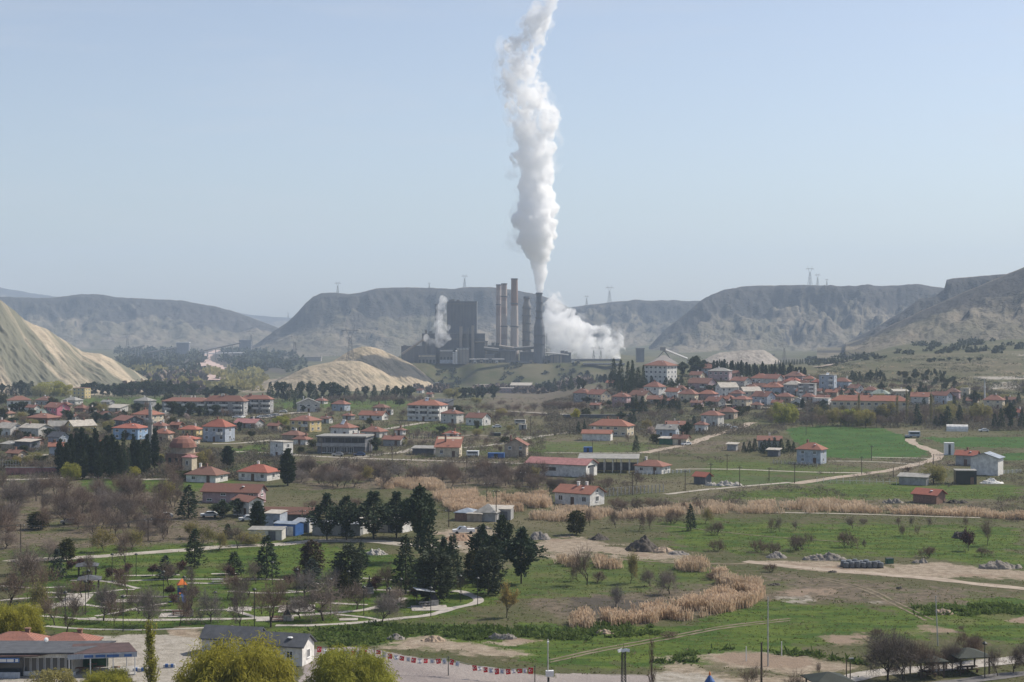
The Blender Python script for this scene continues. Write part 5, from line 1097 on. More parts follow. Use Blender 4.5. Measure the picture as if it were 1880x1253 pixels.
# ------------------------------------------------------------ pylons
def pylon(u, base_v, top_v, Y, label, horns=True, zb=None, rad=0.3):
    H = (base_v - top_v) * Y / F; z = Z_(base_v, Y) if zb is None else zb
    r = empty('pylon', (X_(u, Y), Y, z), 0.35, label, 'pylon', 'electricity pylons')
    b = MB(); w = H * .10; wt = H * .022; rad *= .72
    for sx in (-1, 1):
        for sy in (-1, 1): b.bar((sx * w, sy * w, -3), (sx * wt, sy * wt, H * .68), rad, rad * .7, 4, cap=False)
    n = 7
    for k in range(n):
        a0, a1 = k / n * .68, (k + 1) / n * .68; r0 = w + (wt - w) * k / n; r1 = w + (wt - w) * (k + 1) / n
        for sy in (-1, 1):
            b.bar((-r0, sy * r0, H * a0), (r1, sy * r1, H * a1), rad * .55, n=3, cap=False); b.bar((r0, sy * r0, H * a0), (-r1, sy * r1, H * a1), rad * .55, n=3, cap=False)
    b.build('tower', M['lattice'], r)
    b = MB(); aw = H * .24
    for sx in (-1, 1):
        b.bar((sx * wt, 0, H * .66), (sx * H * .11, 0, H * .86), rad * .8, n=4); b.bar((sx * H * .11, 0, H * .86), (sx * H * .13, 0, H), rad * .7, n=4)
    b.build('horns', M['lattice'], r)
    b = MB(); b.bar((-aw, 0, H * .86), (aw, 0, H * .86), rad, n=4); b.bar((-aw, 0, H * .86), (0, 0, H * .90), rad * .6, n=3); b.bar((aw, 0, H * .86), (0, 0, H * .90), rad * .6, n=3); b.build('crossarm', M['lattice'], r)
    for x in (-aw * .95, 0, aw * .95):
        b = MB(); b.bar((x, 0, H * .86), (x, 0, H * .79), rad * .5, n=4); b.build('insulator', M['lattice'], r)
    return r
pylon(620, 541, 517, 3950, 'pylon on the left end of the central mesa', rad=.45)
pylon(788, 530, 519, 4200, 'smallest pylon on the middle of the central mesa', rad=.45)
pylon(853, 528, 504, 3900, 'pylon on the central mesa above the power station', rad=.45)
pylon(1119, 557, 524, 4500, 'pylon on the ridge right of the steam', rad=.55)
pylon(1077, 561, 542, 4800, 'faint pylon on the ridge just right of the steam', rad=.5)
pylon(1487, 525, 489, 3650, 'largest pylon on the right mesa crest', rad=.5)
pylon(1501, 526, 502, 3800, 'second pylon on the right mesa crest', rad=.45)
pylon(1518, 526, 512, 4000, 'smallest pylon on the right mesa crest', rad=.45)
pylon(643, 664, 598, 1960, 'dark pylon standing on the rear sandy mound', rad=.32)
pylon(541, 662, 612, 2500, 'faint dark pylon left of the sandy mounds', rad=.3)
pylon(234, 645, 610, 3300, 'faint pylon on the valley floor beyond the gullied hillside', rad=.35)
pylon(461, 640, 604, 3500, 'faint pylon beside the dark transfer house', rad=.35)
pylon(1090, 662, 636, 2100, 'left pylon of two before the steam bank', rad=.22)
pylon(1103, 662, 636, 2105, 'right pylon of two before the steam bank', rad=.22)
pylon(529, 583, 574, 7000, 'tiny pylon on the far left ridge', rad=.7)
pylon(1440, 666, 628, 1900, 'faint pylon on the slope right of the spoil heap', rad=.22)
# ------------------------------------------------------------ tree and shrub meshes (a few of each kind; every tree is its own object)
def tubes(segs, n=3):
    """segs: (k, 8) ax ay az bx by bz r0 r1 -> open prisms"""
    s = np.asarray(segs, float); a, b, r0, r1 = s[:, :3], s[:, 3:6], s[:, 6], s[:, 7]
    d = b - a; L = np.linalg.norm(d, axis=1, keepdims=True); d = d / np.maximum(L, 1e-6)
    ref = np.where(np.abs(d[:, 2:3]) < 0.9, np.array([[0, 0, 1.0]]), np.array([[1.0, 0, 0]]))
    p = np.cross(d, ref); p /= np.linalg.norm(p, axis=1, keepdims=True); q = np.cross(d, p)
    V = []
    for base, r in ((a, r0), (b, r1)):
        for k in range(n):
            t = 2 * math.pi * k / n; V.append(base + (p * math.cos(t) + q * math.sin(t)) * r[:, None])
    V = np.stack(V, 1)
    base = (np.arange(len(s)) * 2 * n)[:, None]
    Fq = np.concatenate([np.stack([base[:, 0] + k, base[:, 0] + (k + 1) % n, base[:, 0] + n + (k + 1) % n, base[:, 0] + n + k], -1) for k in range(n)])
    return V.reshape(-1, 3), Fq
def cards(C, ax, w, l, rs):
    """leaf sized quads at C, long side along ax"""
    C = np.asarray(C); n = len(C); ax = ax / np.maximum(np.linalg.norm(ax, axis=1, keepdims=True), 1e-6)
    r = rs.randn(n, 3); s = np.cross(ax, r); s /= np.maximum(np.linalg.norm(s, axis=1, keepdims=True), 1e-6)
    w = np.broadcast_to(w, (n,))[:, None] * rs.uniform(.7, 1.3, (n, 1)); l = np.broadcast_to(l, (n,))[:, None] * rs.uniform(.7, 1.3, (n, 1))
    V = np.stack([C - s * w / 2, C + s * w / 2, C + s * w * .35 + ax * l, C - s * w * .35 + ax * l], 1).reshape(-1, 3)
    return V, np.arange(4 * n).reshape(n, 4)
def grow(rs, start, dirv, length, r, depth, out, spread=0.6, up=0.25, kids=(3, 5), shrink=0.62, nseg=3):
    p = np.array(start, float); d = np.array(dirv, float); d /= np.linalg.norm(d); pts = [p.copy()]
    for k in range(nseg):
        d = d + rs.randn(3) * 0.16 + np.array([0, 0, up * 0.35]); d /= np.linalg.norm(d)
        q = p + d * length / nseg; r1 = r * (1 - 0.5 * (k + 1) / nseg)
        out[depth].append((*p, *q, r * (1 - 0.5 * k / nseg), r1)); p = q; pts.append(p.copy())
    if depth + 1 < len(out):
        n = rs.randint(kids[0], kids[1] + 1)
        for k in range(n):
            t = rs.uniform(0.35, 1.0) if k else 1.0; i = min(int(t * nseg), nseg - 1); f = t * nseg - i
            c = pts[i] * (1 - f) + pts[i + 1] * f
            e = rs.randn(3); e -= d * np.dot(e, d); e /= np.linalg.norm(e)
            nd = d * (1 - spread * .5) + e * spread * rs.uniform(.7, 1.2) + np.array([0, 0, up])
            grow(rs, c, nd, length * shrink * rs.uniform(.75, 1.15), r * (0.5 if depth else 0.42), depth + 1, out, spread, up, kids, shrink, 2 if depth >= 1 else 3)
def bare(seed, h=7.0, spread=0.75, up=0.22, trunk=0.28, kids=(4, 6), leafmat=None, leaf=None, stems=1, twig='twig', bark='bark', rt=0.15, wide=1.0, twr=0.016):
    """leafless (or just leafing) tree: trunk and limbs, and a crown of fine branches"""
    rs = np.random.RandomState(seed); out = [[], [], [], [], []]
    for s in range(stems):
        a = rs.uniform(0, 6.28); ln = 0.12 if stems == 1 else 0.5
        d0 = np.array([math.cos(a) * ln, math.sin(a) * ln, 1.0]); st = (0, 0, -.2) if stems == 1 else (math.cos(a) * .25, math.sin(a) * .25, -.2)
        grow(rs, st, d0, h * trunk + .2, rt, 0, out, spread, up, kids, 0.95 if stems == 1 else .8)
    allp = np.array([g for o in out for g in o]); zmax = max(allp[:, 5].max(), 1e-3); k = h / zmax
    def sc(o, q=None):
        o = np.array(o); o = o.copy(); o[:, [0, 1, 3, 4]] *= k * wide; o[:, [2, 5]] *= k; return o
    tr = np.concatenate([sc(out[0]), sc(out[1])]); br = sc(out[2]); tw = np.concatenate([sc(out[3]), sc(out[4])])
    tr[:, 6:] = np.maximum(tr[:, 6:], .03); br[:, 6:] = np.maximum(br[:, 6:] * 1.0, twr * 1.3); tw[:, 6:] = np.maximum(tw[:, 6:], twr)
    V, Q = tubes(tr, 5); tm = np_mesh('trunk', V, Q, [M[bark]])
    V1, Q1 = tubes(br, 3); V2, Q2 = tubes(tw, 3)
    Vs, Qs = [V1, V2], [Q1, Q2 + len(V1)]; mi = [0] * (len(Q1) + len(Q2)); mats = [M[twig]]
    if leafmat:
        ends = np.concatenate([tw[:, 3:6], (tw[:, :3] + tw[:, 3:6]) / 2]); ends = ends[rs.permutation(len(ends))[:leaf]]
        V3, Q3 = cards(ends + rs.randn(len(ends), 3) * .12, rs.randn(len(ends), 3) + [0, 0, .3], .16, .26, rs)
        Qs.append(Q3 + len(V1) + len(V2)); Vs.append(V3); mi += [1] * len(Q3); mats.append(M[leafmat])
    cm = np_mesh('crown', np.concatenate(Vs), np.concatenate(Qs), mats, mi)
    ext = np.abs(np.concatenate(Vs)[:, :2]).max(); return tm, cm, h, 2 * np.percentile(np.linalg.norm(np.concatenate(Vs)[:, :2], axis=1), 96)
def conifer(seed, h=10.0, r=2.6, prof='cone', mat='needle', base=0.08, dens=1.0, lf=.34, droop=.25, gap=.0):
    rs = np.random.RandomState(seed); P = []; A = []; seg = []
    nb = int(130 * dens)
    for k in range(nb):
        t = base + (1 - base) * ((k + rs.uniform(0, 1)) / nb) ** 0.85
        if prof == 'cone': R = r * (1 - (t - base) / (1 - base)) ** 0.8 * min(1, .55 + (t - base) * 4) + .12
        elif prof == 'spindle': R = r * (math.sin(math.pi * min(1, (.12 + .88 * (t - base) / (1 - base)))) ** .6) * (1.25 - .55 * t) + .05
        elif prof == 'egg': R = r * math.sin(math.pi * min(1, .16 + .84 * (t - base) / (1 - base))) ** .55 + .1
        else: R = r * (.55 + .45 * math.sin(9 * t + seed)) * math.sin(math.pi * min(1, .2 + .8 * (t - base) / (1 - base))) ** .5 + .2
        R *= rs.uniform(.72, 1.12); a = rs.uniform(0, 6.283)
        if gap and rs.rand() < gap: continue
        n = max(5, int(17 * R / r * (1.2 if prof != 'cone' else 1)))
        f = rs.uniform(.2, 1, n) ** .7
        d = np.array([math.cos(a), math.sin(a), -droop + (0.9 if prof in ('spindle',) else 0)])
        c = np.array([0, 0, t * h]) + f[:, None] * R * d + rs.randn(n, 3) * (.12 + .16 * R / 2)
        c[:, 2] = np.clip(c[:, 2], .15, h)
        P.append(c); A.append(np.tile(d, (n, 1)) * [1, 1, .6] + rs.randn(n, 3) * .5 + ([0, 0, 1.2] if prof == 'spindle' else [0, 0, .1]))
        if k % 4 == 0: seg.append((0, 0, t * h, *(np.array([0, 0, t * h]) + .8 * R * d), .04, .015))
    P, A = np.concatenate(P), np.concatenate(A)
    V, Q = cards(P, A, lf * .75, lf * 1.5, rs)
    m = np_mesh('crown', V, Q, [M[mat]])
    V2, Q2 = tubes([(0, 0, -.3, 0, 0, h * .5, .16 * h / 10, .1 * h / 10), (0, 0, h * .5, 0, 0, h * .95, .1 * h / 10, .03)] + seg, 5)
    return np_mesh('trunk', V2, Q2, [M['bark']]), m, h, 2 * r
def leafy(seed, h=7.0, r=3.0, mat='lime', n=5200, lf=.2, base=.12, lumps=26, trunk=.25, strands=0.0, flat=1.0, hollow=.55, lfl=1.5, qr=(.22, .42)):
    """crown of many small leaves on lumpy branches"""
    rs = np.random.RandomState(seed); P, A, seg = [], [], []
    for k in range(lumps):
        a = rs.uniform(0, 6.283); ph = rs.uniform(-.75, 1.0); rr = r * rs.uniform(.35, .95)
        c = np.array([math.cos(a) * rr * math.sqrt(max(0, 1 - ph * ph * .6)), math.sin(a) * rr * math.sqrt(max(0, 1 - ph * ph * .6)), h * (base + (1 - base) * (.5 + .42 * ph * flat))])
        q = r * rs.uniform(*qr); m = int(n / lumps * rs.uniform(.6, 1.4))
        d = rs.randn(m, 3); d /= np.linalg.norm(d, axis=1, keepdims=True)
        pos = c + d * q * (hollow + (1 - hollow) * rs.uniform(0, 1, (m, 1))) * [1, 1, .85]
        if strands: pos[:, 2] -= rs.exponential(strands, m) * (d[:, 2] < .3)
        P.append(pos); A.append(d + rs.randn(m, 3) * .5 + [0, 0, (-1.2 if strands else .2)])
        seg.append((0, 0, h * trunk, *c, .09, .02))
    P, A = np.concatenate(P), np.concatenate(A); P[:, 2] = np.clip(P[:, 2], .1, None)
    k = h / P[:, 2].max(); P[:, 2] *= k
    V, Q = cards(P, A, lf * .6, lf * lfl, rs)
    m = np_mesh('crown', V, Q, [M[mat]])
    V2, Q2 = tubes([(0, 0, -.3, 0, 0, h * trunk + .1, .2, .14)] + seg, 5)
    return np_mesh('trunk', V2, Q2, [M['bark']]), m, h, 2 * r
def poplar(seed, h=12.0, r=1.5, mat='spring_dull', n=2600, lf=.2, twig='twig'):
    rs = np.random.RandomState(seed); seg = []; P = []
    for k in range(70):
        t = rs.uniform(.05, .9); a = rs.uniform(0, 6.28); L = h * rs.uniform(.12, .26) * (1.1 - .5 * t); d = np.array([math.cos(a) * .28, math.sin(a) * .28, 1.0])
        p0 = np.array([0, 0, t * h * .92]); p1 = p0 + d * L * r / 1.3; p1[2] = min(p1[2], h); seg.append((*p0, *p1, .035, .014))
        f = rs.uniform(.1, 1, (n // 70, 1)); P.append(p0 + f * (p1 - p0) + rs.randn(n // 70, 3) * .16)
        for j in range(4):
            q = p0 + (p1 - p0) * rs.uniform(.3, 1); seg.append((*q, *(q + np.array([rs.randn() * .22, rs.randn() * .22, rs.uniform(.4, .9)])), .014, .012))
    P = np.concatenate(P); V, Q = tubes(seg, 3); mats = [M[twig]]; mi = [0] * len(Q); Vs, Qs = [V], [Q]
    if mat:
        V3, Q3 = cards(P, rs.randn(len(P), 3) + [0, 0, 1.2], lf * .6, lf * 1.5, rs); Vs.append(V3); Qs.append(Q3 + len(V)); mi += [1] * len(Q3); mats.append(M[mat])
    m = np_mesh('crown', np.concatenate(Vs), np.concatenate(Qs), mats, mi)
    V2, Q2 = tubes([(0, 0, -.3, 0, 0, h * .5, .17, .1), (0, 0, h * .5, 0, 0, h * .93, .1, .02)], 5)
    return np_mesh('trunk', V2, Q2, [M['bark']]), m, h, 2 * r

K = {   # kind: (variants, object name, category, how it looks)
    'bare': ([bare(s, 7, .8, .2, .26, (4, 6), rt=.19, wide=1.0, twr=.017) for s in (1, 2, 3, 4)], 'bare_tree', 'tree', 'leafless grey branched tree'),
    'bareb': ([bare(s, 7, .75, .28, .22, (4, 5), twig='twig_brown', rt=.12) for s in (11, 12, 13)], 'bare_tree', 'tree', 'leafless brownish tree'),
    'barew': ([bare(s, 6, .95, .12, .22, (5, 6), twig='twig_grey', bark='bark', rt=.2, wide=1.15, twr=.015) for s in (21, 22)], 'bare_tree', 'tree', 'leafless spreading tree'),
    'bigbare': ([bare(s, 7, .85, .2, .24, (5, 7), rt=.2, wide=1.05, twr=.013) for s in (6, 8)], 'bare_tree', 'tree', 'dense leafless tree'),
    'orchard': ([bare(s, 4, .9, .15, .25, (4, 5), rt=.1) for s in (26, 27)], 'orchard_tree', 'tree', 'small leafless orchard tree'),
    'bud': ([bare(s, 7, .75, .25, .25, (4, 5), 'spring_dull', 2600) for s in (31, 32)], 'budding_tree', 'tree', 'tree with thin pale green buds'),
    'gold': ([bare(s, 6, .7, .3, .3, (4, 5), 'goldleaf', 3000) for s in (36,)], 'budding_tree', 'tree', 'small tree with thin golden leaves'),
    'bush': ([bare(s, 3, .8, .3, .14, (3, 4), stems=6, rt=.04, wide=1.1, twr=.012, twig='twig_brown') for s in (41, 42, 43)], 'bare_bush', 'bush', 'leafless grey brown bush'),
    'dbush': ([leafy(s, 2.6, 1.7, 'needle_olive', 1700, .2, .05, 14, .1) for s in (46, 47)], 'green_bush', 'bush', 'low dark green bush'),
    'plum': ([bare(s, 4, .7, .35, .35, (4, 5), 'plum', 900, twig='twig_brown', rt=.07) for s in (51, 52)], 'plum_tree', 'tree', 'small purple leaved plum tree'),
    'blossom': ([bare(s, 4, .8, .25, .25, (4, 5), 'blossom', 1800, rt=.08) for s in (56,)], 'blossom_tree', 'tree', 'small tree in pale blossom'),
    'spruce': ([conifer(s, 10, 2.7, 'cone', 'needle') for s in (61, 62, 63)], 'conifer', 'tree', 'dark pointed conifer'),
    'bluespruce': ([conifer(s, 10, 3.0, 'cone', 'needle_blue') for s in (66, 67)], 'conifer', 'tree', 'bluish dark conifer'),
    'cedar': ([conifer(s, 10, 4.0, 'wavy', 'needle', .12, 1.5, .36, .1) for s in (71, 72)], 'cedar', 'tree', 'broad dark cedar'),
    'pine': ([conifer(s, 10, 3.4, 'wavy', 'needle', .15, 1.45, .42, -.15, .06) for s in (76, 77, 78)], 'pine_tree', 'tree', 'rounded dark pine'),
    'juniper': ([conifer(s, 9, 2.6, 'egg', 'needle_grey', .03, 1.25, .34, -.2) for s in (81, 82)], 'conifer', 'tree', 'dull grey green egg shaped conifer'),
    'browncon': ([conifer(s, 9, 2.4, 'egg', 'needle_brown', .04, 1.1, .34, 0) for s in (86,)], 'conifer', 'tree', 'conifer with browning top'),
    'olivecon': ([conifer(s, 8, 1.8, 'egg', 'needle_olive', .08, 1.0, .32, -.1) for s in (88,)], 'conifer', 'tree', 'olive green narrow conifer'),
    'cypress': ([conifer(s, 12, 1.25, 'spindle', 'needle', .02, 1.25, .36, 0) for s in (91, 92, 93)], 'cypress', 'tree', 'slender dark cypress'),
    'willow': ([leafy(s, 9, 8, 'willow', 52000, .15, .05, 130, .25, 1.0, 1.0, .2, 3.4, (.13, .34)) for s in (101, 102)], 'willow', 'tree', 'yellow green willow'),
    'lime': ([leafy(s, 6, 3.2, 'lime', 6500, .2, .06, 34, .2, .25) for s in (106, 107)], 'leafing_tree', 'tree', 'round lime green tree'),
    'dull': ([leafy(s, 7, 3.4, 'spring_dull', 4200, .2, .08, 34, .25, .15) for s in (111, 112)], 'leafing_tree', 'tree', 'dull olive budding tree'),
    'yellow': ([leafy(116, 3.5, 2.2, 'yellowbush', 3200, .18, .03, 20, .1)], 'flowering_bush', 'bush', 'bright yellow flowering bush'),
    'poplar': ([poplar(s, n=900) for s in (121, 122)], 'poplar', 'tree', 'slim pale green poplar'),
    'ypoplar': ([poplar(125, 12, 1.5, 'willow', 2400, .17)], 'poplar', 'tree', 'slim yellow green poplar'),
    'bpoplar': ([poplar(s, 12, 1.3, None, twig='twig_brown') for s in (127,)], 'poplar', 'tree', 'slim leafless brown poplar'),
}
TREES = []
def tree(kind, px, base, top, wpx=None, label=None, group=None, Y=None, wmul=1.0, lean=0.0):
    va, name, cat, look = K[kind]; R_ = random.Random(int(px * 13 + base * 5))
    tm, cm, h0, w0 = R_.choice(va)
    p = at(px, base); s = F / p.y; h = (base - top) / s
    k = h / h0; kw = k * wmul if wpx is None else (wpx / s) / w0
    kw = min(max(kw, .45 * k), 2.4 * k)
    r = empty(name, p, R_.uniform(0, 6.28))
    r.scale = (kw, kw, k); r.rotation_euler = (0, lean, r.rotation_euler[2] if not lean else 0.0)
    link('trunk', tm, r); link('crown', cm, r)
    g = group or {'tree': 'trees of the valley', 'bush': 'bushes of the valley'}[cat]
    if label: r['label'] = label; r['category'] = cat; r['group'] = g
    else: pend(r, look, px, base, cat, g)
    return r
# --- bottom edge
tree('willow', 434, 1326, 1168, 222, 'large yellow green willow hiding the front of the grey roofed cabins')
tree('willow', 646, 1322, 1185, 176, 'yellow green willow right of the white cabin gable')
tree('willow', 22, 1190, 1106, 118, 'yellow green willow behind the red restaurant roofs at left edge')
tree('willow', 195, 1300, 1228, 110, 'low yellow green willow top in front of restaurant pavilion')
tree('dull', 98, 1290, 1222, 90, 'olive budding tree before the restaurant windows')
tree('ypoplar', 277, 1290, 1126, 46, 'slim yellow green poplar between restaurant and cabins')
tree('bpoplar', 1197, 1290, 1163, 27, 'slim leafless brown poplar at the bottom edge')
for a in [('bareb', 1380, 1272, 1210, 60), ('bareb', 1455, 1278, 1226, 60), ('bigbare', 1630, 1250, 1142, 100), ('bigbare', 1658, 1250, 1158, 56), ('bigbare', 1690, 1246, 1166, 62), ('bare', 1722, 1240, 1178, 46), ('bareb', 1772, 1208, 1138, 34), ('bigbare', 1748, 1234, 1172, 54), ('bigbare', 1790, 1214, 1156, 48), ('bare', 1832, 1242, 1178, 44), ('bare', 1860, 1236, 1176, 40), ('bare', 1884, 1236, 1172, 44), ('bareb', 1505, 1243, 1210, 14), ('bare', 1704, 1236, 1180, 40), ('bare', 1768, 1232, 1182, 40),
          # park
          ('barew', 190, 1140, 1052, 70), ('barew', 272, 1148, 1058, 76), ('barew', 386, 1142, 1064, 56), ('bare', 440, 1155, 1056, 66), ('bare', 497, 1152, 1046, 70), ('barew', 594, 1140, 1042, 86), ('barew', 552, 1136, 1084, 60), ('barew', 700, 1145, 1076, 66), ('bare', 18, 1112, 1030, 80), ('bareb', 75, 1104, 1020, 70), ('bareb', 122, 1166, 1060, 70), ('bareb', 100, 1148, 1076, 60), ('bareb', 40, 1078, 1000, 80),
          ('bud', 60, 1140, 1060, 66), ('bare', 710, 1086, 1020, 56), ('bare', 645, 1085, 1022, 50), ('bareb', 470, 1072, 1020, 40), ('bare', 352, 1082, 1030, 34), ('bareb', 545, 1085, 1040, 40), ('bare', 165, 1062, 1000, 30), ('bare', 230, 1040, 960, 40), ('bareb', 415, 1060, 1026, 34),
          ('bluespruce', 105, 1064, 1008, 36), ('olivecon', 122, 1030, 990, 28), ('spruce', 357, 1042, 972, 46), ('bluespruce', 303, 1063, 1020, 40), ('spruce', 490, 1062, 985, 54), ('browncon', 573, 1056, 992, 42), ('bluespruce', 574, 1078, 1026, 54), ('juniper', 640, 1092, 1003, 58), ('spruce', 664, 1040, 996, 30), ('spruce', 430, 1055, 1014, 40), ('olivecon', 632, 1098, 1050, 22),
          ('spruce', 745, 1090, 984, 60), ('pine', 772, 1030, 896, 62), ('spruce', 788, 1068, 950, 60), ('juniper', 798, 1106, 1012, 72), ('spruce', 832, 1078, 984, 46), ('pine', 884, 1052, 966, 50), ('juniper', 896, 1092, 1006, 56), ('pine', 957, 1072, 972, 72), ('pine', 922, 1046, 948, 40), ('olivecon', 866, 1070, 1012, 26), ('pine', 815, 1062, 988, 40), ('pine', 905, 1065, 985, 44), ('bareb', 745, 1090, 1050, 34), ('bareb', 848, 1092, 1040, 30),
          ('gold', 930, 1135, 1066, 42),
          # cedar row and left middle
          ('cedar', 600, 992, 907, 74), ('cedar', 636, 992, 912, 64), ('cedar', 686, 990, 903, 100), ('cedar', 728, 988, 904, 82), ('pine', 766, 988, 900, 62), ('spruce', 346, 952, 892, 50), ('pine', 408, 952, 920, 44), ('pine', 436, 948, 916, 30), ('cypress', 473, 980, 922, 24), ('olivecon', 70, 972, 940, 34), ('cypress', 528, 892, 826, 24), ('cypress', 418, 858, 820, 30), ('dbush', 246, 905, 886, 34), ('dbush', 300, 903, 888, 30), ('spruce', 418, 990, 962, 26),
          ('bud', 190, 1012, 962, 62), ('bud', 240, 1010, 968, 56), ('bud', 372, 1000, 960, 60), ('bud', 345, 990, 955, 50), ('barew', 88, 1028, 980, 52), ('barew', 10, 1008, 970, 50), ('bareb', 436, 1008, 950, 48), ('bare', 300, 992, 950, 40), ('bare', 260, 992, 952, 40), ('bare', 172, 960, 905, 50), ('bare', 235, 968, 908, 52), ('bare', 130, 950, 880, 60), ('bare', 281, 950, 908, 44), ('bare', 300, 950, 912, 40), ('dull', 460, 1000, 975, 60), ('bud', 400, 1012, 972, 40), ('dbush', 385, 880, 868, 40),
          ('lime', 130, 882, 849, 36), ('lime', 243, 878, 856, 24), ('dbush', 340, 882, 864, 40), ('bareb', 320, 880, 832, 50), ('bareb', 300, 876, 838, 40), ('bareb', 382, 872, 812, 30), ('dull', 375, 868, 822, 30),
          # open field
          ('olivecon', 1058, 982, 938, 30), ('spruce', 1268, 975, 927, 24), ('bud', 1295, 962, 930, 28), ('bare', 1083, 966, 925, 22), ('bare', 1130, 970, 928, 22), ('bare', 1174, 974, 932, 20), ('bareb', 1194, 976, 930, 22), ('bush', 1236, 962, 930, 36), ('bush', 1312, 982, 952, 36), ('bush', 1316, 1012, 986, 34), ('bush', 1392, 1014, 986, 40), ('bush', 1420, 1018, 990, 34), ('bush', 1470, 1012, 978, 52), ('bareb', 1484, 1006, 970, 26), ('bush', 1556, 1006, 970, 42), ('bareb', 1564, 972, 944, 26),
          ('bareb', 1077, 1074, 993, 56), ('bare', 1060, 1068, 1030, 30), ('bush', 1098, 1070, 1045, 34), ('bud', 1157, 1072, 1006, 30), ('barew', 1194, 1077, 1038, 34), ('barew', 1230, 1091, 1034, 56), ('barew', 1130, 1114, 1066, 34), ('bareb', 1812, 1002, 942, 34), ('plum', 1778, 1012, 970, 26), ('bare', 1416, 977, 948, 18), ('bare', 1431, 977, 946, 20), ('bareb', 1460, 975, 952, 18), ('bare', 1588, 1008, 985, 12), ('bare', 1650, 968, 945, 14), ('bare', 1658, 985, 960, 18), ('bare', 1676, 968, 945, 14), ('bareb', 1685, 984, 960, 16), ('bare', 1703, 968, 946, 16), ('bush', 1700, 1024, 998, 36), ('bush', 1808, 1022, 1002, 34), ('bush', 1585, 962, 950, 20), ('bare', 1772, 968, 946, 14), ('bush', 1300, 1064, 1050, 40), ('bush', 1415, 1050, 1030, 30),
          ('dull', 1714, 888, 850, 54), ('bush', 1668, 866, 855, 22), ('bush', 1640, 1236, 1220, 30), ('bush', 1230, 1170, 1158, 40), ('bareb', 1768, 1160, 1146, 20), ('bush', 1612, 1170, 1150, 30),
          # middle distance
          ('spruce', 1168, 830, 800, 15), ('spruce', 1062, 795, 774, 11), ('spruce', 1073, 795, 772, 9), ('pine', 1140, 772, 756, 18), ('spruce', 1157, 778, 758, 12), ('spruce', 1164, 778, 757, 12), ('spruce', 1180, 760, 728, 20), ('spruce', 1163, 752, 730, 20), ('yellow', 1057, 770, 751, 17), ('blossom', 1195, 800, 782, 24), ('dbush', 1205, 815, 797, 22), ('bareb', 1155, 812, 790, 22), ('bud', 1190, 790, 768, 30), ('pine', 1262, 804, 776, 20), ('pine', 1253, 800, 784, 18), ('spruce', 1274, 784, 764, 12), ('pine', 810, 800, 783, 22), ('pine', 690, 832, 804, 24), ('pine', 668, 800, 782, 10), ('lime', 516, 782, 764, 30), ('pine', 440, 795, 775, 11), ('spruce', 541, 752, 730, 9), ('pine', 557, 758, 745, 10),
          ('spruce', 1220, 750, 725, 14), ('spruce', 1238, 752, 732, 12), ('spruce', 1247, 752, 736, 11), ('spruce', 1210, 754, 738, 12), ('spruce', 1230, 754, 736, 12), ('spruce', 1246, 756, 738, 12), ('bareb', 1198, 770, 752, 30), ('bare', 1220, 772, 756, 30), ('dbush', 1400, 745, 733, 16), ('spruce', 1168, 748, 724, 9), ('pine', 845, 765, 750, 14)]:
    tree(*a)
for i, (px, top, bs, w) in enumerate([(110, 808, 872, 14), (122, 815, 876, 14), (130, 799, 868, 13), (140, 796, 862, 12), (150, 788, 866, 15), (160, 800, 872, 14), (168, 806, 874, 16), (175, 789, 870, 14), (186, 812, 874, 16), (196, 802, 872, 16), (206, 800, 868, 13), (214, 812, 876, 16), (226, 793, 872, 17), (236, 822, 878, 18), (245, 800, 866, 12), (254, 810, 876, 14), (263, 812, 874, 15), (270, 800, 868, 12), (284, 789, 862, 12), (180, 830, 880, 14), (152, 826, 880, 15), (228, 828, 880, 20), (205, 846, 882, 14)]):
    tree('cypress' if w < 17 else 'spruce', px, bs, top, w, group='cypresses of the grove by the minaret')
# conifers in the field by the pale hut
for px, top, bs, w in [(1366, 812, 832, 11), (1376, 810, 832, 12), (1386, 806, 830, 13), (1398, 812, 834, 13), (1404, 808, 836, 15), (1422, 803, 832, 15), (1434, 806, 834, 16), (1447, 808, 832, 15), (1457, 812, 832, 12), (1412, 805, 830, 12)]:
    tree('spruce', px, bs, top, w, group='conifer clump in the field')
# dark tree lines on the far side of both villages
rs = random.Random(4)
def line(kinds, xs, base, hgt, w, grp):
    for x in xs:
        b_ = base(x) if callable(base) else base
        h_ = rs.uniform(*hgt); tree(rs.choice(kinds), x + rs.uniform(-3, 3), b_ + rs.uniform(-2, 2), b_ - h_, w * rs.uniform(.8, 1.25) if w else None, group=grp)
line(['pine', 'spruce'], [2, 14, 24, 36, 48, 60], 727, (20, 28), 20, 'dark trees behind the left village')
line(['pine'], [162, 176, 188, 200, 210], 728, (20, 28), 24, 'dark trees behind the left village')
line(['pine'], [228, 243, 256, 270, 283, 296, 310, 324, 338, 352], 730, (24, 32), 26, 'dark trees behind the left village')
line(['pine'], [382, 396, 412, 426], 735, (22, 28), 22, 'dark trees behind the left village')
line(['cypress'], [47, 58, 205], 722, (24, 30), 6, 'dark trees behind the left village')
for a in [('lime', 92, 728, 700, 56), ('lime', 118, 728, 706, 34), ('dull', 74, 730, 706, 34)]: tree(*a)
line(['pine', 'spruce'], [496, 510, 520, 532, 544, 556, 566, 576], 737, (26, 36), 20, 'dark trees before the sandy mound')
line(['pine'], [592, 606, 620], 737, (28, 36), 24, 'dark trees before the sandy mound')
line(['pine', 'spruce'], [640, 655, 672, 688, 700, 712, 726, 740, 750], 737, (18, 30), 20, 'dark trees before the sandy mound')
line(['bareb', 'bare'], [600, 615, 630, 648, 664, 680, 694, 710, 724, 738, 752, 764, 775], 741, (14, 22), 24, 'bare trees before the sandy mound')
line(['pine'], [850, 862, 874, 886, 905], 734, (20, 28), 22, 'dark trees before the low school')
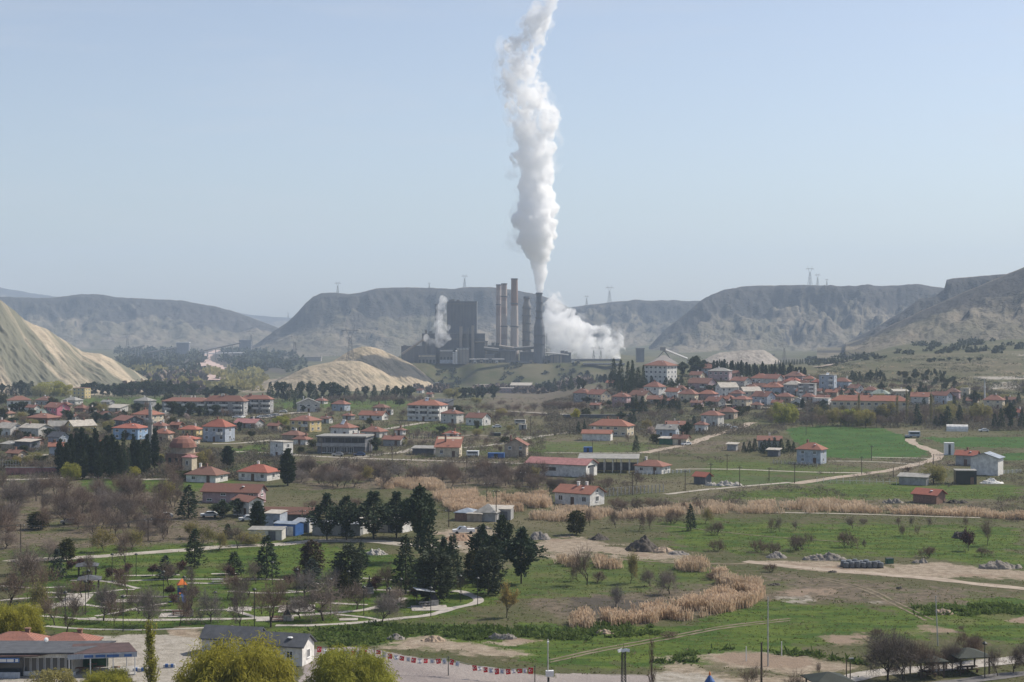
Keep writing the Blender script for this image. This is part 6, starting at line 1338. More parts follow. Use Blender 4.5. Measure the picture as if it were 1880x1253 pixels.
tree('dull', 832, 734, 710, 34); tree('pine', 958, 700, 690, 8)
line(['bareb', 'bare'], list(range(800, 985, 13)), 756, (12, 20), 22, 'bare thicket beyond the middle village')
line(['bare'], list(range(820, 1010, 16)), 768, (10, 15), 20, 'bare thicket beyond the middle village')
line(['bareb', 'bush'], list(range(1004, 1190, 14)), lambda x: 752, (12, 20), 24, 'bare thicket below the hillside cottages')
line(['spruce', 'pine'], [988, 996, 1008, 1020, 1032, 1044, 1052, 1060, 1072], lambda x: 722 - (x - 988) * .06, (16, 28), 14, 'conifers on the slope below the power station')
line(['spruce', 'cypress'], [1070, 1080, 1088, 1096, 1104, 1112, 1120, 1128, 1136], lambda x: 703, (14, 24), 9, 'conifers on the slope below the power station')
line(['spruce'], [1124, 1131, 1138, 1145, 1152, 1159, 1166, 1173, 1180, 1141, 1155, 1163], lambda x: 724 - (x % 5) * 3, (26, 58), 15, 'tall conifers left of the hilltop block')
line(['spruce'], [1186, 1196, 1222, 1232, 1240, 1252], 708, (12, 22), 13, 'conifers around the hilltop block')
line(['pine'], [1268, 1276, 1284, 1294, 1256], 690, (24, 36), 20, 'pines right of the hilltop block')
PLANT = 'conifers in the plantation row behind the hillside village'
for k, x in enumerate(range(1306, 1480, 5)):
    tree('cypress' if k % 3 else 'spruce', x + rs.uniform(-1.5, 1.5), 692 + rs.uniform(-2, 3), 664 + (x - 1306) * .05 + rs.uniform(-5, 4), 6 if k % 3 else 9, label='slender dark conifer in the plantation row behind the hillside village', group=PLANT)
for k, x in enumerate(range(1424, 1556, 5)):
    tree('spruce', x + rs.uniform(-1, 1), 672 - (x - 1424) * .05 + rs.uniform(-1, 1), 662 - (x - 1424) * .06, 5, label='tiny conifer in the thin hedge row on the far slope', group='conifers in the far hedge row')
line(['pine', 'spruce'], [1562, 1570, 1580, 1590, 1600, 1608, 1616, 1622], 700, (14, 22), 12, 'pines on the scrubby slope above the school')
for k in range(60):
    x, y = rs.uniform(1650, 1762), 0; y = 684 + rs.uniform(0, 28) + (x - 1700) * .08
    tree('dbush' if k % 3 else 'spruce', x, y, y - rs.uniform(6, 10), rs.uniform(6, 9), label='small dark evergreen scattered on the scrubby slope above the school', group='small pines on the slope above the school')
line(['pine', 'dbush'], [1706, 1716, 1724, 1734, 1745, 1760, 1780, 1800], 664, (5, 8), 9, 'shrubs on the upper right slope')
line(['bareb', 'dull'], [1490, 1504, 1518, 1530, 1545, 1560, 1576, 1592, 1608, 1622, 1636, 1650], 784, (24, 40), 28, 'budding trees in front of the school')
line(['bareb', 'bud', 'dull'], [1412, 1426, 1456, 1498, 1512, 1538, 1552, 1570, 1600, 1615, 1630, 1656, 1672, 1694, 1722, 1734, 1750, 1770, 1782, 1800, 1815, 1832, 1846, 1862, 1880], 774, (24, 38), 30, 'trees of the right roadside belt')
line(['bareb'], [1420, 1470, 1485, 1675, 1700, 1715, 1725, 1775, 1795, 1810, 1850, 1868], 781, (20, 30), 22, 'bare trees along the field edge')
for a in [('lime', 1440, 780, 738, 46), ('lime', 1584, 782, 752, 30), ('lime', 1558, 782, 750, 34), ('poplar', 1577, 778, 720, 11), ('poplar', 1647, 780, 722, 12), ('poplar', 1665, 778, 716, 12), ('poplar', 1709, 780, 718, 13), ('spruce', 1684, 782, 742, 20), ('spruce', 1740, 784, 746, 22), ('spruce', 1728, 784, 760, 16), ('spruce', 1762, 776, 744, 20), ('pine', 1790, 772, 742, 18), ('spruce', 1826, 788, 760, 14), ('spruce', 1838, 788, 750, 16), ('pine', 1856, 790, 742, 24), ('spruce', 1876, 788, 752, 16), ('spruce', 1718, 784, 764, 14), ('cypress', 1473, 752, 732, 7), ('pine', 1618, 722, 702, 14), ('dull', 1740, 760, 740, 26), ('pine', 1668, 730, 708, 12), ('pine', 1690, 728, 708, 14), ('spruce', 1700, 726, 708, 9), ('spruce', 1752, 748, 728, 10), ('spruce', 1772, 742, 722, 12), ('pine', 1790, 745, 718, 22), ('spruce', 1848, 748, 728, 12), ('spruce', 1870, 742, 722, 12), ('spruce', 1545, 726, 712, 8), ('dull', 1400, 738, 722, 20), ('spruce', 1400, 700, 688, 8), ('bareb', 1640, 716, 700, 24), ('bareb', 1660, 720, 700, 24), ('bareb', 1875, 760, 735, 26)]: tree(*a)
# left village gardens
for a in [('pine', 8, 772, 758, 12), ('spruce', 122, 760, 742, 14), ('pine', 128, 778, 758, 18), ('pine', 176, 780, 757, 18), ('pine', 170, 762, 748, 18), ('spruce', 246, 760, 742, 9), ('pine', 290, 760, 740, 14), ('spruce', 270, 742, 730, 8), ('pine', 30, 758, 740, 20), ('pine', 42, 760, 738, 18), ('pine', 22, 758, 742, 14), ('dull', 200, 792, 770, 22), ('bareb', 215, 772, 752, 30), ('bareb', 180, 748, 736, 26), ('pine', 318, 765, 738, 26), ('pine', 330, 768, 742, 20), ('pine', 350, 766, 740, 22), ('pine', 366, 768, 746, 24), ('spruce', 378, 766, 742, 14), ('pine', 396, 766, 744, 22), ('bareb', 412, 766, 746, 26), ('pine', 455, 760, 744, 14), ('pine', 490, 758, 742, 12), ('blossom', 342, 772, 758, 14), ('bareb', 300, 775, 756, 30), ('bareb', 372, 778, 764, 30), ('pine', 225, 728, 714, 18), ('bush', 318, 776, 764, 30), ('spruce', 316, 806, 796, 9), ('cypress', 344, 808, 792, 5), ('dbush', 70, 850, 838, 60), ('dbush', 20, 858, 846, 50), ('bareb', 55, 870, 836, 34), ('bareb', 75, 872, 840, 30), ('bareb', 22, 790, 770, 20)]: tree(*a)
line(['bareb', 'bare', 'bush', 'pine'], [10, 60, 118, 150, 190, 225, 262, 330], 768, (10, 16), 20, 'garden trees of the left village')
# big bare belts
BELT = 'bare trees of the belt in the middle of the valley'
for k in range(64):
    x = 535 + 465 * rs.random(); y = 872 + rs.uniform(0, 26)
    tree(rs.choice(['bare', 'bareb', 'bare', 'bush', 'bud' if k % 6 == 0 else 'barew']), x, y, y - rs.uniform(26, 46), rs.uniform(30, 46), group=BELT)
for k in range(70):
    x = -15 + 345 * rs.random(); y = 905 + rs.uniform(0, 85)
    tree(rs.choice(['bare', 'bareb', 'bareb', 'barew', 'bud' if k % 5 == 0 else 'bare']), x, y, y - rs.uniform(38, 62), rs.uniform(36, 56), group='bare trees of the left belt')
for k in range(16):
    x = 930 + 240 * rs.random(); y = 893 + rs.uniform(-4, 14)
    tree(rs.choice(['bare', 'bareb', 'bush']), x, y, y - rs.uniform(22, 34), rs.uniform(24, 34), group=BELT)
line(['bush', 'bareb'], [565, 590, 610, 640, 660, 1130, 1150, 1170, 1195, 1215, 1250, 1285], 936, (18, 30), 36, 'bushes along the reed bed')
for row, y in ((0, 818), (1, 806), (2, 800)):
    for k in range(11):
        x = 700 + 27 * k + rs.uniform(-5, 5) + row * 9
        tree('orchard', x, y + rs.uniform(-2, 2), y - rs.uniform(10, 14), 13, group='small bare orchard trees')
for k in range(70):
    x = 420 + 520 * rs.random(); y = rs.choice([742, 752, 764, 776, 790, 800, 812, 822, 830]) + rs.uniform(-5, 5)
    tree(rs.choice(['bareb', 'bush', 'bush', 'dull', 'dbush']), x, y, y - rs.uniform(9, 16), rs.uniform(12, 22), group='garden trees of the middle village')
for k in range(130):
    x = 1050 + 480 * rs.random(); y = 712 + rs.random() * 54
    tree(rs.choice(['bareb', 'bush', 'bush', 'pine', 'dbush']), x, y, y - rs.uniform(9, 15), rs.uniform(12, 20), group='garden trees of the hillside village')
for k in range(95):
    x = -5 + 345 * rs.random(); y = 742 + rs.random() * 118
    tree(rs.choice(['bareb', 'bush', 'bush', 'dull', 'dbush', 'pine']), x, y, y - rs.uniform(10, 22), rs.uniform(14, 26), group='garden trees of the left village')
for k in range(60):
    x = 1500 + 385 * rs.random(); y = 716 + rs.random() * 62
    tree(rs.choice(['bareb', 'bush', 'bush', 'spruce', 'dull']), x, y, y - rs.uniform(10, 20), rs.uniform(12, 24), group='trees of the right roadside village')
for px, bs in ((150, 1098), (232, 1096), (255, 1128), (310, 1075), (350, 1120), (418, 1100), (455, 1098), (520, 1100), (560, 1098), (605, 1098), (655, 1120), (730, 1118), (210, 1150), (330, 1150), (60, 1068), (40, 1056), (120, 1120), (480, 1128)):
    tree(rs.choice(['barew', 'bare', 'bareb']), px, bs, bs - rs.uniform(48, 74), rs.uniform(46, 64), group='bare trees of the park')
# purple plums and shrubs of the park
for px, bs in ((132, 1050), (150, 1046), (204, 1064), (221, 1066), (236, 1056), (280, 1058), (334, 1052), (300, 1062), (160, 1078), (310, 1096), (353, 1100), (420, 1062), (430, 1080), (530, 1078), (545, 1062), (683, 1086), (690, 1078), (760, 1102), (318, 1112), (205, 1108)):
    tree('plum', px, bs, bs - 24, 20, group='purple plum trees of the park')
# ------------------------------------------------------------ bottom edge: restaurant, cabins, bunting, masts
def at_y(px, Y, z=0.0): return Vector(((px - CX) * Y / F, Y, z))
M['roof_maroon'] = plain('roof_maroon', (0.10, 0.065, 0.06), 0.7)
x0 = at_y(0, 222).x
r = empty('restaurant', (x0, 222, 0), 0, 'roadside restaurant with two red hipped roofs, glazed white front and blue banner', 'restaurant')
b = MB(); b.box(-4, 10.0, .3, 9, -.3, 2.95); b.build('wall', M['offwhite'], r)
b = MB(); b.solid([(-5, -1.0, 3.0), (10.2, -.6, 3.05), (14.0, 7.4, 3.1), (-5, 7.4, 3.1), (-5, -1.0, 3.2), (10.2, -.6, 3.25), (14.0, 7.4, 3.3), (-5, 7.4, 3.3)], [(3, 2, 1, 0), (4, 5, 6, 7), (0, 1, 5, 4), (1, 2, 6, 5), (2, 3, 7, 6), (3, 0, 4, 7)]); fr = b.build('flat_roof', M['roof_dark'], r)
for xa, xb, ya in ((-4.5, 3.0, 7.2), (3.4, 10.6, 6.6)):
    b = MB(); roof_shape(b, xa, xb, ya, ya + 5.4, 2.75, 'hip', 1.25, .4); hr = b.build('tiled_roof', M['tile_red'], r)
    b = MB(); b.box(xa + .2, xb - .2, ya + .2, ya + 5.2, 2.2, 2.8); b.build('upper_wall', M['offwhite'], r)
    b = MB(); b.box(xb - 2.6, xb - 2.0, ya + 2.8, ya + 3.4, 3.4, 4.4); b.box(xb - 2.7, xb - 1.9, ya + 2.7, ya + 3.5, 4.4, 4.55); b.build('chimney', M['brick'], hr)
b = MB(); b.lathe([(.34, 0), (.30, .06), (.05, .12)], (0, 0, 0), 12); o = b.build('satellite_dish', M['frame_white'], r, (4.6, 5.9, 3.7)); o.rotation_euler = (math.radians(75), 0, .7)
for k in range(7):
    xx = 3.7 + .95 * k
    b = MB(); b.box(xx - .42, xx - .36, -.06, .06, .5, 2.5); b.box(xx + .36, xx + .42, -.06, .06, .5, 2.5); b.box(xx - .36, xx + .36, -.06, .06, .5, .58); b.box(xx - .36, xx + .36, -.06, .06, 2.42, 2.5)
    o = b.build('window', M['frame_white'], r); b = MB(); b.box(xx - .36, xx + .36, -.02, .02, .58, 2.42); b.build('pane', M['glass'], o)
b = MB(); b.box(3.2, 10.2, -.1, .2, 2.5, 3.0); b.build('fascia', M['white'], r)
b = MB(); b.box(3.2, 10.2, -.12, .25, 0, .5); b.build('plinth', M['white'], r)
b = MB(); b.solid([(-4, -1.6, 2.75), (5.2, -1.2, 2.8), (7.4, .3, 3.0), (-4, .3, 3.0), (-4, -1.6, 2.85), (5.2, -1.2, 2.9), (7.4, .3, 3.1), (-4, .3, 3.1)], [(3, 2, 1, 0), (4, 5, 6, 7), (0, 1, 5, 4), (1, 2, 6, 5), (2, 3, 7, 6), (3, 0, 4, 7)]); b.build('awning', M['roof_maroon'], r)
b = MB(); b.box(-4, 3.1, -1.75, -1.65, 2.1, 2.7, 0)
for xx in (.5, 1.5): b.box(xx, xx + .9, -1.78, -1.75, 2.2, 2.6, 1)
b.box(2.6, 3.0, -1.78, -1.75, 2.2, 2.6, 1); b.build('sign_board', [M['bluepaint'], M['frame_white']], r)
b = MB(); b.box(-4, 3.2, -.4, -.35, .0, 2.2); b.build('shop_front', M['glass'], r)
b = MB(); b.box(-4, 3.2, -1.8, -1.6, 0, .8); b.build('counter', M['bluegrey'], r)
# open pavilion on its right
r = empty('pavilion', at_y(190, 223), math.radians(8), 'open restaurant pavilion with dark maroon flat roof and blue white banner', 'pavilion')
b = MB(); b.solid([(-4.6, -1.3, 2.9), (4.6, -1.3, 3.05), (3.0, 4.6, 3.2), (-4.6, 4.6, 3.2), (-4.6, -1.3, 3.05), (4.6, -1.3, 3.2), (3.0, 4.6, 3.35), (-4.6, 4.6, 3.35)], [(3, 2, 1, 0), (4, 5, 6, 7), (0, 1, 5, 4), (1, 2, 6, 5), (2, 3, 7, 6), (3, 0, 4, 7)]); b.build('roof', M['roof_maroon'], r)
b = MB(); b.solid([(-4.6, -1.42, 2.35), (4.6, -1.42, 2.5), (4.6, -1.36, 2.5), (-4.6, -1.36, 2.35), (-4.6, -1.42, 3.0), (4.6, -1.42, 3.15), (4.6, -1.36, 3.15), (-4.6, -1.36, 3.0)], [(3, 2, 1, 0), (4, 5, 6, 7), (0, 1, 5, 4), (1, 2, 6, 5), (2, 3, 7, 6), (3, 0, 4, 7)])
for k, (xa, xb) in enumerate(((-2.4, -1.2), (-.9, .4), (.6, 2.2), (2.9, 3.9))): b.box(xa, xb, -1.45, -1.42, 2.56, 2.9, 1)
b.build('banner', [M['bluegrey'], M['bluepaint']], r)
for xx, yy in ((-4.4, -1.2), (-1.6, -1.2), (1.4, -1.2), (4.3, -1.2), (-4.4, 4.3), (2.7, 4.3), (0, 4.3)):
    b = MB(); b.box(xx - .07, xx + .07, yy - .07, yy + .07, 0, 3.05); b.build('post', M['frame_white'], r)
b = MB(); b.box(-4.5, 4.4, -1.2, 4.4, -.2, .1); b.build('floor_slab', M['concrete'], r)
for a_, c_ in ((-3.2, .6), (-.6, 1.2), (1.6, .4), (-1.8, 3.0)):
    b = MB(); b.box(a_ - .6, a_ + .6, c_ - .4, c_ + .4, .78, .84); b.box(a_ - .06, a_ + .06, c_ - .06, c_ + .06, .1, .78); o = b.build('table', M['brick'], r)
b = MB(); b.box(-4.5, 0.2, 4.3, 4.4, .1, 2.2); b.build('back_screen', M['greenpaint'], r)
for k, u in enumerate((250, 262, 306, 316)):
    p = at_y(u, 224.5 if k < 2 else 227); r = empty('kerb_block', p, 0.1, None); b = MB(); b.box(-.45, .45, -.18, .18, 0, .5); b.build('base', M['white'], r); b = MB(); b.box(-.2, .2, -.20, .20, .1, .52); b.build('stripe', M['bluepaint'], r)
    pend(r, 'blue and white kerb block on paving', u, 1232, 'kerb block', 'blue and white kerb blocks')
house(520, 1224, 114, 1165, 1189, 'gx', 'roof_dark', 'white', yaw=-16, ratio=.55, label='white cabin with dark grey roof and lit right gable', cat='cabin', name='cabin', chim=0, door=False, ov=.35, bars=1)
house(430, 1206, 118, 1153, 1177, 'gx', 'roof_dark', 'white', yaw=-12, ratio=.5, label='white cabin with dark grey roof behind the large willow', cat='cabin', name='cabin', chim=0, door=False, ov=.35)
def pole(px, base, top, r0, mat, label, name='utility_pole', cat='pole', arm=0, lamp=0, group=None, lean=0.0, Y=None, cap=False):
    p = at(px, base) if Y is None else at_y(px, Y); s = F / p.y; H = (base - top) / s
    r = empty(name, p, 0.3); r.rotation_euler = (0, lean, 0.3)
    b = MB(); b.bar((0, 0, -.5), (0, 0, H), r0, r0 * .7, 8); b.build('shaft', M[mat], r)
    if arm:
        b = MB(); b.box(-arm / 2, arm / 2, -.06, .06, H - .55, H - .42); b.build('crossarm', M[mat], r)
        for x in (-arm * .45, 0, arm * .45):
            b = MB(); b.bar((x, 0, H - .42), (x, 0, H - .2), .05, n=6); b.build('insulator', M['frame_white'], r)
    if lamp:
        b = MB(); b.bar((0, 0, H - .1), (lamp, 0, H + .15), .04, n=5); b.build('bracket', M[mat], r)
        b = MB(); b.box(lamp - .1, lamp + .55, -.12, .12, H + .08, H + .2); b.build('lamp_head', M['galv'], r)
    if cap:
        b = MB(); b.lathe([(.05, H), (.30, H + .05), (.34, H + .2), (.08, H + .42)], n=10); b.build('lantern', M['pole_dark'], r)
    if label: r['label'] = label; r['category'] = cat; r['group'] = group or 'poles and posts'
    else: pend(r, {'utility_pole': 'thin dark wooden utility pole', 'street_lamp': 'slim dark park lamp post'}.get(name, 'post'), px, base, cat, group)
    return r, H
for px, bs, tp in ((157, 1130, 1070), (226, 1160, 1098), (467, 1153, 1085), (607, 1130, 1066), (791, 1133, 1082), (877, 1112, 1064), (338, 1114, 1062), (715, 1130, 1083), (845, 1106, 1060), (162, 1100, 1050), (300, 1096, 1052), (395, 1134, 1090), (545, 1090, 1048), (640, 1100, 1052), (668, 1130, 1080), (250, 1060, 1020), (206, 1070, 1020), (120, 1150, 1090), (500, 1075, 1035), (736, 1115, 1066)):
    pole(px, bs, tp, .07, 'pole_dark', None, 'street_lamp', 'street lamp', cap=True, group='park lamp posts')
UP = [(38, 1015, 962), (272, 994, 951), (555, 966, 936), (66, 920, 884), (894, 936, 886), (911, 958, 899), (824, 968, 935), (960, 895, 866), (1161, 910, 868), (1258, 902, 863), (1335, 864, 834), (1358, 893, 856), (1582, 872, 838), (1459, 888, 850), (1714, 858, 834), (775, 796, 770), (743, 794, 776), (846, 807, 774), (888, 790, 770), (974, 802, 764), (960, 862, 832), (857, 864, 838), (755, 846, 838), (485, 840, 810), (486, 790, 770), (668, 798, 770), (590, 836, 812), (538, 864, 832), (1046, 800, 776), (1088, 832, 808), (1182, 868, 842), (1210, 850, 828), (1412, 884, 858), (1640, 878, 858), (1480, 800, 772), (420, 782, 762), (680, 838, 806), (720, 848, 820), (1132, 866, 842), (1056, 762, 742), (700, 770, 748), (635, 766, 748), (905, 775, 750), (1305, 880, 850), (1600, 846, 818), (940, 800, 778)]
for px, bs, tp in UP: pole(px, bs, tp, .13, 'pole_wood', None, arm=1.6 if (bs - tp) > 24 else 0, group='utility poles across the valley')
# overhead wires along the left road
tops = [at(38, 1015), at(272, 994), at(555, 966)]; hts = [53 / (F / tops[0].y), 43 / (F / tops[1].y), 30 / (F / tops[2].y)]
P3 = [Vector((tops[0].x - 60, tops[0].y - 20, hts[0] - .2))] + [Vector((t.x, t.y, h)) for t, h in zip(tops, hts)]
for k, (dx, dz, lab) in enumerate(((-.7, -.2, 'far overhead wire sagging along the left road poles'), (0, -.15, 'middle overhead wire sagging along the left road poles'), (.7, -.2, 'near overhead wire sagging along the left road poles'))):
    b = MB()
    for a_, c_ in zip(P3[:-1], P3[1:]):
        n = 12; pv = None
        for j in range(n + 1):
            t = j / n; q = a_.lerp(c_, t) + Vector((dx * .3, -dx, dz - 4 * 1.1 * t * (1 - t)))
            if pv is not None: b.bar(pv, q, .022, n=4, cap=False)
            pv = q
    tag(b.build('power_line', M['pole_dark']), lab, 'power line', 'overhead wires of the left road')
pole(1410, 1236, 1108, .11, 'pole_pale', 'tall pale steel pole behind the clay pitch, left of two', 'steel_pole', Y=228)
pole(1722, 1186, 1094, .10, 'pole_pale', 'tall pale leaning steel pole among the right bare trees', 'steel_pole', lean=-.05)
pole(1398, 1270, 1182, .16, 'pole_wood', 'thick dark wooden pole before the clay pitch', 'wooden_pole', Y=213)
pole(1554, 1262, 1212, .09, 'pole_wood', 'short dark post by the bottom path, left of the pair', 'wooden_pole', Y=215, lamp=.5)
pole(1561, 1262, 1214, .09, 'pole_wood', 'short dark post by the bottom path, right of the pair', 'wooden_pole', Y=215)
pole(1808, 1245, 1184, .08, 'pole_dark', 'dark lamp post between the two park gazebos', 'street_lamp', 'street lamp', cap=True)
pole(1660, 1246, 1194, .07, 'pole_dark', 'dark lamp post among the bottom right bare trees', 'street_lamp', 'street lamp', cap=True)
pole(1370, 1214, 1187, .09, 'frame_white', 'white pitch post, left of the pair on the clay pitch', 'pitch_post', 'post')
pole(1435, 1205, 1178, .09, 'frame_white', 'white pitch post, right of the pair on the clay pitch', 'pitch_post', 'post')
# bunting
fl = [(687, 1190, 224), (823, 1207, 222), (982, 1224, 216)]
B3 = []
for k, (u, top, Y) in enumerate(fl):
    z = CAMH - (top - HZ) * Y / F; p = at_y(u, Y); r = empty('flag_pole', p, 0, ('dark bunting pole beside the right willow', 'dark bunting pole in the middle of the flag string', 'dark bunting pole at the right end of flag string')[k], 'pole', 'bunting poles')
    b = MB(); b.bar((0, 0, -.3), (0, 0, z), .07, .05, 8); b.build('shaft', M['pole_dark'], r); b = MB(); b.lathe([(.09, z), (.1, z + .1), (.02, z + .16)], n=8); b.build('cap', M['pole_dark'], r)
    B3.append(Vector((p.x, p.y, z - .1)))
st = at_y(580, 227.5); B3 = [Vector((st.x, st.y, 3.0))] + B3
def flag_mesh(red):
    b = MB(); w, h, n = .62, .82, 5
    for j in range(n):
        za, zb = -h * j / n, -h * (j + 1) / n; ya, yb = .05 * math.sin(j * 1.3), .05 * math.sin((j + 1) * 1.3)
        b.poly([(-w / 2, ya, za), (w / 2, ya, za), (w / 2, yb, zb), (-w / 2, yb, zb)], 0)
    def disc(cx_, cz, ro, ri, off, mi, n=14):
        for k in range(n):
            a0, a1 = .6 + k * 5.1 / n, .6 + (k + 1) * 5.1 / n
            for y in (-.075, .085):
                b.poly([(cx_ + ro * math.cos(a0), y, cz + ro * math.sin(a0)), (cx_ + ro * math.cos(a1), y, cz + ro * math.sin(a1)), (cx_ + off + ri * math.cos(a1), y, cz + ri * math.sin(a1)), (cx_ + off + ri * math.cos(a0), y, cz + ri * math.sin(a0))], mi)
    if red:
        disc(-.04, -.36, .2, .15, .06, 1)
        for y in (-.076, .086):
            b.poly([(.14 + (.085 if k % 2 == 0 else .035) * math.cos(math.pi * k / 5), y, -.36 + (.085 if k % 2 == 0 else .035) * math.sin(math.pi * k / 5)) for k in range(10)], 1)
    else:
        disc(0, -.36, .15, .09, .0, 1); b.box(-.12, .12, -.08, -.07, -.66, -.58, 1)
    return b.mesh('flag', [M['cloth_red'], M['cloth_white']] if red else [M['cloth_white'], M['bluepaint']])
FM = [flag_mesh(True), flag_mesh(False)]
for k in range(3):
    a_, c_ = B3[k], B3[k + 1]; L = (c_ - a_).length; r = empty('bunting', a_, 0, ('string of red and white flags from cabin gable to willow', 'string of red and white flags on the left of middle pole', 'string of red and white flags on the right of middle pole')[k], 'bunting', 'flag strings over the car park')
    b = MB(); pv = None; pts = []
    for j in range(25):
        t = j / 24; q = (c_ - a_) * t + Vector((0, 0, -4 * (.055 * L) * t * (1 - t))); pts.append(q)
        if pv is not None: b.bar(pv, q, .018, n=4, cap=False)
        pv = q
    b.build('rope', M['frame_white'], r); n = max(6, int(L / .86)); R_ = random.Random(k + 5)
    for j in range(n):
        t = (j + .7) / (n + .4); i = min(int(t * 24), 23); q = pts[i].lerp(pts[i + 1], t * 24 - i)
        if R_.random() < .12: continue
        o = link('flag', FM[j % 2], r, q); o.rotation_euler = (R_.uniform(-.2, .2), R_.uniform(-.2, .2), R_.uniform(-.6, .6)); o.scale = (1, 1, R_.uniform(.75, 1.05))
# camera mast and loudspeaker tower
r = empty('camera_mast', at_y(1006, 216), .1, 'pale steel camera mast with white box at its foot', 'mast')
b = MB(); b.bar((0, 0, -.3), (0, 0, 6.1), .10, .07, 8); b.build('shaft', M['pole_pale'], r)
b = MB(); b.box(-.12, .12, -.35, .1, 5.6, 5.85); b.build('camera', M['frame_white'], r)
b = MB(); b.box(-.28, .75, -.3, .3, 1.2, 1.95); b.build('cabinet', M['frame_white'], r)
b = MB(); b.box(-.1, .16, -.36, -.3, .5, 1.1); b.build('meter', M['black'], r)
r = empty('lattice_mast', at_y(1145, 214), .2, 'black lattice mast with white floodlights at its top', 'mast')
for sx in (-1, 1):
    for sy in (-1, 1): b = MB(); b.bar((sx * .28, sy * .28, -.3), (sx * .2, sy * .2, 4.9), .05, n=5); b.build('leg', M['black'], r)
bb = {-1: MB(), 1: MB()}
for k in range(12):
    z = .3 + .38 * k
    for sy in (-1, 1): bb[sy].bar((-.27, sy * .27, z), (.27, sy * .27, z + .38), .025, n=4); bb[sy].bar((.27, sy * .27, z), (-.27, sy * .27, z + .38), .025, n=4)
for sy in (-1, 1): bb[sy].build('bracing', M['black'], r)
b = MB(); b.bar((0, 0, 4.6), (0, 0, 6.0), .05, .02, 6); b.build('spike', M['black'], r)
for x, a_ in ((-.55, .3), (.0, 0), (.45, -.3)):
    b = MB(); b.box(-.3, .3, -.14, .1, -.18, .22); o = b.build('floodlight', M['frame_white'], r, (x, -.2, 5.05)); o.rotation_euler = (-.3, .2 * (1 if x > 0 else -1), a_)
# ------------------------------------------------------------ park furniture
def gazebo(px, base, w, h, rc, label, d=None, name='gazebo', bench=True):
    p = at(px, base); d = d or w; r = empty(name, (p.x, p.y + d / 2, 0), .2, label, 'gazebo', 'park gazebos')
    b = MB(); roof_shape(b, -w / 2, w / 2, -d / 2, d / 2, h, 'hip', w * .18, .4, .1); b.build('roof', M[rc], r)
    for sx in (-1, 1):
        for sy in (-1, 1): b = MB(); b.box(sx * w / 2 * .92 - .08, sx * w / 2 * .92 + .08, sy * d / 2 * .92 - .08, sy * d / 2 * .92 + .08, -.2, h + .1); b.build('post', M['pole_wood'], r)
    if bench:
        b = MB(); b.box(-w * .3, w * .3, -.35, .35, .7, .78); b.box(-.1, .1, -.1, .1, 0, .7); b.build('table', M['door'], r)
        for s in (-1, 1): b = MB(); b.box(-w * .3, w * .3, s * .75 - .15, s * .75 + .15, .42, .48); b.box(-w * .25, -w * .2, s * .75 - .1, s * .75 + .1, 0, .42); b.box(w * .2, w * .25, s * .75 - .1, s * .75 + .1, 0, .42); b.build('bench', M['door'], r)
gazebo(1785, 1240, 4.6, 2.4, 'gazebo_roof', 'dark green roofed gazebo, right of the two beneath bare trees')
gazebo(1708, 1247, 3.6, 2.3, 'gazebo_roof', 'dark green roofed gazebo, left of the two beneath bare trees')
gazebo(1527, 1292, 4.6, 2.6, 'gazebo_roof', 'dark green hipped gazebo roof at the bottom edge')
gazebo(156, 1060, 3.4, 2.0, 'roof_dark', 'dark grey roofed park gazebo, rear of two at left')
gazebo(160, 1086, 3.4, 2.0, 'roof_dark', 'dark grey roofed park gazebo, front of two at left')
r = empty('picnic_shelter', at(778, 1112), .3, 'picnic shelter with tilted white roof beside the park conifers', 'shelter', 'park shelters')
b = MB(); b.solid([(-1.6, -1.6, 2.9), (1.6, -1.6, 2.4), (1.6, 1.2, 2.4), (-1.6, 1.2, 2.9), (-1.6, -1.6, 3.0), (1.6, -1.6, 2.5), (1.6, 1.2, 2.5), (-1.6, 1.2, 3.0)], [(3, 2, 1, 0), (4, 5, 6, 7), (0, 1, 5, 4), (1, 2, 6, 5), (2, 3, 7, 6), (3, 0, 4, 7)]); b.build('roof', M['frame_white'], r)
for x in (-1.2, 1.3): b = MB(); b.box(x - .07, x + .07, -.1, .04, -.1, 2.6); b.build('post', M['pole_dark'], r)
b = MB(); b.box(-1, 1, -1.2, -.5, .7, .78); b.box(-.1, .1, -.95, -.75, 0, .7); b.build('table', M['concrete'], r)
for y in (-1.6, -.1): b = MB(); b.box(-1, 1, y - .15, y + .15, .4, .48); b.box(-.8, -.7, y - .1, y + .1, 0, .4); b.box(.7, .8, y - .1, y + .1, 0, .4); b.build('bench', M['concrete'], r)
def barbecue(px, base, label):
    r = empty('barbecue', at(px, base), .2, label, 'barbecue', 'stone barbecues of the park')
    b = MB(); b.box(-.7, .7, -.5, .5, -.1, 1.0); b.build('hearth', M['stone_pale'], r); b = MB(); b.solid([(-.6, -.45, 1.0), (.6, -.45, 1.0), (.6, .45, 1.0), (-.6, .45, 1.0), (-.14, -.14, 1.9), (.14, -.14, 1.9), (.14, .14, 1.9), (-.14, .14, 1.9)], [(0, 1, 5, 4), (1, 2, 6, 5), (2, 3, 7, 6), (3, 0, 4, 7), (4, 5, 6, 7)]); b.build('hood', M['black'], r); b = MB(); b.bar((0, 0, 1.85), (0, 0, 2.9), .12, n=8); b.build('flue', M['black'], r)
barbecue(347, 1132, 'stone barbecue with tapering black hood below the playground'); barbecue(527, 1140, 'stone barbecue with black hood beside the red brown table'); barbecue(797, 1112, 'stone barbecue with black hood beside the white shelter'); barbecue(678, 1088, 'stone barbecue with black hood near the purple trees')
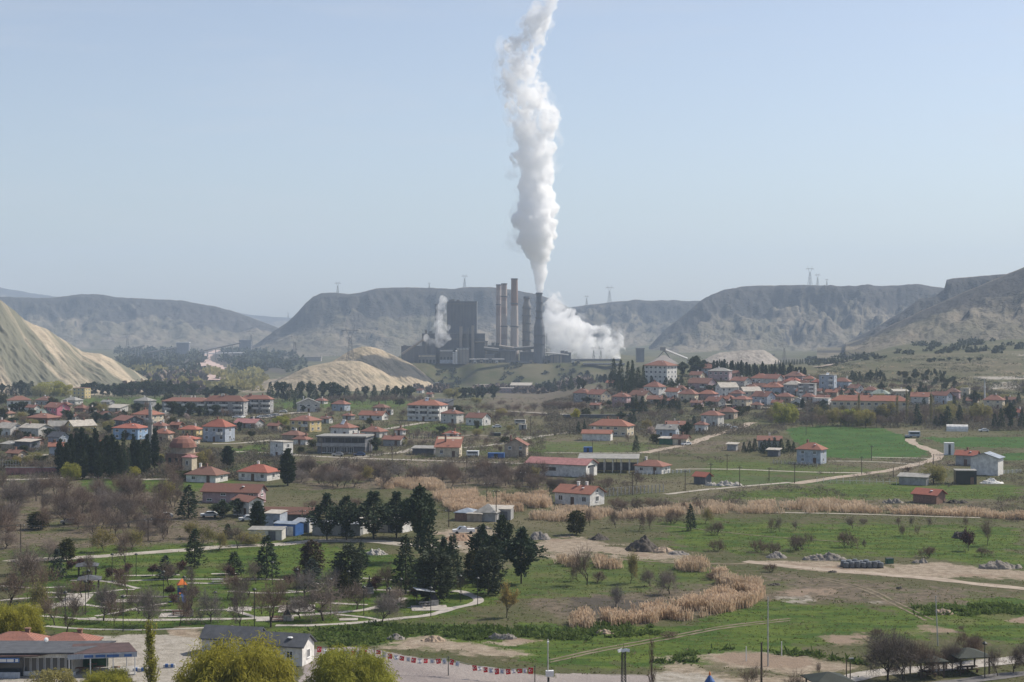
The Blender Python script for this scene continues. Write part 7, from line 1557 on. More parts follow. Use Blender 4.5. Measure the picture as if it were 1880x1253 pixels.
def table_set(px, base, mat, label):
    r = empty('picnic_table', at(px, base), .15, label, 'picnic table', 'picnic tables of the park')
    b = MB(); b.box(-1.1, 1.1, -.4, .4, .72, .8); b.box(-.9, -.8, -.3, .3, 0, .72); b.box(.8, .9, -.3, .3, 0, .72); b.build('tabletop', M[mat], r)
    for y in (-.85, .85): b = MB(); b.box(-1.1, 1.1, y - .17, y + .17, .4, .47); b.box(-.9, -.8, y - .12, y + .12, 0, .4); b.box(.8, .9, y - .12, y + .12, 0, .4); b.build('bench', M[mat], r)
table_set(328, 1130, 'door', 'dark picnic table left of the barbecue below playground'); table_set(508, 1141, 'brick', 'red brown picnic table left of the front barbecue'); table_set(660, 1088, 'door', 'dark picnic table among the purple trees'); table_set(198, 1108, 'door', 'dark picnic table under the bare park tree at left'); table_set(400, 1071, 'concrete', 'pale picnic table on the upper park path'); table_set(545, 1112, 'concrete', 'pale picnic table on the middle park paving')
r = empty('playground_tower', at(334, 1104), .35, 'blue playground tower with orange roof and slide', 'playground tower')
for sx in (-1, 1):
    for sy in (-1, 1): b = MB(); b.bar((sx * .6, sy * .6, -.1), (sx * .6, sy * .6, 3.0), .07, n=6); b.build('post', M['bluepaint'], r)
b = MB(); roof_shape(b, -.6, .6, -.6, .6, 3.0, 'hip', .8, .25, .08); b.build('roof', M['orange'], r)
b = MB(); b.box(-.65, .65, -.65, .65, 1.3, 1.42); b.build('deck', M['orange'], r)
b = MB(); b.box(-.6, .6, .55, .62, 1.42, 2.2); b.box(.55, .62, -.6, .55, 1.42, 2.2); b.build('panel', M['bluepaint'], r)
b = MB(); b.solid([(-.3, -.62, 1.42), (.3, -.62, 1.42), (.3, -2.8, .2), (-.3, -2.8, .2), (-.3, -.62, 1.34), (.3, -.62, 1.34), (.3, -2.8, .12), (-.3, -2.8, .12)], [(0, 1, 2, 3), (7, 6, 5, 4), (0, 3, 7, 4), (1, 5, 6, 2)]); b.build('slide', M['bluepaint'], r)
b = MB(); b.box(-2.2, -.7, -.3, .3, 0, .06)
for k in range(5): b.box(-.75 - .22 * k, -.68 - .22 * k, -.3, .3, 0, 1.3 - .26 * k)
b.build('steps', M['bluepaint'], r)
r = empty('playground_turret', at_y(1303, 213), 0, 'blue cone with orange tip at the bottom edge', 'playground turret')
b = MB(); b.lathe([(.75, 1.0), (.6, 1.3), (.12, 2.0)], n=12); b.build('roof', M['bluepaint'], r); b = MB(); b.lathe([(.14, 1.98), (.1, 2.3), (.01, 2.5)], n=8); b.build('tip', M['orange'], r); b = MB(); b.lathe([(.55, -.3), (.55, 1.02)], n=12); b.build('drum', M['bluegrey'], r)
# ------------------------------------------------------------ vehicles
def car_meshes(col, pickup=False):
    b = MB(); L, Wd = 4.3, 1.72
    prof = [(-2.15, .35), (-2.15, .8), (-2.0, .92), (-1.1, .98), (-.55, 1.45), (1.1, 1.48), (1.85, 1.0), (2.12, .92), (2.15, .35)] if not pickup else [(-2.5, .4), (-2.5, .95), (-1.5, 1.05), (-.9, 1.62), (.5, 1.64), (.75, 1.1), (2.5, 1.08), (2.5, .4)]
    n = len(prof); vs = []
    for y, ins in ((-Wd / 2, 1), (Wd / 2, -1)): vs += [(x, y + (ins * .14 if z > 1.2 else 0), z) for x, z in prof]
    b.solid(vs, [tuple(range(n - 1, -1, -1)), tuple(range(n, 2 * n))] + [(k, (k + 1) % n, n + (k + 1) % n, n + k) for k in range(n)], 0)
    g = MB()
    xa, xb = (-.62, 1.35) if not pickup else (-1.1, .5); z0, z1 = 1.02, 1.4 if not pickup else 1.55
    for y in (-Wd / 2 - .005, Wd / 2 + .005):
        yi = y + (.125 if y < 0 else -.125); q = [(xa - .25, y + (.02 if y < 0 else -.02) * 0, z0 + .02), (xb + .2, y, z0 + .02), (xb - .15, yi, z1), (xa + .1, yi, z1)]; g.poly(q); g.poly(q[::-1])
    f = prof[3:5]; g.poly([(f[0][0] - .02, -Wd / 2 + .15, f[0][1] + .05), (f[0][0] - .02, Wd / 2 - .15, f[0][1] + .05), (f[1][0] - .03, Wd / 2 - .25, f[1][1] - .02), (f[1][0] - .03, -Wd / 2 + .25, f[1][1] - .02)])
    w = MB(); w.bar((0, -.1, 0), (0, .1, 0), .33, n=12)
    return b.mesh('body', M[col]), g.mesh('window', M['glass']), w.mesh('wheel', M['rubber'])
CM = {}
def car(px, base, col, yaw, label=None, pickup=False, name='parked_car'):
    k = (col, pickup)
    if k not in CM: CM[k] = car_meshes(*k)
    p = at(px, base); r = empty(name, p, yaw); bm_, gm_, wm_ = CM[k]
    link('body', bm_, r); link('window', gm_, r)
    for x in ((-1.35, 1.35) if not pickup else (-1.6, 1.6)):
        for y in (-.8, .8): link('wheel', wm_, r, (x, y, .33))
    if label: r['label'] = label; r['category'] = 'car'; r['group'] = 'cars parked about the valley'
    else: pend(r, {'cartwhite': 'white', 'carsilver': 'silver', 'carred': 'red', 'carblue': 'dark blue', 'carblack': 'black'}[col] + ' car parked', px, base, 'car', 'cars parked about the valley')
for a in [(434, 768, 'cartwhite', .2), (444, 768, 'cartwhite', 1.2), (479, 768, 'cartwhite', .3), (486, 768, 'carsilver', .4), (492, 767, 'cartwhite', .3), (499, 766, 'carsilver', .4), (506, 765, 'cartwhite', .3), (520, 758, 'cartwhite', .1), (463, 771, 'carblack', .2), (470, 772, 'carblack', .3), (1348, 789, 'carsilver', .9), (1806, 793, 'cartwhite', .1), (1260, 818, 'cartwhite', .7), (301, 952, 'cartwhite', .3), (455, 957, 'cartwhite', .4), (283, 963, 'carsilver', .2), (384, 950, 'cartwhite', .2), (912, 786, 'cartwhite', .2), (1335, 785, 'cartwhite', .8), (1452, 726, 'cartwhite', .2), (1326, 748, 'cartwhite', .2), (244, 902, 'cartwhite', .1), (128, 963, 'carsilver', .2), (1352, 751, 'carred', .2), (620, 838, 'carsilver', .1), (660, 838, 'carblue', .1), (1237, 816, 'carblue', .9)]: car(*a)
car(851, 980, 'cartwhite', .15, 'white pickup truck parked behind the brown earth mound', True, 'pickup_truck')
def box_truck(px, base, wpx, hpx, mat, roof, label, name, cat, yaw=-.1, wheels=True):
    p = at(px, base); s = F / p.y; w, h = wpx / s, hpx / s; r = empty(name, (p.x, p.y + 1.2, p.z), yaw, label, cat)
    z = .6 if wheels else 0; b = MB(); b.box(-w / 2, w / 2, -1.2, 1.2, z, h); b.build('body', M[mat], r); b = MB(); b.box(-w / 2 - .05, w / 2 + .05, -1.25, 1.25, h + .01, h + .14); b.build('roof', M[roof], r)
    if wheels:
        for x in (-w * .32, w * .32):
            for y in (-1.05, 1.05): b = MB(); b.bar((x, y - .13, .42), (x, y + .13, .42), .42, n=10); b.build('wheel', M['rubber'], r)
        b = MB(); b.box(-w * .42, w * .42, -1.23, -1.2, z + (h - z) * .5, z + (h - z) * .85); b.build('window', M['glass'], r)
    else:
        b = MB(); b.box(-w * .12, w * .12, -1.24, -1.2, .1, h * .9); b.build('door', M['pole_dark'], r)
box_truck(868, 840, 22, 11, 'cartwhite', 'frame_white', 'white minibus parked behind the brown gabled house', 'minibus', 'minibus')
box_truck(911, 842, 30, 9, 'bluepaint', 'bluepaint', 'long dark blue container right of the white minibus', 'container', 'container', wheels=False)
box_truck(1080, 831, 16, 9, 'bluepaint', 'bluepaint', 'small blue container alone in the pasture', 'container', 'container', wheels=False)
box_truck(911, 801, 17, 5, 'carblack', 'carblack', 'small black container in the pasture above the lane', 'container', 'container', wheels=False)
box_truck(838, 836, 14, 5, 'bluepaint', 'bluepaint', 'low blue bin beside the steep roofed house', 'container', 'container', wheels=False)
box_truck(1680, 804, 20, 11, 'bluegrey', 'frame_white', 'grey trailer with white roof beside the winding track', 'trailer', 'trailer')
box_truck(1667, 805, 7, 5, 'bluegrey', 'galv', 'small grey tank trailer left of the white roofed trailer', 'trailer', 'trailer')
box_truck(1744, 836, 17, 22, 'frame_white', 'frame_white', 'white cabin raised beside the green field', 'cabin', 'cabin', wheels=False)
box_truck(955, 780, 20, 9, 'offwhite', 'roof_pale', 'pale caravan in the pasture above the lane', 'caravan', 'caravan')
box_truck(960, 790, 14, 10, 'concrete', 'roof_pale', 'small concrete hut below the pale caravan', 'hut', 'hut', wheels=False)
# ------------------------------------------------------------ heaps, pallets, fences
def heap(px, base, wpx, hpx, mat, label, seed, name='earth_heap', cat='heap', rough=.25, dm=.7):
    p = at(px, base); s = F / p.y; w, h = wpx / s / 2, .8 * hpx / s; n, m = 84, 26; V = []
    for j in range(m):
        t = j / (m - 1)
        for i in range(n):
            a = 2 * math.pi * i / n; rr = (1 - t) * (1 + .25 * float(fbm(np.array([math.cos(a) * 1.5 + 3]), np.array([math.sin(a) * 1.5]), seed, 2)[0]))
            x, y = w * rr * math.cos(a), w * dm * rr * math.sin(a); z = h * (1 - (1 - t) ** 1.3) * (1 + .5 * float(fbm(np.array([x / w * 1.6]), np.array([y / w * 1.6]), seed + 3, 3)[0])) + (h * rough * float(fbm(np.array([x * 1.1]), np.array([y * 1.1]), seed + 9, 4)[0]) + .22 * float(fbm(np.array([x * 3.0]), np.array([y * 3.0]), seed + 19, 2)[0])) * (t > 0)
            V.append((x, y, z - .15 * (t == 0)))
    i = np.arange(n * m).reshape(m, n); Q = np.stack([i[:-1], np.roll(i[:-1], -1, 1), np.roll(i[1:], -1, 1), i[1:]], -1).reshape(-1, 4)
    return tag(link(name, np_mesh(name, V, Q, [M[mat]], smooth=False), None, (p.x, p.y + w * dm, p.z)), label, cat, 'heaps of soil and rubble')
M['soil_dark'] = plain('soil_dark', (0.085, 0.072, 0.06), var=.6, scale=2.0); M['soil_brown'] = plain('soil_brown', (0.30, 0.20, 0.135), var=.3, scale=1.5); M['soil_grey'] = plain('soil_grey', (0.25, 0.225, 0.20), var=.4, scale=2.0); M['soil_tan'] = plain('soil_tan', (0.36, 0.275, 0.20), var=.35, scale=1.5)
heap(1185, 1014, 74, 30, 'soil_dark', 'large dark earth heap at the end of the dirt area', 3); heap(1218, 1016, 46, 16, 'soil_tan', 'tan soil slope leaning on the dark earth heap', 4); heap(1100, 993, 40, 12, 'soil_dark', 'small dark earth heap on the dirt area', 5); heap(990, 992, 44, 18, 'soil_grey', 'grey rubble heap at the left of the dirt area', 6); heap(846, 994, 66, 15, 'soil_brown', 'orange brown earth mound before the white pickup', 7, rough=.15); heap(1248, 1020, 44, 10, 'soil_grey', 'low grey gravel heap right of the dark earth heap', 8)
heap(1427, 1026, 42, 13, 'soil_grey', 'smooth pale gravel heap left of the rubble line', 9, rough=.05); heap(1515, 1030, 86, 15, 'rubble', 'long rubble heap left of the stacked pallets', 10, 'rubble_heap', rough=.6, dm=.3); heap(1838, 1046, 84, 18, 'rubble', 'large rubble heap at the right frame edge', 11, 'rubble_heap', rough=.5, dm=.4); heap(1735, 1130, 38, 13, 'soil_tan', 'small tan heap in the lower green field', 12, rough=.5); heap(726, 1176, 36, 12, 'soil_grey', 'small grey soil heap behind the tan clearing', 13, rough=.4); heap(795, 1180, 44, 12, 'soil_tan', 'low tan mound on the tan clearing', 14, rough=.1)
heap(690, 1020, 46, 12, 'stone_pale', 'pile of pale stone slabs on the park lawn', 15, 'stone_pile', 'stone pile', .9, .5); heap(1330, 893, 74, 9, 'stone_pale', 'long white stone pile beside the tiny hut', 16, 'stone_pile', 'stone pile', .9, .3); heap(1770, 990, 46, 16, 'soil_dark', 'dark brushwood heap with pale scraps in the pasture', 17, 'brush_heap', 'heap', .8); heap(1640, 925, 40, 10, 'rubble', 'scrap heap left of the brick barn', 18, 'scrap_heap', 'heap', .9, .5); heap(1754, 925, 50, 8, 'soil_dark', 'scrap heap right of the brick barn', 19, 'scrap_heap', 'heap', .9, .4); heap(1822, 889, 44, 11, 'white', 'low heap under white sheeting right of the black block', 20, 'covered_heap', 'heap', .2, .5)
heap(920, 1175, 60, 12, 'soil_grey', 'grey overgrown spoil ridge at the clearing edge', 21, 'earth_heap', 'heap', .6, .3); heap(1110, 1165, 40, 9, 'soil_tan', 'low tan bank at the foot of the reeds', 22, 'earth_heap', 'heap', .5, .4); heap(1530, 1052, 20, 4, 'soil_dark', 'little dark turf lump below the dirt track', 23, 'earth_heap'); heap(1652, 1082, 12, 8, 'soil_dark', 'round dark lump on the bare pasture', 24, 'earth_heap')
heap(880, 972, 60, 7, 'rubble', 'rubble strip before the grey pyramid hut', 25, 'rubble_heap', 'heap', .9, .3); heap(1690, 1035, 30, 8, 'rubble', 'rubble lump right of the stacked pallets', 26, 'rubble_heap', 'heap', .7, .5); heap(1424, 1076, 26, 5, 'soil_dark', 'low dark lump left of the orange soil patch', 27, 'earth_heap')
M['wrap'] = plain('grey_wrap', (0.15, 0.16, 0.17), 0.45, 0.4, var=.4, scale=1.2)
b = MB(); b.lathe([(.50, .12), (.56, .3), (.55, .8), (.47, 1.05), (.2, 1.12)], n=9); wm_ = b.mesh('load', [M['wrap']]); b = MB()
for y in (-.4, 0, .4): b.box(-.5, .5, y - .08, y + .08, 0, .12)
pm_ = b.mesh('base', [M['pole_wood']])
c = at(1585, 1043)
for row in range(3):
    for k in range(7):
        if row == 2 and k in (0, 6): continue
        x, y = (k - 3) * 1.12 + (row % 2) * .3 - row * .5, row * 1.5; r = empty('pallet', (c.x + x, c.y + y, 0), .1 * ((k * 7 + row) % 5 - 2), 'grey wrapped bundle in the stacked rows beside the dirt track', 'pallet', 'grey wrapped bundles by the dirt track')
        link('load', wm_, r); link('base', pm_, r); r.scale = (1.1, 1.1, 1.0 + .1 * ((k + row) % 3))
r = empty('crate', at(1633, 1035), .2, 'dark green crate right of the stacked grey bundles', 'crate'); b = MB(); b.box(-.7, .7, -.5, .5, 0, 1.0); b.build('body', M['greenpaint'], r); b = MB(); b.box(-.75, .75, -.55, .55, 1.01, 1.08); b.build('lid', M['pole_dark'], r)
def fence(a_, c_, n, h, mat, label, rails=(.3, .9), wpost=.12, name='fence', mesh=False):
    A, B = at(*a_), at(*c_); r = empty(name, A, math.atan2(B.y - A.y, B.x - A.x), label, 'fence'); L = (Vector((B.x, B.y)) - Vector((A.x, A.y))).length
    for k in range(n): b = MB(); x = L * k / (n - 1); b.box(x - wpost / 2, x + wpost / 2, -wpost / 2, wpost / 2, -.3, h); b.build('post', M[mat], r)
    for q in rails: b = MB(); b.box(0, L, -.03, .03, h * q, h * q + .06); b.build('rail', M[mat], r)
fence((1112, 912), (1218, 904), 16, 2.3, 'concrete', 'white concrete frame fence behind the farmhouse', (.08, .95), .22, 'frame_fence')
fence((992, 925), (1020, 924), 6, 1.8, 'concrete', 'short concrete frame fence left of the farmhouse', (.08, .95), .2, 'frame_fence')
fence((1500, 886), (1646, 890), 13, 1.6, 'frame_white', 'white post fence before the low shed', (.5,), .1, 'wire_fence')
fence((0, 862), (34, 862), 8, 3.0, 'galv', 'tall mesh fence beside the pink court wall', (.1, .5, .98), .08, 'wire_fence')
fence((1180, 872), (1266, 868), 12, 1.1, 'white', 'low white wall fence right of the white office house', (.2, .5, .85), .3, 'wall_fence')
fence((752, 806), (815, 806), 10, 2.2, 'darkgrey', 'dark boarded fence behind the steep roofed house', (.1, .3, .5, .7, .9), .2, 'board_fence')
fence((1420, 851), (1500, 857), 12, 1.2, 'concrete', 'low concrete wall fence around the cropside house', (.1, .3, .5, .7, .9), .2, 'wall_fence')
fence((940, 770), (1120, 772), 18, 1.2, 'pole_wood', 'long thin dark fence above the cream farmstead', (.4, .9), .12, 'wire_fence')
fence((1772, 874), (1874, 868), 14, 1.1, 'white', 'low pale wall fence behind the white barn', (.1, .3, .5, .7, .9), .25, 'wall_fence')
p = at(66, 872); r = empty('court_wall', (p.x, p.y, 0), 0, 'pinkish red court wall at the foot of the left village', 'wall'); b = MB(); b.box(-9.5, 9.5, -.2, .2, -.2, 2.2); b.build('panel', M['roof_pink'], r); b = MB(); b.box(-9.7, 9.7, -.28, .28, 2.21, 2.4); b.build('coping', M['concrete'], r)
# big dark retaining wall and roadside barrier
p = at(1115, 768); r = empty('retaining_wall', (p.x, p.y, p.z), .02, 'long dark low wall above the cream farmstead', 'wall'); b = MB(); b.box(-22, 12, -.3, .3, -1, 1.7); b.build('panel', M['darkgrey'], r); b = MB(); b.box(-22.2, 12.2, -.4, .4, 1.71, 1.9); b.build('coping', M['concrete'], r)
# ------------------------------------------------------------ reeds, weeds, grass, far woods: masses nobody could count
def sample_poly(poly, n, rs):
    """points spread over the ground area that shows as this polygon"""
    P = np.array([(lambda q: (q.x, q.y))(at(*p)) for p in poly]); lo, hi = P.min(0), P.max(0); out = []
    while sum(len(o) for o in out) < n:
        q = rs.uniform(lo, hi, (n * 3, 2)); m = inpoly(q[:, 0], q[:, 1], [tuple(x) for x in P]); out.append(q[m])
    return np.concatenate(out)[:n]
def reed_bed(poly, n, label, seed, h=1.65):
    rs = np.random.RandomState(seed); q = sample_poly(poly, n, rs)
    keep = fbm(q[:, 0] / 4, q[:, 1] / 7, seed + 1, 3) > -.12; q = q[keep]; n = len(q)
    hh = h * rs.uniform(.6, 1.1, n) * (1 + .35 * fbm(q[:, 0] / 4, q[:, 1] / 4, seed, 2)); lean = rs.randn(n, 2) * .16 + [-.12, 0]
    V, Q = [], []
    for k in range(4):
        o = np.concatenate([q + rs.randn(n, 2) * .35, np.zeros((n, 1))], 1); ax = np.concatenate([lean + rs.randn(n, 2) * .1, np.ones((n, 1))], 1)
        v, f = cards(o, ax, .12, hh * rs.uniform(.75, 1.1, n), rs); Q.append(f + sum(len(x) for x in V)); V.append(v)
        if k < 2:
            v, f = cards(o + ax * (hh * .82)[:, None], ax + rs.randn(n, 3) * .3, .2, .5, rs); Q.append(f + sum(len(x) for x in V)); V.append(v)
    tag(link('reed_bed', np_mesh('reed_bed', np.concatenate(V), np.concatenate(Q), [M['reed']])), label, 'reeds', kind='stuff')
reed_bed([(1105, 1136), (1180, 1125), (1290, 1105), (1350, 1084), (1392, 1074), (1402, 1097), (1375, 1116), (1260, 1140), (1125, 1150)], 3000, 'curved bed of tall straw coloured reeds', 1)
reed_bed([(1052, 1136), (1084, 1134), (1088, 1154), (1054, 1156)], 260, 'small tuft of straw reeds left of the curved reed bed', 2)
reed_bed([(1090, 1030), (1146, 1028), (1150, 1044), (1100, 1046)], 420, 'straw reeds behind the bare thicket', 3)
reed_bed([(1024, 1030), (1056, 1030), (1060, 1042), (1030, 1042)], 200, 'low straw reeds left of the bare thicket', 4)
reed_bed([(1232, 1040), (1290, 1036), (1330, 1050), (1340, 1066), (1290, 1066)], 900, 'straw reed band above the curved reed bed', 5)
reed_bed([(1310, 1068), (1390, 1066), (1398, 1086), (1350, 1086)], 700, 'straw reeds at the upper end of the curve', 6)
reed_bed([(796, 914), (860, 908), (940, 917), (1005, 914), (1012, 930), (985, 938), (900, 943), (830, 940)], 5200, 'broad straw reed bed left of the farmhouse', 7, 1.9)
reed_bed([(1130, 948), (1300, 930), (1420, 928), (1530, 926), (1606, 934), (1600, 942), (1480, 943), (1300, 944), (1140, 954)], 3000, 'long straw reed strip right of the farmhouse', 8, 1.7)
reed_bed([(1600, 936), (1760, 940), (1895, 949), (1895, 956), (1760, 949), (1600, 943)], 1700, 'thin reed strip below the brick barn', 9, 1.3)
reed_bed([(970, 948), (1060, 938), (1130, 944), (1100, 956), (985, 960)], 1100, 'scattered reeds before the farmhouse', 10, 1.8)
reed_bed([(690, 885), (800, 888), (820, 902), (700, 898)], 1500, 'faded reeds behind the cedar row', 11, 1.8)
def path_cells():
    S_ = set()
    for o in COL.objects:
        if o.name.split('.')[0] in ('footpath', 'road', 'dirt_track', 'paving') and o.type == 'MESH':
            me = o.data; M_ = Matrix.LocRotScale(o.location, o.rotation_euler, None)
            pts = [M_ @ v.co for v in me.vertices]
            if pts[0].y > 840: continue
            for f in me.polygons:
                q = [pts[i] for i in f.vertices]
                for a in np.linspace(0, 1, 4):
                    for c in np.linspace(0, 1, 4):
                        p = q[0].lerp(q[1], a).lerp(q[3].lerp(q[2], a), c); S_.add((int(p.x // .5), int(p.y // .5)))
    return S_
CELLS = path_cells()
def tufts(name, n, Y0, Y1, mat, seed, want, h, w, label, per=3, cat='grass'):
    rs = np.random.RandomState(seed); Y = np.sqrt(rs.uniform(Y0 ** 2, Y1 ** 2, n)); u = rs.uniform(-30, 1910, n); X = (u - CX) * Y / F
    cv = cover(u, HZ + F * CAMH / Y, 2); d = dict(dirt=cv[0][:, 0], lush=cv[0][:, 1], dry=cv[0][:, 2], crop=cv[1][:, 0], grav=cv[1][:, 1], dark=cv[1][:, 2], pale=cv[2][:, 0], clay=cv[2][:, 1])
    bare_ = np.maximum.reduce([d['dirt'], d['grav'], d['pale'], d['clay']]); p = want(d, X, Y) * (1 - bare_) ** 2 * (bare_ < .7)
    k = rs.rand(n) < p
    k &= np.array([(int(x // .5), int(y // .5)) not in CELLS for x, y in zip(X, Y)])
    X, Y = X[k], Y[k]; m = len(X); V, Q = [], []
    for j in range(per):
        o = np.stack([X + rs.randn(m) * w, Y + rs.randn(m) * w, np.zeros(m) - .02], 1)
        v, f = cards(o, np.concatenate([rs.randn(m, 2) * 1.1, np.full((m, 1), .75)], 1), w * .9, h * rs.uniform(.5, 1.3, m), rs); Q.append(f + sum(len(x) for x in V)); V.append(v)
    tag(link(name, np_mesh(name, np.concatenate(V), np.concatenate(Q), [M[mat]])), label, cat, kind='stuff')
M['drygrass'] = leaf_mat('dry_grass', (0.16, 0.135, 0.075), (0.30, 0.255, 0.155), 0.45, 0.1, clump=.1)
M['duskgrass'] = leaf_mat('dull_grass', (0.085, 0.088, 0.038), (0.17, 0.16, 0.078), 0.45, 0.1, clump=.1)
tufts('grass', 90000, 212, 470, 'grass', 1, lambda d, X, Y: (.15 + .5 * d['lush']) * (.5 + .5 * (fbm(X / 6, Y / 9, 3, 3) > -.05)), .20, .20, 'short green grass tufts of the near fields')
tufts('dull_grass', 110000, 212, 800, 'duskgrass', 2, lambda d, X, Y: (.42 - .32 * d['lush']) * (fbm(X / 8, Y / 12, 8, 3) > -.1), .22, .24, 'dull olive tussocks of the pastures')
tufts('dry_grass', 110000, 212, 830, 'drygrass', 3, lambda d, X, Y: (.12 + .45 * d['dry']) * (fbm(X / 5, Y / 9, 13, 3) > 0), .26, .18, 'dry straw coloured grass in the pastures')
def wz(poly_list):
    def f(d, X, Y):
        u, v = CX + X * F / Y, HZ + F * CAMH / Y; r = np.zeros(len(X))
        for p_ in poly_list: r = np.maximum(r, inpoly(u + 14 * fbm(X / 3, Y / 3, 5, 2), v + 5 * fbm(X / 3, Y / 3, 6, 2), p_))
        return r * (.15 + .85 * (fbm(X / 2.2, Y / 3.5, 17, 3) > .0))
    return f
tufts('weeds', 60000, 215, 300, 'weed', 4, wz([[(560, 1160), (700, 1146), (880, 1150), (1000, 1156), (1180, 1156), (1240, 1165), (1000, 1178), (880, 1176), (640, 1182), (560, 1180)], [(1050, 1150), (1130, 1146), (1200, 1150), (1100, 1160)], [(1660, 1116), (1880, 1108), (1880, 1128), (1680, 1134)], [(1200, 1218), (1260, 1200), (1330, 1192), (1480, 1200), (1590, 1214), (1600, 1224), (1480, 1210), (1330, 1200), (1250, 1216), (1210, 1224)], [(600, 1172), (660, 1165), (700, 1180), (610, 1192)]]), .75, .3, 'rank dark green weeds along the field edges', 4, 'weeds')
def woods(label, n, area, hr, wr, mat, seed):
    rs = np.random.RandomState(seed); V, Q = [], []; u = rs.uniform(area[0], area[1], n * 3); Y = rs.uniform(area[2], area[3], n * 3)
    k = fbm(u / 26, Y / 220, seed, 3) > -.05; u, Y = u[k][:n], Y[k][:n]; n = len(u); X = (u - CX) * Y / F; Z = Gz(u, Y)
    for j in range(26):
        t = (j + .5) / 26; h = rs.uniform(*hr, n) if j == 0 else h; w = rs.uniform(*wr, n) if j == 0 else w
        d = rs.randn(n, 3); d /= np.linalg.norm(d, axis=1, keepdims=True)
        c = np.stack([X, Y, Z], 1) + np.stack([d[:, 0] * w * (1.05 - .6 * t), d[:, 1] * w * (1.05 - .6 * t), h * t], 1)
        v, f = cards(c, d + [0, 0, .4], w * .7, w * .9, rs); Q.append(f + sum(len(x) for x in V)); V.append(v)
    tag(link('distant_woodland', np_mesh('distant_woodland', np.concatenate(V), np.concatenate(Q), [M[mat]])), label, 'woodland', kind='stuff')
woods('far dark woodland on the left valley floor', 230, (215, 372, 2000, 4300), (7, 13), (4, 8), 'needle_grey', 1)
woods('far dark woodland between the pale road and sandy mounds', 230, (408, 560, 2500, 4300), (7, 13), (4, 8), 'needle_grey', 2)
woods('far bare scrub before the gullied hillside foot', 160, (225, 372, 1500, 2300), (5, 9), (4, 7), 'twig_brown', 3)
woods('far pale green scrub near the pale road', 120, (240, 480, 1700, 2700), (5, 9), (4, 8), 'spring_dull', 4)
woods('far bare scrub along the foot of the platform slope', 160, (760, 1080, 1560, 1860), (3, 6), (3, 5), 'twig_brown', 5)
woods('sparse dark scrub on the right foothill slopes', 150, (1480, 1900, 1500, 2600), (2, 4), (2, 4), 'needle_grey', 6)
woods('sparse scrub on the platform slope', 90, (740, 1070, 1900, 2040), (1.2, 2.4), (1.5, 3), 'needle_grey', 7)

# low scrub between the houses and along the field edges
M['scrub_twig'] = leaf_mat('scrub_twigs', (0.10, 0.088, 0.066), (0.175, 0.152, 0.118), 0.25, 0.1, clump=.12)
def scrub(label, n, area, mat, seed, h=(.5, 1.5), thr=.05):
    rs = np.random.RandomState(seed); u = rs.uniform(area[0], area[1], n * 4); v = rs.uniform(area[2], area[3], n * 4)
    tab = np.array([at(500 if area[1] < 1000 else 1300, y).y for y in np.arange(700, 1000, 4)]) if area[1] < 1000 else np.array([at(.5 * (area[0] + area[1]), y).y for y in np.arange(640, 1000, 4)])
    yy = np.arange(700, 1000, 4) if area[1] < 1000 else np.arange(640, 1000, 4); Y = np.interp(v, yy, tab); X = (u - CX) * Y / F
    cv = cover(u, v, 2); k = (fbm(X / 14, Y / 22, seed, 3) > thr) & (cv[1][:, 0] < .2) & (cv[0][:, 0] < .3)
    k &= np.array([(int(x // .5), int(y // .5)) not in CELLS for x, y in zip(X, Y)])
    X, Y, u = X[k][:n], Y[k][:n], u[k][:n]; m = len(X); Z = Gz(u, Y); hh = rs.uniform(*h, m); V, Q = [], []
    for j in range(14):
        d = rs.randn(m, 3); d[:, 2] = np.abs(d[:, 2]); d /= np.linalg.norm(d, axis=1, keepdims=True)
        c = np.stack([X, Y, Z], 1) + d * np.stack([hh * .8, hh * .8, hh * .8], 1); f_ = cards(c, d + rs.randn(m, 3) * .4, hh * .13, hh * .45, rs)
        Q.append(f_[1] + sum(len(x) for x in V)); V.append(f_[0])
    tag(link('scrub', np_mesh('scrub', np.concatenate(V), np.concatenate(Q), [M[mat]])), label, 'scrub', kind='stuff')
scrub('grey brown scrub between the houses of the left village', 8500, (-10, 520, 726, 880), 'scrub_twig', 31, (.6, 1.7), -.08)
scrub('dull green scrub between the houses of the left village', 2600, (-10, 520, 726, 880), 'needle_grey', 32, (.5, 1.3))
scrub('grey brown scrub among the middle village gardens', 5200, (500, 1000, 728, 870), 'scrub_twig', 33, (.5, 1.3), .0)
scrub('dull green scrub among the middle village gardens', 2200, (500, 1000, 728, 870), 'weed', 34, (.4, .9))
scrub('grey brown scrub between the hillside houses', 8500, (1000, 1530, 690, 800), 'scrub_twig', 35, (.6, 1.8), -.08)
scrub('dark green scrub between the hillside houses', 2600, (1000, 1530, 690, 800), 'needle_grey', 36, (.5, 1.4))
scrub('brown scrub around the long school and right roadside', 5500, (1480, 1895, 700, 792), 'scrub_twig', 37, (.6, 2.0), -.05)
scrub('olive scrub on the slopes above the school', 2600, (1500, 1895, 655, 730), 'needle_grey', 38, (.6, 1.6))
scrub('grey scrub tussocks across the central pastures', 4200, (960, 1890, 800, 960), 'twig', 39, (.3, .8), .12)
scrub('straw scrub on the slopes above the school', 1600, (1500, 1895, 655, 730), 'reed', 40, (.4, .9), .15)
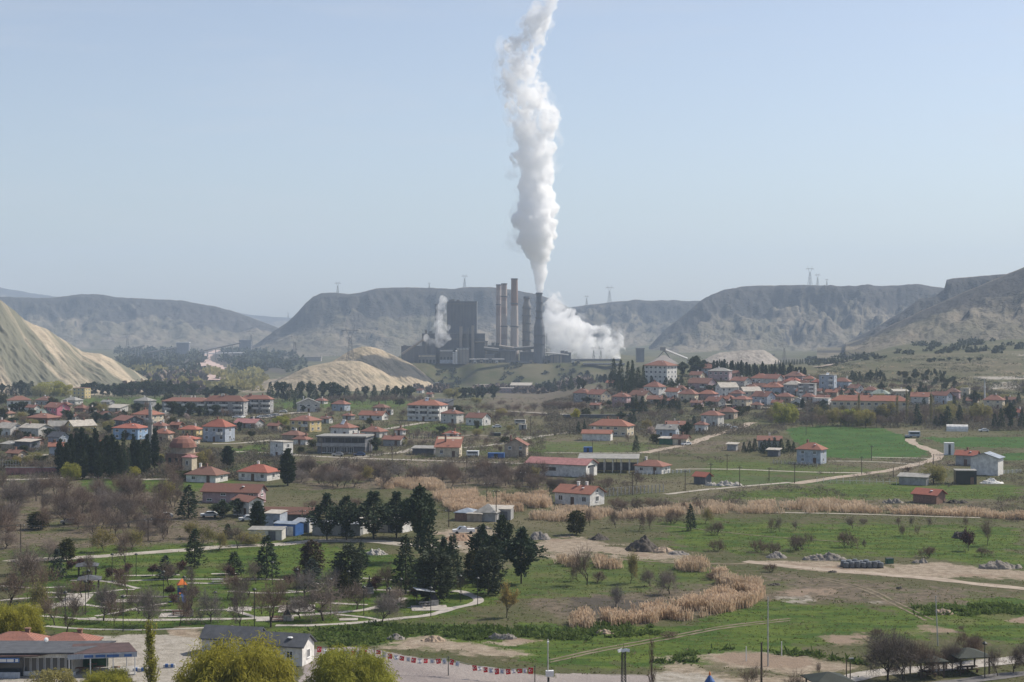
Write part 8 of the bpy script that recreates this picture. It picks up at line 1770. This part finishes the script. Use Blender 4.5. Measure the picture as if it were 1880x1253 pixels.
# ------------------------------------------------------------ steam
def vol_mat(name, dens, col, aniso=0.0):
    t = NT(name); pv = t.n('ShaderNodeVolumePrincipled')
    pv.inputs['Density Attribute'].default_value = ''
    pv.inputs['Density'].default_value = dens; pv.inputs['Color'].default_value = (*col, 1); pv.inputs['Anisotropy'].default_value = aniso
    t.l(pv.outputs[0], t.out.inputs['Volume']); return t.m
def steam_mat(name, dens, lo, hi, sc, zlow=None, zhigh=None, col=(1, 1, 1), steps=0.12):
    """steam whose density varies in ragged billows; thinner with height between zlow and zhigh"""
    t = NT(name); p = t.pos((1, 1, 0.8))
    n = t.noise(sc, 5, p, 0.62, 0.6)
    th = n
    if zlow is not None:
        sx = t.n('ShaderNodeSeparateXYZ'); t.l(t.pos(), sx.inputs[0])
        th = t.math('SUBTRACT', n, t.math('MULTIPLY', t.ramp(sx.outputs[2], zlow, zhigh), 0.26)); th = t.math('ADD', th, 0.17)
    d = t.math('MULTIPLY', t.ramp(th, lo, hi), dens)
    pv = t.n('ShaderNodeVolumePrincipled'); pv.inputs['Density Attribute'].default_value = ''
    pv.inputs['Color'].default_value = (*col, 1); t.l(d, pv.inputs['Density']); pv.inputs['Anisotropy'].default_value = 0.35
    t.l(pv.outputs[0], t.out.inputs['Volume'])
    t.m.cycles.volume_step_rate = steps
    return t.m
def steam(label, blobs, vox, mat, seed, wob, name='steam_plume'):
    """billows: a hierarchy of spheres fused into one closed skin"""
    rs = np.random.RandomState(seed)
    ico_me = bpy.data.meshes.new('tmp'); import bmesh
    bm = bmesh.new(); bmesh.ops.create_icosphere(bm, subdivisions=2, radius=1); bm.to_mesh(ico_me); bm.free()
    nv = len(ico_me.vertices); IV = np.zeros(nv * 3); ico_me.vertices.foreach_get('co', IV); IV = IV.reshape(-1, 3)
    IF = np.array([p.vertices[:] for p in ico_me.polygons])
    pts = []
    for x, y, z, r in blobs:
        pts.append((x, y, z, r))
        for k in range(9):
            d = rs.randn(3); d /= np.linalg.norm(d); rr = r * rs.uniform(0.32, 0.55)
            c = np.array([x, y, z]) + d * r * 0.82
            pts.append((*c, rr))
            for j in range(6):
                e = d + rs.randn(3) * 0.75; e /= np.linalg.norm(e)
                pts.append((*(c + e * rr * 0.85), rr * rs.uniform(0.28, 0.5)))
    A = np.array(pts)
    V = (A[:, None, :3] + IV[None] * A[:, None, 3:4]).reshape(-1, 3)
    Fq = (IF[None] + (np.arange(len(A)) * nv)[:, None, None]).reshape(-1, 3)
    me = np_mesh(name, V, Fq)
    o = link(name, me)
    md = o.modifiers.new('fuse', 'REMESH'); md.mode = 'VOXEL'; md.voxel_size = vox
    dg = bpy.context.evaluated_depsgraph_get(); dg.update()
    m2 = bpy.data.meshes.new_from_object(o.evaluated_get(dg)); o.modifiers.clear(); o.data = m2
    n = len(m2.vertices); co = np.zeros(n * 3, np.float32); m2.vertices.foreach_get('co', co); co = co.reshape(-1, 3)
    nr = np.zeros(n * 3, np.float32); m2.vertices.foreach_get('normal', nr); nr = nr.reshape(-1, 3)
    w = ridged(co[:, 0] / 9 + co[:, 1] / 17, co[:, 2] / 9 + co[:, 1] / 13, seed, 3) - 0.5
    co = co + nr * (w * wob)[:, None]
    m2.vertices.foreach_set('co', co.astype(np.float32).ravel()); m2.update()
    m2.materials.clear(); m2.materials.append(mat); m2.name = name
    return tag(o, label, 'steam', kind='stuff')
PY = 2050.0
def blobs_from(outline, Y, seed, n=26):
    """outline: (row, centre column, half width) -> spheres filling it"""
    rs = np.random.RandomState(seed); ys = [o[0] for o in outline]; B = []
    k = Y / F; v = ys[0]
    while v > ys[-1]:
        c = np.interp(-v, [-a for a in ys], [o[1] for o in outline]); w = np.interp(-v, [-a for a in ys], [o[2] for o in outline])
        x = (c - CX) * k; z = CAMH + (HZ - v) * k; r = w * k
        m = 1 if w < 14 else 3
        for j in range(m):
            s = 0.85 if m == 1 else rs.uniform(0.42, 0.72)
            B.append((x + (0 if m == 1 else rs.uniform(-1, 1) * r * (1 - s)), Y + (0 if m == 1 else rs.uniform(-1, 1) * r * (1 - s) * 1.2), z, r * s))
        v -= max(3.0, w * 0.34)
    return B
sm = steam_mat('steam_dense', 0.24, 0.42, 0.53, 0.08, 60, 350, steps=0.10)
sm2 = steam_mat('steam_thin', 0.09, 0.40, 0.62, 0.05, steps=0.4)
sm3 = steam_mat('steam_faint', 0.05, 0.42, 0.66, 0.06, steps=0.4)
main = [(541, 990, 5), (520, 991, 8), (500, 992, 12), (480, 991, 16), (462, 988, 24), (440, 984, 33), (415, 985, 38), (390, 984, 38), (365, 986, 34), (340, 985, 36), (320, 985, 34), (300, 984, 40), (270, 982, 46), (240, 984, 50), (210, 982, 50), (185, 972, 52), (160, 960, 48), (130, 953, 42), (100, 956, 44), (75, 966, 38), (50, 978, 32), (25, 992, 26)]
top = [(40, 985, 30), (15, 996, 24), (-8, 1008, 18), (-28, 1016, 14)]
BL = [(x, y, z, r * (1 - .16 * max(0, min(1, (z - 180) / 150)))) for x, y, z, r in blobs_from(main, PY, 5)]
steam('thick white steam column rising from the dark chimney', BL, 1.5, sm, 5, 3.2)
rs_ = np.random.RandomState(2)
steam('thin ragged veil around the thick steam column', [(x + rs_.randn() * r * .35 - r * .15, y, z, r * 1.22) for x, y, z, r in BL if z > 150], 2.2, steam_mat('steam_veil', 0.022, 0.47, 0.62, 0.05, steps=0.3), 21, 5.0)
def blist(L, Y): return [((u - CX) * Y / F, Y + dy, CAMH + (HZ - v) * Y / F, r * Y / F) for u, v, r, dy in L]
low = [(1008, 590, 12, 0), (1006, 610, 12, 0), (1026, 560, 11, 6), (1062, 620, 16, -4), (1076, 606, 13, 5), (1090, 628, 16, -4), (1104, 612, 11, 2), (1116, 638, 16, -4), (1012, 574, 14, 0), (1014, 558, 12, 3), (1021, 547, 9, 0), (1030, 568, 14, 4), (1040, 584, 17, 0), (1052, 598, 17, 3), (1010, 566, 12, 0), (1018, 560, 12, 5), (1022, 574, 15, 0), (1140, 634, 8, 4), (1143, 644, 6, -4), (1112, 612, 12, 6), (1066, 602, 12, 3), (1016, 640, 22, 0), (1014, 610, 20, 10), (1012, 582, 17, 0), (1030, 620, 24, 10), (1028, 590, 18, -5), (1040, 640, 24, 0), (1052, 610, 18, 5), (1062, 635, 22, 0), (1078, 618, 17, 5), (1086, 640, 20, 0), (1100, 622, 17, 0), (1104, 645, 18, -5), (1122, 630, 17, 0), (1130, 648, 13, 0), (1020, 660, 16, 0), (1056, 656, 16, 0), (1090, 657, 14, 0), (1118, 655, 12, 0), (1044, 595, 12, 5), (1092, 608, 10, 5), (1136, 622, 9, 0)]
steam('wide bank of white steam over the low cooling buildings', blist(low, 2190.0), 1.8, steam_mat('steam_bank', 0.17, 0.43, 0.58, 0.065, steps=0.18), 7, 4.0)
wisps = [(1012, 556, 12, 0), (1018, 540, 10, 4), (1030, 566, 14, 0), (1066, 590, 14, 0), (1110, 606, 12, 0), (1140, 612, 9, 0), (1008, 536, 8, 0), (1128, 618, 12, 3)]
steam('thin ragged steam above the white steam bank', blist(wisps, 2215.0), 2.0, sm3, 9, 4.0)
left = [(806, 628, 10, 0), (808, 612, 10, 0), (806, 596, 9, 0), (807, 580, 8, 0), (810, 566, 9, 0), (814, 552, 8, 0), (790, 628, 7, 0), (783, 620, 6, 0), (818, 604, 8, 0), (820, 618, 8, 0)]
steam('small white steam plume beside the tall boiler house', blist(left, 2025.0), 1.3, steam_mat('steam_small', 0.12, 0.40, 0.62, 0.09, steps=0.4), 13, 2.5)
steam('faint upper end of the steam column drifting right', blobs_from(top, PY, 8), 1.8, sm2, 15, 3.0)

# ------------------------------------------------------------ haze: the air between here and the far hills
hz = MB(); hz.box(-9500, 9500, -40, 11800, -60, 560)
ho = hz.build('haze', [vol_mat('haze_air', 1.05e-4, (0.65, 0.795, 1.0), 0.1)])
tag(ho, 'pale blue haze filling the valley air', 'haze', kind='stuff')
finish_labels()
